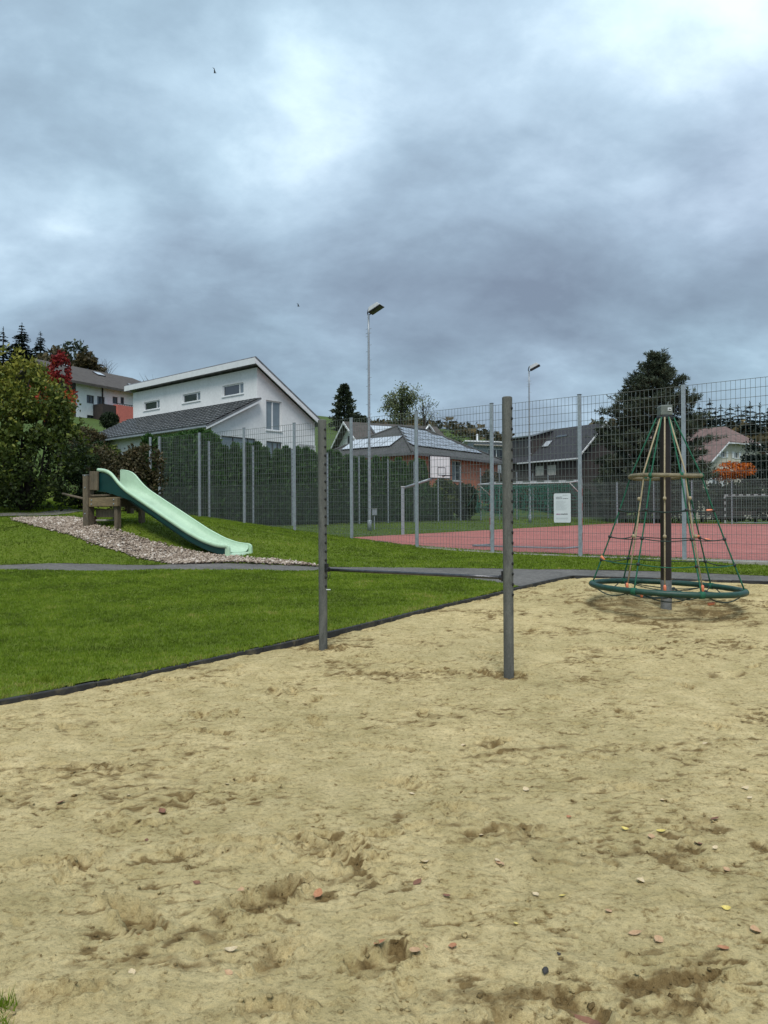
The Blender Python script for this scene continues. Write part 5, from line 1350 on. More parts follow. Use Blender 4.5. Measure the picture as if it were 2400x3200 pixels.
for a_, b_ in (((-o_), kk - .1), (CWd + o_, CWd - kk + .1)):
    mb = MB(); p0, p1 = Cd(a_, -o_ - .05, fr_(a_) - .20), Cd(b_, -o_ - .05, fr_(b_) - .20); mb.hexa([p0, p1, p1 + cl_ * .05, p0 + cl_ * .05, p0 + UP * .16, p1 + UP * .16, p1 + UP * .16 + cl_ * .05, p0 + UP * .16 + cl_ * .05]); make('barge_board', mb, MT['white_trim'], cr)

# ---- brown-roofed chalet up the slope
HO = P(246, 1191, 65); ze = HO.z; HO.z = 0
hl_, hg_ = Vector((.50, .866, 0)), Vector((-.866, .50, 0)); HL, HW = 13.6, 9.6; zr_ = ze + 2.35; h = HW / 2; HZB = 6.5
ch_ = thing('hillside_chalet', 'white hillside house with broad brown roof behind the red maple', 'house', tuple(HO + UP * Z1(HO.x, HO.y)))
Hd = lambda g, l, z: HO + hg_ * g + hl_ * l + UP * z
toH = to3_factory(Hd(.9, 0, 0), hl_, -hg_)
HWn = []
for (x0, x1, y0, y1) in ((271, 294, 1235, 1261), (304, 327, 1239, 1268), (352, 368, 1240, 1262), (377, 388, 1241, 1262), (272, 296, 1298, 1328), (304, 318, 1300, 1328)):
    a0, _ = on_plane(x0, y1, Hd(.9, 0, 0), hl_); a1, _ = on_plane(x1, y1, Hd(.9, 0, 0), hl_); _, z0 = on_plane((x0 + x1) / 2, y1, Hd(.9, 0, 0), hl_); _, z1 = on_plane((x0 + x1) / 2, y0, Hd(.9, 0, 0), hl_)
    HWn.append((a0, a1, z0, z1))
mb = MB(); wall_mesh(mb, toH, [(.4, HZB), (HL - .4, HZB), (HL - .4, ze + .35), (.4, ze + .35)], [rect(*w) for w in HWn]); make('wall', mb, MT['render_white'], ch_)
for w in HWn: window(ch_, toH, *w, splits=(.5,), fm='frame', fw=.08)
toHg = to3_factory(Hd(HW - .9, .4, 0), -hg_, -hl_)
fr_ = lambda g: ze + (g if g <= h else HW - g) * (2.35 / h)
mb = MB(); wall_mesh(mb, toHg, [(0, HZB), (HW - 1.8, HZB), (HW - 1.8, fr_(.9)), (h - .9, zr_ - .05), (0, fr_(.9))], [rect(1.2, 2.4, ze - 2, ze - .7), rect(5, 6.2, ze - 2, ze - .7)]); make('gable_wall', mb, MT['dark_wood'], ch_)
window(ch_, toHg, 1.2, 2.4, ze - 2, ze - .7, (.5,)); window(ch_, toHg, 5, 6.2, ze - 2, ze - .7, (.5,))
mb = MB(); mb.add([Hd(.9, HL - .4, HZB), Hd(HW - .9, HL - .4, HZB), Hd(HW - .9, HL - .4, fr_(.9)), Hd(.9, HL - .4, fr_(.9))], [(0, 1, 2, 3)]); mb.add([Hd(HW - .9, .4, HZB), Hd(HW - .9, HL - .4, HZB), Hd(HW - .9, HL - .4, fr_(.9)), Hd(HW - .9, .4, fr_(.9))], [(0, 1, 2, 3)]); make('wall', mb, MT['render_white'], ch_, fix=False)
mb = MB(); o_ = 1.1; hp_ = 3.4
tv = [Hd(0, -o_, ze), Hd(0, HL, ze), Hd(h, HL - hp_, zr_), Hd(h, -o_, zr_), Hd(HW, -o_, ze), Hd(HW, HL, ze)]
mb.add(tv + [p - UP * .22 for p in tv], [(0, 1, 2, 3), (4, 3, 2, 5), (1, 5, 2), (6, 9, 8, 7), (10, 11, 8, 9), (7, 8, 11), (0, 6, 7, 1), (0, 3, 9, 6), (3, 4, 10, 9), (4, 5, 11, 10), (1, 7, 11, 5)])
make('roof', mb, MT['roof_brown'], ch_)
frh = lambda g: ze + g * (2.35 / h) + .01
roofw(ch_, Hd, 3.2, 4.0, 4.6, 5.5, frh); roofw(ch_, Hd, 1.2, 2.0, 7.0, 7.9, frh); roofw(ch_, Hd, 4.1, 4.5, 1.6, 2.3, frh)
a0, z1_ = on_plane(367, 1264, Hd(-.6, 0, 0), hl_); a1, _ = on_plane(425, 1264, Hd(-.6, 0, 0), hl_); _, z0_ = on_plane(390, 1335, Hd(-.6, 0, 0), hl_)
mb = MB(); mb.obox(Hd(-.6, a0, z0_), hl_ * (a1 - a0), hg_ * 1.5, UP * (z1_ - z0_)); bal = make('balcony_wall', mb, MT['coral'], ch_)
mb = MB(); mb.obox(Hd(-.45, a0 - 1.5, z0_ + .2), hl_ * 1.48, hg_ * 1.3, UP * (z1_ - z0_ - .3)); make('balcony_side', mb, MT['dark_wood'], ch_)
mb = MB(); mb.obox(Hd(-.62, a0, z1_ + .08), hl_ * (a1 - a0), hg_ * .05, UP * .05)
for k in range(8): mb.obox(Hd(-.60, a0 + (a1 - a0) * k / 8, z1_), hl_ * .04, hg_ * .03, UP * .08)
make('balcony_rail', mb, MT['dark_wood'], bal)
mb = MB(); p = Hd(.82, 3.2, ze); mb.tube([p, p - UP * 4.5], .06, 8); make('downpipe', mb, MT['dark_wood'], ch_)

# ---- white gabled house behind the bungalow
GO = P(1093, 1322, 76); zr_ = GO.z; GO.z = 0
gr_, gg_ = Vector((.90, .436, 0)), Vector((.436, -.90, 0)); gw_, GLn = 5.2, 9.8; ze = zr_ - 3.6
gh = thing('white_gabled_house', 'white gabled house with dark roof and skylight behind the bungalow', 'house', tuple(GO + UP * Z1(GO.x, GO.y)))
Gd = lambda g, l, z: GO + gg_ * g + gr_ * l + UP * z
toGa = to3_factory(Gd(-gw_, 0, 0), gg_, -gr_)
frg = lambda g: zr_ - abs(g) * 3.6 / gw_
HN = [rect(4.6, 5.3, zr_ - 2.3, zr_ - 1.3), rect(5.9, 6.5, zr_ - 2.2, zr_ - 1.5), rect(4.7, 5.4, zr_ - 3.6, zr_ - 2.9), rect(6.0, 6.5, zr_ - 3.6, zr_ - 2.7), rect(2.4, 3.4, zr_ - 4.4, zr_ - 3.5)]
mb = MB(); wall_mesh(mb, toGa, [(.6, 5), (2 * gw_ - .6, 5), (2 * gw_ - .6, frg(gw_ - .6)), (gw_, zr_), (.6, frg(gw_ - .6))], HN); make('gable_wall', mb, MT['render_white'], gh)
for hn in HN: window(gh, toGa, hn[0][0], hn[1][0], hn[0][1], hn[2][1], (), fm='frame')
mb = MB(); mb.add([Gd(gw_ - .6, 0, 5), Gd(gw_ - .6, GLn, 5), Gd(gw_ - .6, GLn, ze), Gd(gw_ - .6, 0, ze)], [(0, 1, 2, 3)]); mb.add([Gd(gw_ - .6, GLn, 5), Gd(-gw_ + .6, GLn, 5), Gd(-gw_ + .6, GLn, ze), Gd(0, GLn, zr_), Gd(gw_ - .6, GLn, ze)], [(0, 1, 2, 3, 4)]); make('wall', mb, MT['render_white'], gh, fix=False)
for s_ in (1, -1):
    q = [Gd(s_ * gw_, -.7, ze + .12), Gd(s_ * gw_, GLn + .5, ze + .12), Gd(0, GLn + .5, zr_ + .12), Gd(0, -.7, zr_ + .12)]
    if s_ < 0: q = [q[1], q[0], q[3], q[2]]
    make('roof', MB().slab(q, .16), MT['roof_brown'], gh)
    mb = MB(); p0, p1 = Gd(s_ * gw_, -.76, ze - .12), Gd(0, -.76, zr_ - .12); mb.hexa([p0, p1, p1 + gr_ * .06, p0 + gr_ * .06, p0 + UP * .24, p1 + UP * .24, p1 + UP * .24 + gr_ * .06, p0 + UP * .24 + gr_ * .06]); make('barge_board', mb, MT['white_trim'], gh)
roofw(gh, Gd, .5, 2.3, 1.8, 4.6, lambda g: frg(g) + .13)
# small cross gable at the far end of its ridge
mb = MB(); k0 = Gd(1.4, GLn - 1.2, zr_ - 1.3); a_, b_, c_ = Gd(1.4, GLn - 2.4, zr_ - 1.35), Gd(1.4, GLn - .1, zr_ - 1.35), Gd(1.4, GLn - 1.25, zr_ + .05)
mb.prism([a_, b_, c_], gg_ * -1.4); dgb = make('cross_gable', mb, MT['roof_brown'], gh)
for p, q in ((a_, c_), (b_, c_)):
    mb = MB(); mb.tube([p + gg_ * .06, q + gg_ * .06], .10, 4); make('barge_board', mb, MT['white_trim'], dgb)

# ---- flat-roofed house further back
fo = P(1452, 1372, 84); zt = fo.z
fh = thing('flat_roofed_house', 'grey house with pale flat roof edge seen beyond the bungalow', 'house', (fo.x, fo.y, Z1(fo.x, fo.y)))
mb = MB(); mb.obox((fo.x + .4, fo.y, 3), (8.0, 0, 0), (0, 7, 0), (0, 0, zt - 3.3)); fw_ = make('wall', mb, MT['steel'], fh)
mb = MB(); mb.obox((fo.x, fo.y - .4, zt - .30), (8.8, 0, -.35), (0, 8, 0), (0, 0, .14)); make('roof', mb, MT['white_trim'], fh)
mb = MB(); mb.obox((fo.x + 1.0, fo.y - .7, zt - .75), (7.8, 0, -.35), (0, 8, 0), (0, 0, .12)); make('roof', mb, MT['concrete'], fh)
toP = to3_factory(Vector((fo.x, fo.y - .01, 0)), Vector((1, 0, 0)), Vector((0, -1, 0)))
window(fh, toP, 2.6, 4.6, zt - 2.6, zt - 1.2, (.5,), depth=-.03); window(fh, toP, 6.6, 7.8, zt - 2.6, zt - 1.2, (.5,), depth=-.03)
pc = P(1491, 1362, 86); mb = MB(); mb.tube([pc - UP * .6, pc + UP * .2], .12, 8); make('chimney_pipe', mb, MT['white_trim'], fh)
# ================================================================== TREES AND SHRUBS
def nth(k):
    w = ['first', 'second', 'third', 'fourth', 'fifth', 'sixth', 'seventh', 'eighth', 'ninth', 'tenth', 'eleventh', 'twelfth', 'thirteenth', 'fourteenth', 'fifteenth', 'sixteenth', 'seventeenth', 'eighteenth', 'nineteenth']
    t = ['twentieth', 'thirtieth', 'fortieth']; tw = ['twenty', 'thirty', 'forty']
    k += 1
    return w[k - 1] if k < 20 else (t[k // 10 - 2] if k % 10 == 0 else tw[k // 10 - 2] + '-' + w[k % 10 - 1])
def rand_dirs(n, rng):
    v = rng.normal(size=(n, 3)); return v / np.linalg.norm(v, axis=1, keepdims=True)
def leaves_mesh(name, pts, dirs, ln, wd, tint, rng):
    """one rhombus leaf per point"""
    n = len(pts); side = np.cross(dirs, rand_dirs(n, rng)); side /= np.maximum(np.linalg.norm(side, axis=1, keepdims=True), 1e-6)
    nr = np.cross(dirs, side)
    l = np.broadcast_to(ln, (n,))[:, None]; w = np.broadcast_to(wd, (n,))[:, None]
    V = np.stack([pts, pts + dirs * l * .5 + side * w + nr * w * .4, pts + dirs * l, pts + dirs * l * .5 - side * w + nr * w * .4], 1)
    return npmesh(name, V.reshape(-1, 3), np.arange(4 * n).reshape(n, 4), {'tint': np.repeat(tint, 4)})
def lobes_points(lobes, n, rng, shell=.55, gap=.0, gs=.6, seed=0):
    vol = np.array([l[3] * l[4] * l[5] for l in lobes]); vol = vol ** .75 / (vol ** .75).sum(); out = []
    for l, f in zip(lobes, vol):
        k = int(n * f) + 1; d = rand_dirs(k, rng); r = (shell + (1 - shell) * rng.random(k)) * (1 + .16 * fbm(d[:, 0] * 2.3 + l[0], d[:, 2] * 2.3 + d[:, 1], 3, seed + 5))
        p = np.array(l[:3]) + d * np.array(l[3:6]) * r[:, None]; out.append(p)
    p = np.vstack(out)
    if gap:
        g = fbm(p[:, 0] / gs + p[:, 1] / gs * .6, p[:, 2] / gs, 3, seed); p = p[g > gap - 1]
    return p
def branchy(mb, base, tips, r0, rng, bend=.15, n=6):
    base = np.array(base)
    for t in tips:
        t = np.array(t); mid = (base + t) / 2 + rng.normal(0, bend, 3) * np.linalg.norm(t - base) * .5
        pts = [(1 - s) ** 2 * base + 2 * s * (1 - s) * mid + s * s * t for s in np.linspace(0, 1, 6)]
        mb.tube(pts, [max(.006, r0 * (1 - .85 * s)) for s in np.linspace(0, 1, 6)], n)
LM = {
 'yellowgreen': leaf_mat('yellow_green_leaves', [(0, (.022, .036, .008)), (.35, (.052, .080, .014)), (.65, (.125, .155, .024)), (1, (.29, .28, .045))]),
 'redleaf': leaf_mat('red_maple_leaves', [(0, (.10, .012, .012)), (.4, (.24, .022, .024)), (.7, (.42, .060, .030)), (1, (.55, .17, .04))]),
 'brownleaf': leaf_mat('brown_green_leaves', [(0, (.020, .022, .010)), (.45, (.062, .055, .022)), (.8, (.125, .095, .045)), (1, (.20, .16, .09))]),
 'darkgreen': leaf_mat('dark_green_leaves', [(0, (.010, .020, .008)), (.5, (.028, .050, .016)), (1, (.065, .095, .030))]),
 'thuja': leaf_mat('thuja_sprays', [(0, (.018, .048, .012)), (.5, (.050, .120, .030)), (1, (.105, .190, .055))]),
 'pine': leaf_mat('pine_needles', [(0, (.026, .038, .023)), (.5, (.054, .073, .042)), (1, (.105, .125, .070))], trans=.08),
 'spruce': leaf_mat('spruce_needles', [(0, (.008, .015, .012)), (.5, (.016, .030, .021)), (1, (.032, .050, .034))], trans=.08),
 'orange': leaf_mat('orange_leaves', [(0, (.30, .065, .012)), (.45, (.58, .155, .020)), (.8, (.75, .25, .035)), (1, (.80, .38, .09))]),
 'pale': leaf_mat('pale_green_leaves', [(0, (.07, .09, .035)), (.5, (.15, .18, .08)), (1, (.28, .30, .17))]),
 'autumn': leaf_mat('mixed_autumn_leaves', [(0, (.030, .030, .014)), (.45, (.075, .060, .026)), (.8, (.13, .10, .04)), (1, (.22, .16, .06))]),
}
rv = np.random.default_rng(21)
def shrub(name, label, cat, base, lobes, n, ln, wd, lm, group=None, shell=.55, gap=.75, gs=.6, tintf=None, stems=7, seed=0, up=.25, bark='bark_dark', sr=.05):
    bx, by = base; bz = Z1(bx, by); root = thing(name, label, cat, (bx, by, bz), group)
    p = lobes_points(lobes, n, rv, shell, gap, gs, seed); p = p[p[:, 2] > z_all(p[:, 0], p[:, 1]) + .03]
    d = rand_dirs(len(p), rv) + np.array([0, 0, up]); d /= np.linalg.norm(d, axis=1, keepdims=True)
    t = rv.normal(.42, .16, len(p)) + .22 * fbm(p[:, 0] / .5, p[:, 2] / .5 + p[:, 1], 3, seed + 9)
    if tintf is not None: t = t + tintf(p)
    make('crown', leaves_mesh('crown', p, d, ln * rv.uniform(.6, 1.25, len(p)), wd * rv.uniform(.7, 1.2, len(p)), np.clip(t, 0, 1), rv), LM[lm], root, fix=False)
    mb = MB(); tips = [tuple(np.array(l[:3]) + rv.normal(0, .3, 3) * np.array(l[3:6])) for l in lobes for _ in range(max(1, stems // len(lobes)))]
    branchy(mb, (bx, by, bz - .1), tips, sr, rv); make('trunk', mb, MT[bark], root, sm=True)
    return root
# big yellow-green shrub at the left edge
b0 = P(75, 1590, 24.2); X, Y, Zb = b0.x, b0.y, Z1(b0.x, b0.y)
lob = [(X - 1.0, Y, Zb + 1.6, 1.9, 1.6, 1.8), (X + .55, Y - .1, Zb + 1.7, 1.6, 1.5, 1.75), (X - .9, Y, Zb + 3.5, 1.5, 1.4, 1.5), (X + .35, Y, Zb + 3.3, 1.25, 1.2, 1.25), (X - 1.3, Y, Zb + 4.6, .9, .9, .7), (X + .0, Y, Zb + 4.3, .7, .7, .7), (X + 1.0, Y - .2, Zb + 2.9, .85, .9, 1.0), (X - 3.0, Y + .3, Zb + 2.6, 1.6, 1.4, 2.2)] + [(X + u_, Y - .2, Zb + w_, .16, .16, .55) for u_, w_ in ((-1.5, 5.1), (-1.0, 5.25), (-.55, 4.9), (-.1, 4.85), (.35, 4.5), (.75, 4.3), (1.15, 3.75), (1.5, 3.2), (-1.9, 4.9), (1.75, 2.4))]
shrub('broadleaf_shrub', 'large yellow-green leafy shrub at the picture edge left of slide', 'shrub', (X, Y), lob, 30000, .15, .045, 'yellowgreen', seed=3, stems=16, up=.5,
      tintf=lambda p: .16 + .40 * (p[:, 2] - Zb - 2.9) / 2.4 - .18 * sstep(p[:, 0], X - .2, X + 1.4), gap=.72)  # tint paints the lit top and shaded lower right, besides real yellow tips
# red maple behind it
b1 = P(180, 1330, 31); X, Y = b1.x, b1.y; Zb = Z1(X, Y); zt = P(185, 1102, 31).z
shrub('red_maple', 'bright red and crimson maple rising behind the yellow-green shrub', 'tree', (X, Y), [(X, Y, zt - 1.6, .55, .6, 1.5), (X - .2, Y, zt - 2.0, 1.05, .9, .9), (X + .2, Y, zt - .7, .32, .4, .75)], 7200, .15, .05, 'redleaf', seed=7, stems=9, gap=.8,
      tintf=lambda p: .38 - .46 * sstep(p[:, 2], zt - 1.9, zt - .6))
# brown-green shrub by the fence corner, green shrub between
b2 = P(395, 1560, 26.5); X, Y = b2.x, b2.y; Zb = Z1(X, Y)
shrub('viburnum_shrub', 'brownish green shrub behind the top of the slide', 'shrub', (X, Y), [(X, Y, Zb + 1.0, 1.45, 1.1, 1.0), (X + .65, Y, Zb + 1.7, .75, .7, .75), (X - .7, Y, Zb + 1.35, .8, .8, .85), (X + .1, Y, Zb + 1.9, .7, .6, .5)], 11000, .13, .042, 'brownleaf', seed=13, gap=.8)
b3 = P(265, 1570, 25.8); X, Y = b3.x, b3.y; Zb = Z1(X, Y)
shrub('privet_shrub', 'dark green shrub between the large shrub and the slide platform', 'shrub', (X, Y), [(X - .2, Y, Zb + .8, .95, .8, .9), (X - .1, Y, Zb + 1.6, .65, .6, .75), (X + .35, Y, Zb + .7, .6, .6, .7)], 7000, .11, .035, 'darkgreen', seed=17, gap=.8, tintf=lambda p: .08)
b4 = P(330, 1400, 33); X, Y = b4.x, b4.y; Zb = Z1(X, Y)
shrub('garden_shrub', 'mixed green and russet shrub below the coral balcony wall', 'shrub', (X, Y), [(X, Y, Zb + 1.4, 1.3, 1, 1.2), (X - 1.0, Y, Zb + 1.6, .9, .8, 1.3), (X + .9, Y + .4, Zb + 1.0, .9, .8, .8)], 6000, .14, .045, 'autumn', seed=19, gap=.8)
for (px_, top_, Y_, lm_, lab_, sd_) in ((262, 1335, 46, 'autumn', 'loose brown-green bush on the slope under the chalet windows', 25), (285, 1378, 42, 'darkgreen', 'dark green bush just below the left end of the white house roof', 27), (335, 1392, 40, 'yellowgreen', 'pale green bush low in front of the white house eave', 29)):
    c_ = P(px_, top_, Y_); g_ = Z1(c_.x, Y_); hh_ = max(1.2, c_.z - g_)
    shrub('slope_bush', lab_, 'shrub', (c_.x, Y_), [(c_.x, Y_, g_ + hh_ * .55, .95, .9, hh_ * .48), (c_.x + .7, Y_ + .2, g_ + hh_ * .4, .8, .8, hh_ * .4), (c_.x - .7, Y_, g_ + hh_ * .42, .8, .8, hh_ * .42)], 5000, .17, .055, lm_, 'bushes on the slope', seed=sd_, gap=.85)
bb = P(342, 1325, 52); Zt = P(342, 1290, 52).z
shrub('ball_shrub', 'round clipped dark evergreen in front of the coral balcony wall', 'shrub', (bb.x, bb.y), [(bb.x, bb.y, Zt - .55, .62, .62, .60)], 2600, .13, .04, 'darkgreen', seed=23, gap=0, shell=.7, tintf=lambda p: -.2)

# ---- thuja hedge: single plants
def thuja_mesh(h, r, seed):
    rng = np.random.default_rng(seed); n = 2600
    t = rng.random(n) ** 1.15; a = rng.uniform(0, 6.28, n)
    prof = r * np.clip((1 - t) ** .55, 0, 1) * (.62 + .38 * np.clip(t / .12, 0, 1)) * (1 + .22 * perlin(a * 1.1 + seed, t * 7, seed))
    rr = prof * (.72 + .32 * rng.random(n))
    p = np.stack([np.cos(a) * rr, np.sin(a) * rr, t * h], -1)
    d = np.stack([np.cos(a) * .45, np.sin(a) * .45, np.full(n, .9)], -1) + rng.normal(0, .28, (n, 3)); d /= np.linalg.norm(d, axis=1, keepdims=True)
    return leaves_mesh('crown', p, d, rng.uniform(.16, .30, n), rng.uniform(.05, .085, n), np.clip(rng.normal(.42, .2, n) + .25 * (t - .5), 0, 1), rng)
th = []
for k in range(4):
    m = thuja_mesh(1.0, .16 if k < 3 else .12, 40 + k)
    th.append(m)
TH = []
for k in range(4):
    rng = np.random.default_rng(60 + k); h, r = (3.5, .62) if k < 3 else (4.0, .55)
    m = thuja_mesh(h, r, 60 + k); m.materials.append(LM['thuja'])
    mb = MB(); mb.tube([(0, 0, -.2), (0, 0, h * .5), (0, 0, h * .93)], [.07, .05, .012], 6); tm = mb.mesh('trunk'); tm.materials.append(MT['bark_dark'])
    mb = MB(); mb.tube([(0, 0, .02), (0, 0, .4), (0, 0, h * .5), (0, 0, h * .80)], [r * .35, r * .62, r * .52, r * .12], 9); cm = mb.mesh('inner_growth'); cm.materials.append(LM['thuja']); 
    TH.append((m, tm, cm))
for m in th: bpy.data.meshes.remove(m)
NL = np.array([-LD[1], LD[0]])       # outwards from the side fence
hedge_top = lambda x: np.interp(x, [480, 560, 640, 655, 700, 900, 1000, 1180, 1330, 1400], [1372, 1368, 1380, 1362, 1396, 1408, 1420, 1440, 1448, 1480])
# a taller clipped block of three plants left, then the pointed row
cnt = 0
def thuja(x, y, ztop, k, label, group='thuja plants of the hedge', sxy=1.0):
    global cnt
    z0 = Z1(x, y); m, tm, cm = TH[k]; H0 = 3.5 if k < 3 else 4.0; sc = (ztop - z0) / H0
    root = thing('thuja', label, 'conifer', (x, y, z0), group)
    for mesh, nm in ((m, 'crown'), (cm, 'inner_growth'), (tm, 'trunk')):
        o = bpy.data.objects.new(nm, mesh); COL.objects.link(o); o.parent = root
        o.scale = (sxy, sxy, sc); o.rotation_euler = (0, 0, random.uniform(0, 6.28))
    cnt += 1
N_H = 34
for i in range(N_H):
    c = LC + LD * (.4 + i * .64) + NL * (1.15 + .25 * random.random()) ; x, y = c
    px = 1200 + x / y * FPX; zt = P(px, float(hedge_top(px)) + random.uniform(-9, 10), y).z
    if px > 1345: zt = min(zt, Z1(x, y) + 2.0)
    lab = 'pointed dark thuja behind the side fence, %s in the hedge row from its left end' % nth(i)
    thuja(x, y, zt, i % 3, lab)
# the dense hedge block in front of the white house's terrace
for i in range(7):
    p = P(500 + i * 21, 1380, 33.2 + .5 * i); thuja(p.x, p.y, P(500 + i * 21, 1376 - i * 4, p.y).z, i % 3, 'broad dark thuja below the white awning, %s from the left in that tall block' % nth(i), 'tall thuja block below the awning', 1.25)
p = P(651, 1380, 33.0); thuja(p.x, p.y, P(651, 1358, 33.0).z, 3, 'slender thuja spire taller than the hedge by the downpipe', None)
p = P(676, 1380, 33.5); thuja(p.x, p.y, P(676, 1374, 33.5).z, 3, 'slim pointed thuja just right of the tallest hedge spire', None)

# ---- conifers
def spruce_mesh(h, r, seed, whorls=22, per=9, seg=5, droop=.35, open_=0.0):
    rng = np.random.default_rng(seed); P_, D_, L_, W_ = [], [], [], []
    for w in range(whorls):
        t = .06 + .92 * ((w + rng.random() * .9) / whorls)
        R = r * (1 - t) ** .85 * rng.uniform(.8, 1.12) + .025 * r
        for b in range(per):
            if rng.random() < open_: continue
            a = rng.uniform(0, 6.28); Rb = R * rng.uniform(.65, 1.15)
            for s in range(seg):
                f = (s + .5) / seg; rr = Rb * f
                P_.append((math.cos(a) * rr, math.sin(a) * rr, h * t - droop * Rb * f * f + .25 * Rb * max(0, f - .8)))
                for q in range(3):
                    if q: P_.append(P_[-1])
                    da = a + rng.normal(0, .75); D_.append((math.cos(da), math.sin(da), rng.normal(-.25, .3))); L_.append(Rb * rng.uniform(.28, .5) * (1.1 - .4 * f)); W_.append(Rb * rng.uniform(.075, .14))
    for k in range(14):
        P_.append((0, 0, h * (.92 + .005 * k))); a = rng.uniform(0, 6.28); D_.append((math.cos(a) * .35, math.sin(a) * .35, .9)); L_.append(h * .020); W_.append(h * .0028)
    p, d = np.array(P_), np.array(D_); d /= np.linalg.norm(d, axis=1, keepdims=True)
    return leaves_mesh('crown', p, d, np.array(L_), np.array(W_), np.clip(rng.normal(.42, .2, len(p)), 0, 1), rng)
def tree_obj(name, label, cat, x, y, crown, h, tr, bark='bark_dark', group=None, z0=None):
    z0 = Z1(x, y) if z0 is None else z0
    root = thing(name, label, cat, (x, y, z0), group)
    o = bpy.data.objects.new('crown', crown); COL.objects.link(o); o.parent = root; o.rotation_euler = (0, 0, random.uniform(0, 6.28))
    mb = MB(); mb.tube([(0, 0, -.4), (0, 0, h * .5), (0, 0, h * .96)], [tr, tr * .6, tr * .1], 8); m = mb.mesh('trunk'); m.materials.append(MT[bark]); t = bpy.data.objects.new('trunk', m); COL.objects.link(t); t.parent = root
    return root
SP = {}
for k, (wh_, pe, op) in enumerate(((30, 14, .0), (26, 12, .12), (22, 10, .3))):
    SP[k] = spruce_mesh(1.0, .19 if k != 2 else .17, 80 + k, wh_, pe, 5, .45, op); SP[k].materials.append(LM['spruce'])
def spruce(px, top, Y, kind, label, group, width=1.0):
    x = P(px, top, Y).x; zt = P(px, top, Y).z; z0 = Z1(x, Y) - 1.0; h = zt - z0
    r = tree_obj('spruce_tree', label, 'tree', x, Y, SP[kind], 1.0, .018, group=group, z0=z0)
    for c in r.children: c.scale = (h * width, h * width, h)
for (px, top, kind, lab) in ((10, 1020, 2, 'open dark spruce at the picture edge on the left hill'), (68, 1008, 0, 'densest dark spruce of the three above the left shrub'), (126, 1034, 1, 'shorter spruce just left of the brown chalet roof'), (-40, 1050, 1, 'dark spruce cut off by the picture edge')):
    spruce(px, top, 100 + abs(px) * .05, kind, lab, 'spruces on the left hill', 1.65 if kind else 1.95)
for i, (px, top, kind, Y) in enumerate(sorted(((2160, 1262, 1, 125), (2185, 1258, 0, 128), (2218, 1243, 0, 120), (2252, 1262, 1, 130), (2281, 1260, 0, 125), (2306, 1262, 1, 132), (2330, 1266, 0, 138), (2344, 1252, 0, 118), (2374, 1256, 2, 122), (2398, 1275, 1, 130), (2425, 1262, 0, 126), (2140, 1270, 1, 135), (2200, 1275, 1, 140), (2236, 1272, 0, 140), (2268, 1278, 1, 142), (2318, 1280, 0, 144), (2360, 1285, 0, 140), (2388, 1290, 1, 142)))):
    spruce(px, top, Y, kind, 'tall dark spruce behind the cream house, %s from the left in the row' % nth(i), 'spruces behind the cream house', 1.4)
# far-off wood on the ridge
def wood(name, label, items, lm, cat='wood'):
    V, F, T = [], [], []; k = 0
    for (mesh, x, y, z, hx, hz, rot) in items:
        n = len(mesh.vertices); co = np.empty(n * 3, np.float32); mesh.vertices.foreach_get('co', co); co = co.reshape(-1, 3) * np.array([hx, hx, hz])
        c, s = math.cos(rot), math.sin(rot); q = np.column_stack([co[:, 0] * c - co[:, 1] * s + x, co[:, 0] * s + co[:, 1] * c + y, co[:, 2] + z]); V.append(q)
        F.append(np.arange(n).reshape(-1, 4) + k); k += n; T.append(np.clip(rv.normal(.45, .2, n // 4) + rv.normal(0, .12), 0, 1).repeat(4))
    o = make(name, npmesh(name, np.vstack(V), np.vstack(F), {'tint': np.concatenate(T)}), LM[lm], fix=False); struct(o, label, 'stuff')
    return o
FS = [spruce_mesh(1.0, .19, 120 + k, 12, 6, 2, .5, .05) for k in range(3)]
def blob_mesh(seed, n=170):
    rng = np.random.default_rng(seed); d = rand_dirs(n, rng); r = .5 * (1 + .25 * perlin(d[:, 0] * 3, d[:, 2] * 3 + d[:, 1], seed)); p = d * r[:, None] * rng.uniform(.6, 1, (n, 1)) + np.array([0, 0, .55]); 
    return leaves_mesh('crown', p, rand_dirs(n, rng), np.full(n, .17), np.full(n, .06), rng.random(n), rng)
FB = [blob_mesh(140 + k) for k in range(3)]
it = []; ib = []
ridge_y = lambda px: np.interp(px, [980, 1240, 1290, 1330, 1400, 1450, 1520, 1600, 1700, 1760], [1318, 1312, 1298, 1296, 1300, 1308, 1330, 1352, 1348, 1362])
for q in range(560):
    px = rv.uniform(1240, 1800); Yq = rv.uniform(175, 250); f = rv.random()
    x = (px - 1200) / FPX * Yq; g = Z1(x, Yq); top = P(px, float(ridge_y(px)) + 4 + 60 * f ** 1.2 + rv.normal(0, 3), Yq).z; h = rv.uniform(9, 15)
    (it if rv.random() < .86 else ib).append((FS[q % 3] if 1 else None, x, Yq, top - h, h * rv.uniform(1.2, 1.9), h, rv.uniform(0, 6)))
ib = [(FB[i % 3], a[1], a[2], a[3] + a[5] * .1, a[4] * .75, a[5] * .8, a[6]) for i, a in enumerate(ib)]
for q in range(70):
    px = rv.uniform(1085, 1300); Yq = rv.uniform(185, 230); x = (px - 1200) / FPX * Yq; top = P(px, float(ridge_y(px)) + abs(rv.normal(0, 14)), Yq).z
    ib.append((FB[q % 3], x, Yq, top - 6, 6.5, 6, rv.uniform(0, 6)))
for q in range(160):
    px = rv.uniform(1860, 2440); Yq = rv.uniform(90, 165); x = (px - 1200) / FPX * Yq; top = P(px, 1392 + rv.normal(0, 30), Yq).z; h = rv.uniform(6, 10)
    ib.append((FB[q % 3], x, Yq, top - h * .9, h * .9, h * .9, rv.uniform(0, 6)))
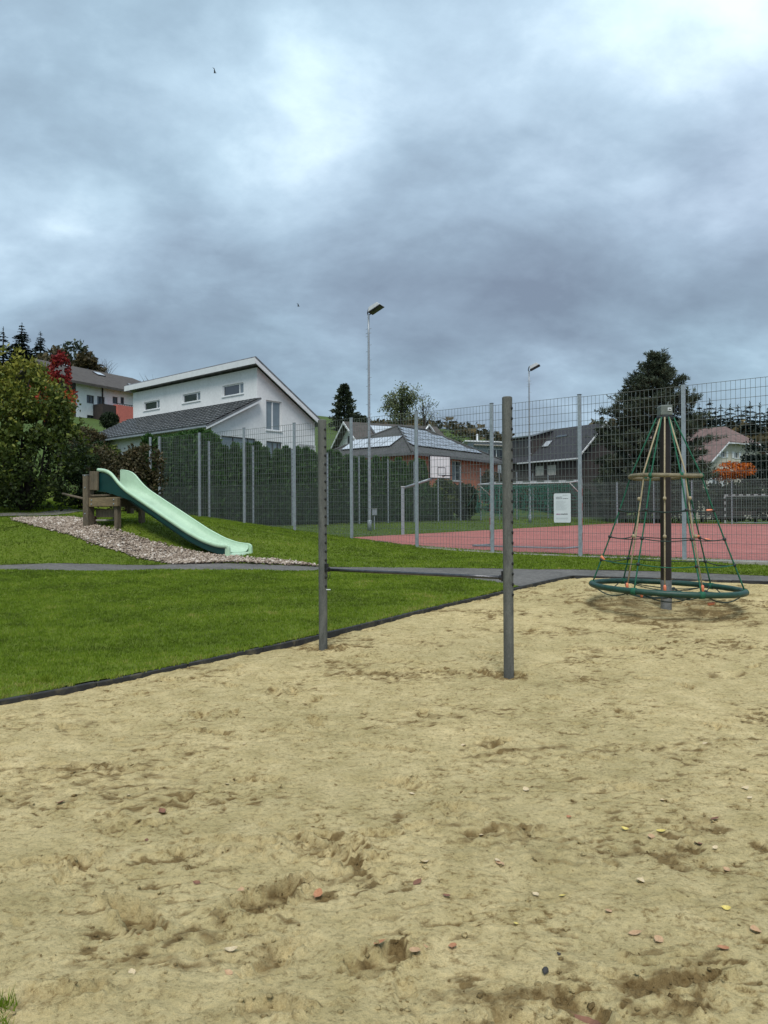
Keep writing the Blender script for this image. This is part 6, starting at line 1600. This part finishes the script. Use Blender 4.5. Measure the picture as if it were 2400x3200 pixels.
# wooded hillside under those trees
hx = np.linspace(0, 150, 50); hy = np.linspace(165, 330, 40); HX, HY = np.meshgrid(hx, hy)
pxs = 1200 + HX / HY * FPX
HZ = np.minimum(EYE + (1612 - (np.interp(pxs, [980, 1240, 1290, 1330, 1400, 1450, 1520, 1600, 1700, 1760, 3000], [1318, 1312, 1298, 1296, 1300, 1308, 1330, 1352, 1348, 1362, 1460]) + 40)) / FPX * 215, 60) * sstep(HY, 165, 215) + (z_all(HX, HY)) * (1 - sstep(HY, 165, 215)) - 1.0
struct(make('wooded_hill', grid_mesh('wooded_hill', HX, HY, HZ), MT['meadow'], sm=True, fix=False), 'distant wooded hillside beyond the houses')
wood('spruce_wood', 'far-off spruce wood along the ridge beyond the bungalow', it, 'spruce')
wood('autumn_wood', 'far-off brownish broadleaf wood on the slopes', ib, 'autumn')
# brownish trees behind the chalet
for (px, top, Y, w, hgt, lm, lab, sd) in ((230, 1062, 98, 4.2, 8.0, 'pine', 'rounded dark pine rising behind the chalet ridge', 31), (180, 1085, 90, 3.2, 6.5, 'autumn', 'brown bare-topped tree left of the rounded pine', 33), (272, 1100, 96, 2.6, 5.0, 'autumn', 'russet tree right of the rounded pine behind the chalet', 35), (140, 1110, 85, 2.6, 5.0, 'autumn', 'dull brown tree between spruce and chalet gable', 36)):
    c = P(px, top, Y); shrub('hill_tree', lab, 'tree', (c.x, Y), [(c.x, Y, c.z - hgt * .3, w * .55, w * .55, hgt * .3), (c.x - w * .3, Y, c.z - hgt * .5, w * .5, w * .5, hgt * .3), (c.x + w * .35, Y, c.z - hgt * .55, w * .5, w * .5, hgt * .3)], 2200, .55, .17, lm, 'trees behind the chalet', .5, .8, 1.4, seed=sd, sr=.15)
for (px, top, Y, lab) in ((305, 1118, 96, 'thin bare tree top above the chalet ridge by the left skylight'), (330, 1120, 96, 'bare twiggy tree top just right of the left chalet skylight'), (478, 1172, 92, 'bare twiggy tree top behind the right end of the chalet roof')):
    c = P(px, top, Y); g = Z1(c.x, Y); root = thing('bare_tree', lab, 'tree', (c.x, Y, g)); mb = MB()
    tips = [(c.x + rv.normal(0, .9), Y + rv.normal(0, .8), c.z - abs(rv.normal(0, .9))) for _ in range(26)]
    branchy(mb, (c.x, Y, c.z - 3.2), tips, .045, rv, .3, 4); make('twigs', mb, MT['bark'], root); mb = MB(); mb.tube([(c.x, Y, g - .3), (c.x, Y, c.z - 3.0)], [.14, .08], 7); make('trunk', mb, MT['bark'], root)
# dark conifer and airy willow-like tree over the white gabled house
c = P(1075, 1203, 120); g = Z1(c.x, 120) - 1
root = thing('cedar_tree', 'dark bushy conifer on the meadow left of the floodlight mast', 'tree', (c.x, 120, g)); rs = np.random.default_rng(77)
hgt = c.z - g; tt = rs.random(5200) ** .9; aa = rs.uniform(0, 6.28, 5200); lay = .8 + .3 * np.sin(tt * 48 + aa)
rr = hgt * .285 * np.clip(1 - tt, 0, 1) ** .55 * rs.uniform(.35, 1.05, 5200) * lay * (.55 + .45 * np.clip(tt / .2, 0, 1))
pp = np.column_stack([c.x + np.cos(aa) * rr, 120 + np.sin(aa) * rr, g + .1 * hgt + tt * hgt * .9]); dd = np.column_stack([np.cos(aa), np.sin(aa), rs.normal(.1, .5, 5200)]); dd /= np.linalg.norm(dd, axis=1, keepdims=True)
make('crown', leaves_mesh('crown', pp, dd, rs.uniform(.3, .65, 5200), rs.uniform(.08, .16, 5200), np.clip(rs.normal(.4, .2, 5200), 0, 1), rs), LM['pine'], root, fix=False)
mb = MB(); mb.tube([(c.x, 120, g - .5), (c.x, 120, g + hgt * .9)], [.28, .04], 8); make('trunk', mb, MT['bark_dark'], root)
c = P(1130, 1292, 122); shrub('low_bush', 'low dark bush between the dark conifer and the mast', 'shrub', (c.x - .4, 122), [(c.x - .6, 122, c.z - .8, .9, .9, .9), (c.x + .3, 122, c.z - 1.2, .8, .8, .7)], 900, .4, .13, 'pine', seed=37, sr=.08)
def airy_tree(name, label, px, top, Y, hw, n_l, n, lm, ln, wd, dens=.5, lean=0.0, seed=1):
    rng = np.random.default_rng(seed); c = P(px, top, Y); g = Z1(c.x, Y); H = c.z - g; root = thing(name, label, 'tree', (c.x, Y, g)); mb = MB()
    mb.tube([(c.x, Y, g - .4), (c.x + .1, Y, g + H * .35), (c.x + lean * .4, Y, g + H * .62)], [.30, .22, .12], 9); PT = []
    for k in range(n_l):
        a = rng.uniform(0, 6.28); zz = g + H * rng.uniform(.30, .62); r_ = hw * rng.uniform(.35, 1.0); tip = np.array([c.x + lean + math.cos(a) * r_, Y + math.sin(a) * r_, min(c.z - .2, zz + H * rng.uniform(.08, .42) * (1.2 - .5 * r_ / hw))])
        b_ = np.array([c.x, Y, zz - H * .02]); mid = (b_ + tip) / 2 + np.array([0, 0, H * .07]) + rng.normal(0, .25, 3)
        pts = [(1 - s) ** 2 * b_ + 2 * s * (1 - s) * mid + s * s * tip for s in np.linspace(0, 1, 7)]; mb.tube(pts, [.09 * (1 - .85 * s) for s in np.linspace(0, 1, 7)], 5)
        for q in range(7):
            s = rng.uniform(.4, 1); o = (1 - s) ** 2 * b_ + 2 * s * (1 - s) * mid + s * s * tip; e = o + rng.normal(0, .75, 3) + np.array([0, 0, -.2]); mb.tube([o, (o + e) / 2 + rng.normal(0, .1, 3), e], [.025, .018, .007], 4)
            PT.append((o, e))
    PT = np.array([(o, e) for o, e in PT]); idx = rng.integers(0, len(PT), n); s = rng.uniform(.2, 1.15, n)[:, None]; p = PT[idx, 0] * (1 - s) + PT[idx, 1] * s + rng.normal(0, .28, (n, 3))
    d = rand_dirs(n, rng) + np.array([0, 0, -.3]); d /= np.linalg.norm(d, axis=1, keepdims=True)
    make('trunk', mb, MT['bark_dark'], root, sm=True); make('crown', leaves_mesh('crown', p, d, rng.uniform(.6, 1.2, n) * ln, np.full(n, wd), np.clip(rng.normal(.5, .22, n), 0, 1), rng), LM[lm], root, fix=False)
airy_tree('walnut_tree', 'airy pale green tree with open crown right of the mast', 1252, 1190, 115, 3.4, 26, 3800, 'pale', .34, .10, seed=51)
airy_tree('young_tree', 'sparse pale sapling at the right of the airy tree', 1325, 1228, 118, 1.3, 9, 260, 'pale', .30, .08, lean=.5, seed=53)

# ---- large black pine
Yp = 57.0; c = P(2046, 1080, Yp); gx_, gz_ = c.x + .1, Z1(c.x, Yp); H = c.z - gz_
pine = thing('black_pine', 'large broad dark pine standing behind the far end of the court', 'tree', (gx_, Yp, gz_)); rp = np.random.default_rng(91)
mb = MB(); mb.tube([(gx_, Yp, gz_ - .4), (gx_ + .1, Yp, gz_ + H * .3), (gx_ - .35, Yp, gz_ + H * .65), (c.x, Yp, c.z - .4)], [.36, .28, .16, .03], 10); make('trunk', mb, MT['bark_dark'], pine, sm=True)
prof_t = [0.0, .10, .22, .34, .46, .56, .68, .78, .88, .95, 1.0]; prof_r = [3.2, 4.0, 4.1, 4.0, 3.8, 3.5, 3.0, 2.2, 1.15, .60, .12]
lb = MB(); tp, td, tl = [], [], []
for k in range(330):
    t = .05 + .94 * ((int(k / 16.5) + .5 + rp.normal(0, .17)) / 20); a = rp.uniform(0, 6.28); R = np.interp(t, prof_t, prof_r) * rp.uniform(.70, 1.10) * (1.0 + .22 * max(0, -math.cos(a)) * (1 - t * .6))
    tx = gx_ + (c.x - gx_) * t; o = np.array([tx, Yp, gz_ + H * t * .93]); tip = o + np.array([math.cos(a) * R, math.sin(a) * R, .16 * R + rp.normal(0, .15) + .35 * t])
    mid = (o + tip) / 2 + np.array([0, 0, -.10 * R]); cur = lambda s: (1 - s) ** 2 * o + 2 * s * (1 - s) * mid + s * s * tip
    lb.tube([cur(s) for s in (0, .35, .7, 1)], [.055 * (1 - .5 * t), .04, .022, .01], 5)
    ns = int(5 + R * 4.6)
    for q in range(ns):
        s = 1 - rp.random() ** 1.3 * .68; b_ = cur(s); off = rp.normal(0, 1, 3) * np.array([.32, .32, .07]) * (1.15 - .5 * s)
        e = b_ + off + np.array([0, 0, .10]); tp.append(e); v = np.array([math.cos(a), math.sin(a), .75]) * .5 + off * .8 + np.array([0, 0, .45]); td.append(v / np.linalg.norm(v)); tl.append(rp.uniform(.26, .42))
make('limbs', lb, MT['bark_dark'], pine, sm=True)
tp, td, tl = np.array(tp), np.array(td), np.array(tl); nn_ = 13
dd = np.repeat(td, nn_, 0) * .75 + rand_dirs(len(tp) * nn_, rp) * .75; dd /= np.linalg.norm(dd, axis=1, keepdims=True)
ptn = np.repeat(tp, nn_, 0) + np.repeat(td, nn_, 0) * (rp.uniform(-.16, .16, (len(dd), 1)))
make('crown', leaves_mesh('crown', ptn, dd, np.repeat(tl, nn_) * rp.uniform(.7, 1.1, len(dd)), np.full(len(dd), .034), np.clip(np.repeat(rp.normal(.42, .18, len(tp)), nn_) + rp.normal(0, .1, len(dd)), 0, 1), rp), LM['pine'], pine, fix=False)
# dark understorey and hedge behind the far fence
for (px, y0, y1, Y, wpx, lm, lab, sd) in ((1900, 1440, 1620, 64, 90, 'darkgreen', 'dark evergreen thicket under the left side of the big pine', 61), (2010, 1430, 1620, 66, 90, 'darkgreen', 'dark evergreen thicket right under the big pine', 62), (2120, 1460, 1620, 64, 80, 'darkgreen', 'dark evergreen thicket left of the orange bush', 63), (2300, 1500, 1625, 62, 110, 'darkgreen', 'low dark hedge below the orange bush', 64), (2385, 1365, 1620, 63, 70, 'spruce', 'dark bushy conifer at the picture edge by the cream house', 65), (1790, 1500, 1610, 63, 60, 'darkgreen', 'clipped green hedge in front of the dark house', 66), (1700, 1520, 1610, 62, 60, 'darkgreen', 'low green hedge below the two pale lit windows', 67), (1610, 1500, 1600, 60, 60, 'autumn', 'brownish shrub between the bungalow and the dark house', 68), (1450, 1512, 1610, 47.5, 42, 'darkgreen', 'round dark shrub in front of the brick wall', 69), (1390, 1492, 1600, 47.0, 32, 'yellowgreen', 'yellowing shrub under the basketball backboard', 70), (1540, 1470, 1600, 55, 36, 'brownleaf', 'brown shrub at the right corner of the bungalow', 71)):
    a_, b_ = P(px, y0, Y), P(px, y1, Y); w = wpx / FPX * Y; g = Z1(a_.x, Y); hh = a_.z - g
    shrub('garden_shrub', lab, 'shrub', (a_.x, Y), [(a_.x, Y, g + hh * .45, w, .9, hh * .52), (a_.x - w * .4, Y + .3, g + hh * .6, w * .6, .8, hh * .38), (a_.x + w * .45, Y + .2, g + hh * .52, w * .6, .8, hh * .36)], int(6000 + 2200 * w), .26, .085, lm, 'garden shrubs behind the court', .5, .82, .9, seed=sd, sr=.06, tintf=lambda p: -.08)
# orange bush
ob_ = P(2278, 1500, 60.0); zt = P(2278, 1448, 60).z; X, Y = ob_.x, 60.0
shrub('orange_bush', 'bright orange autumn bush in front of the cream house', 'shrub', (X, Y), [(X - .2, Y - .8, zt - .75, 1.4, 1.0, .75), (X + .9, Y - .8, zt - .60, .85, .8, .5), (X - 1.0, Y - .8, zt - .95, .8, .8, .55)], 8000, .20, .055, 'orange', seed=73, stems=9, gap=.9, up=.5)
# pollarded stems by the cream house
for (p0, p1, lab) in (((2190, 1520), (2180, 1452), 'leaning bare stem beside the cream house wall, thinner one'), ((2205, 1520), (2196, 1450), 'bare forked stem just left of the orange bush')):
    a_, b_ = P(*p0, 61), P(*p1, 61); root = thing('pollard_tree', lab, 'tree', (a_.x, a_.y, Z1(a_.x, a_.y))); mb = MB(); mb.tube([(a_.x, a_.y, Z1(a_.x, a_.y) - .1), a_, (a_ + b_) / 2 + Vector((.1, 0, 0)), b_], [.07, .06, .05, .03], 7); make('stem', mb, MT['bark_dark'], root, sm=True)
    mb = MB(); mb.tube([(a_ + b_) / 2, b_ + Vector((.35, 0, .1))], [.035, .012], 6); mb.tube([(a_ + b_) / 2, b_ + Vector((-.3, 0, .3))], [.03, .012], 6); make('twigs', mb, MT['bark_dark'], root, sm=True)

# ================================================================== SMALL THINGS
# fallen leaves on the sand
LF = [mat('dry_leaf_%d' % i, c_, .7, .2, 30, col2=c2) for i, (c_, c2) in enumerate((((.54, .42, .24), (.62, .50, .32)), ((.36, .15, .065), (.46, .22, .11)), ((.60, .46, .10), (.68, .56, .18)), ((.16, .07, .04), (.24, .11, .06)), ((.42, .25, .13), (.52, .34, .19))))]
def leaf_mesh(k, ln):
    rng = random.Random(k); n = 7; v = []; f = []; curl = rng.uniform(.06, .22)
    for i in range(n):
        t = i / (n - 1); w = ln * .36 * math.sin(math.pi * min(1, t * .93 + .05)) ** .8 * (1 + rng.uniform(-.1, .1)); x = (t - .5) * ln; z = curl * ln * (2 * t - 1) ** 2
        v += [(x, -w, z + .30 * w), (x, 0, z), (x, w, z + .22 * w)]
    for i in range(n - 1): f += [(3 * i, 3 * i + 1, 3 * i + 4, 3 * i + 3), (3 * i + 1, 3 * i + 2, 3 * i + 5, 3 * i + 4)]
    k0 = len(v); v += [(.5 * ln, -.0015, curl * ln), (.5 * ln, .0015, curl * ln), (.78 * ln, .002, curl * ln * 1.5)]; f.append((k0, k0 + 1, k0 + 2))
    m = MB(); m.add(v, f); return m.mesh('fallen_leaf')
leaf_bank = {}; LEAVES = []
def leaf(px, py, ln, kind, label, rot=None):
    ln *= .85; h_ = hit(px, py, 1.6, 14); k = (kind, int(ln * 1000) // 8)
    if k not in leaf_bank: leaf_bank[k] = leaf_mesh(kind * 17 + int(ln * 1000), ln); leaf_bank[k].materials.append(LF[kind]); smooth(leaf_bank[k])
    o = bpy.data.objects.new('fallen_leaf', leaf_bank[k]); COL.objects.link(o); o.location = (h_[0], h_[1], sand_z(*h_) + .004); o.rotation_euler = (random.uniform(-.25, .25), random.uniform(-.25, .25), random.uniform(0, 6.28) if rot is None else rot)
    tag(o, label, 'leaf', 'fallen leaves on the sand'); LEAVES.append((kind, h_[1], o, label))
U_ = lambda x, y: (x / 1.3825, 2100 + y / 1.3825)
V_ = lambda x, y: (1200 + x / 1.3825, 2100 + y / 1.3825)
D_ = ['small pale dry leaf lying on the sand', 'reddish brown fallen leaf lying on the sand', 'yellow fallen leaf lying on the sand', 'dark brown curled leaf lying on the sand', 'dull pinkish leaf lying on the sand']
leaf(*U_(997, 1165), .055, 0, 'pale cream leaf, largest light leaf in the front sand')
leaf(*U_(1373, 938), .060, 1, 'red-brown leaf at the rim of the dug footprint')
leaf(*U_(600, 1100), .050, 1, 'orange-brown leaf inside the left footprint')
leaf(*U_(570, 1250), .038, 0, 'small pale leaf left of the cream leaf, lower down')
leaf(*U_(988, 1265), .036, 4, 'dull leaf just below the cream leaf')
leaf(*U_(1640, 1165), .050, 1, 'orange-red leaf in the middle foreground, nearest the dug hole')
leaf(*V_(880, 1475), .105, 3, 'long brown leaf at the bottom edge of the picture', 2.3)
leaf(*V_(297, 1153), .055, 1, 'rusty leaf right of the pair of pink leaves'); leaf(*V_(135, 1203), .055, 4, 'larger of two pinkish leaves lying close together'); leaf(*V_(170, 1172), .040, 4, 'smaller of two pinkish leaves lying close together')
leaf(*V_(1195, 662), .060, 2, 'bright yellow leaf on the right half of the sand', .2)
for (x, y, ln, k) in ((1107, 880, .055, 0), (655, 933, .045, 0), (1605, 1085, .060, 4), (1478, 1007, .040, 2), (1185, 1138, .055, 4), (1085, 1105, .050, 4), (970, 1020, .045, 4), (1210, 535, .050, 0), (1040, 645, .045, 2), (1357, 705, .055, 3), (1430, 735, .035, 0), (1580, 535, .045, 0), (1560, 493, .050, 0), (615, 487, .050, 0), (172, 798, .050, 0), (500, 805, .050, 4), (420, 662, .035, 0), (1388, 285, .060, 0), (1430, 625, .050, 3), (1480, 820, .045, 4), (1465, 1175, .050, 1), (770, 940, .030, 2), (570, 1052, .035, 2), (120, 497, .045, 0), (345, 296, .050, 0), (490, 790, .03, 0), (1155, 685, .05, 4), (800, 600, .035, 1), (270, 940, .04, 3), (145, 873, .05, 3)):
    leaf(*V_(x, y), ln, k, D_[k])
for (x, y, ln, k) in ((1055, 297, .045, 0), (980, 460, .04, 0), (640, 690, .05, 3), (850, 880, .04, 3), (1040, 912, .05, 4), (262, 547, .055, 3), (555, 512, .03, 0), (700, 573, .05, 3)):
    leaf(*U_(x, y), ln, k, D_[k])
for k in range(5):
    for i, (_, _, o, lab) in enumerate(sorted((t for t in LEAVES if t[0] == k and t[3] == D_[k]), key=lambda t: t[1])): o['label'] = lab + ', %s nearest the camera of its colour' % nth(i)
# a few stones and clods
for (p, s_, lab) in ((V_(697, 1275), .024, 'dark grey stone lying in the foreground sand'), (V_(755, 1195), .011, 'small dark pebble above the grey stone in the sand')):
    h_ = hit(*p, 1.6, 14); pt = np.array([[h_[0], h_[1]]]); m = stones('stone', pt, np.array([sand_z(*h_) + s_ * .3]), np.array([s_]), np.random.default_rng(int(s_ * 999)), None, np.array([.05]))
    o = make('stone', m, MT['darkstone'], sm=True, fix=False); tag(o, lab, 'stone')
rc = np.random.default_rng(33); n = 11000
y = 1.7 + 11 * rc.random(n * 3) ** 1.7; x = rc.uniform(-1, 1, n * 3) * (.6 * y + .6); ok = x > kerb_x(y) + .05; x, y = x[ok][:n], y[ok][:n]
i_ = np.clip(np.searchsorted(sy, y), 0, len(sy) - 1); j_ = np.clip(np.round((x - xl[i_]) / (xr[i_] - xl[i_]) * (NC - 1)), 0, NC - 1).astype(int)
keep = (rc.random(len(x)) < np.clip(.12 + SD[i_, j_] * 1.3, 0, 1)); x, y, i_, j_ = x[keep], y[keep], i_[keep], j_[keep]
m = stones('sand_clods', np.column_stack([x, y]), SZ[i_, j_] + .002, np.clip(rc.exponential(.0035, len(x)) + .003, .003, .014), rc, None, rc.random(len(x)))
m.attributes.new('damp', 'FLOAT', 'POINT').data.foreach_set('value', np.repeat(np.clip(SD[i_, j_] * .8 + rc.uniform(.0, .5, len(x)), 0, 1), 10).astype(np.float32))
struct(make('sand_clods', m, MT['sand'], sm=True, fix=False), 'small crumbs and clods of damp sand', 'stuff')
# two distant birds
for (px, py, Y, lab, fl_) in ((672, 228, 60, 'tiny dark bird high in the sky at upper left', .5), (933, 957, 70, 'tiny dark bird in flight left of the floodlight head', -.3)):
    c = P(px, py, Y); mb = MB(); w = .26
    mb.add([c + Vector((-.16, 0, 0)), c + Vector((0, 0, .035)), c + Vector((.17, 0, .01)), c + Vector((0, 0, -.035)), c + Vector((0, .05, 0)), c + Vector((0, -.05, 0))], [(0, 1, 4), (0, 5, 1), (0, 4, 3), (0, 3, 5), (2, 4, 1), (2, 1, 5), (2, 3, 4), (2, 5, 3)])
    root = thing('bird', lab, 'bird', tuple(c)); make('body', mb, MT['node'], root)
    for s_ in (-1, 1):
        mb = MB(); a_ = c + Vector((.04, .03 * s_, .01)); mb.add([a_, a_ + Vector((-.12, 0, 0)), a_ + Vector((-.14 + .05, .12 * s_, .16 + fl_ * .1)), a_ + Vector((-.22, .2 * s_, .26 + fl_ * .15)), a_ + Vector((-.04, .14 * s_, .20 + fl_ * .1))], [(0, 1, 2, 4), (2, 3, 4)]); make('wing', mb, MT['node'], root, fix=False)
# benches beyond the court
for (px, Y, lab) in ((2225, 56.5, 'low dark bench beyond the court left of the far goal'), (2330, 55.5, 'low dark bench seen through the far goal'), (1925, 58, 'low dark bench at the foot of the big pine')):
    p = P(px, 1600, Y); g = Z1(p.x, p.y); root = thing('park_bench', lab, 'bench', (p.x, p.y, g), 'benches beyond the court')
    for k in range(3): mb = MB(); mb.box((p.x, p.y - .18 + k * .16, g + .44), (1.9, .13, .05)); make('seat_board', mb, MT['dark_wood'], root)
    for k in range(2): mb = MB(); mb.box((p.x, p.y + .26, g + .62 + k * .17), (1.9, .04, .13)); make('back_board', mb, MT['dark_wood'], root)
    for s_ in (-.75, .75): mb = MB(); mb.box((p.x + s_, p.y, g + .2), (.08, .42, .42)); mb.box((p.x + s_, p.y + .23, g + .55), (.06, .05, .60)); make('leg', mb, MT['blacksteel'], root)
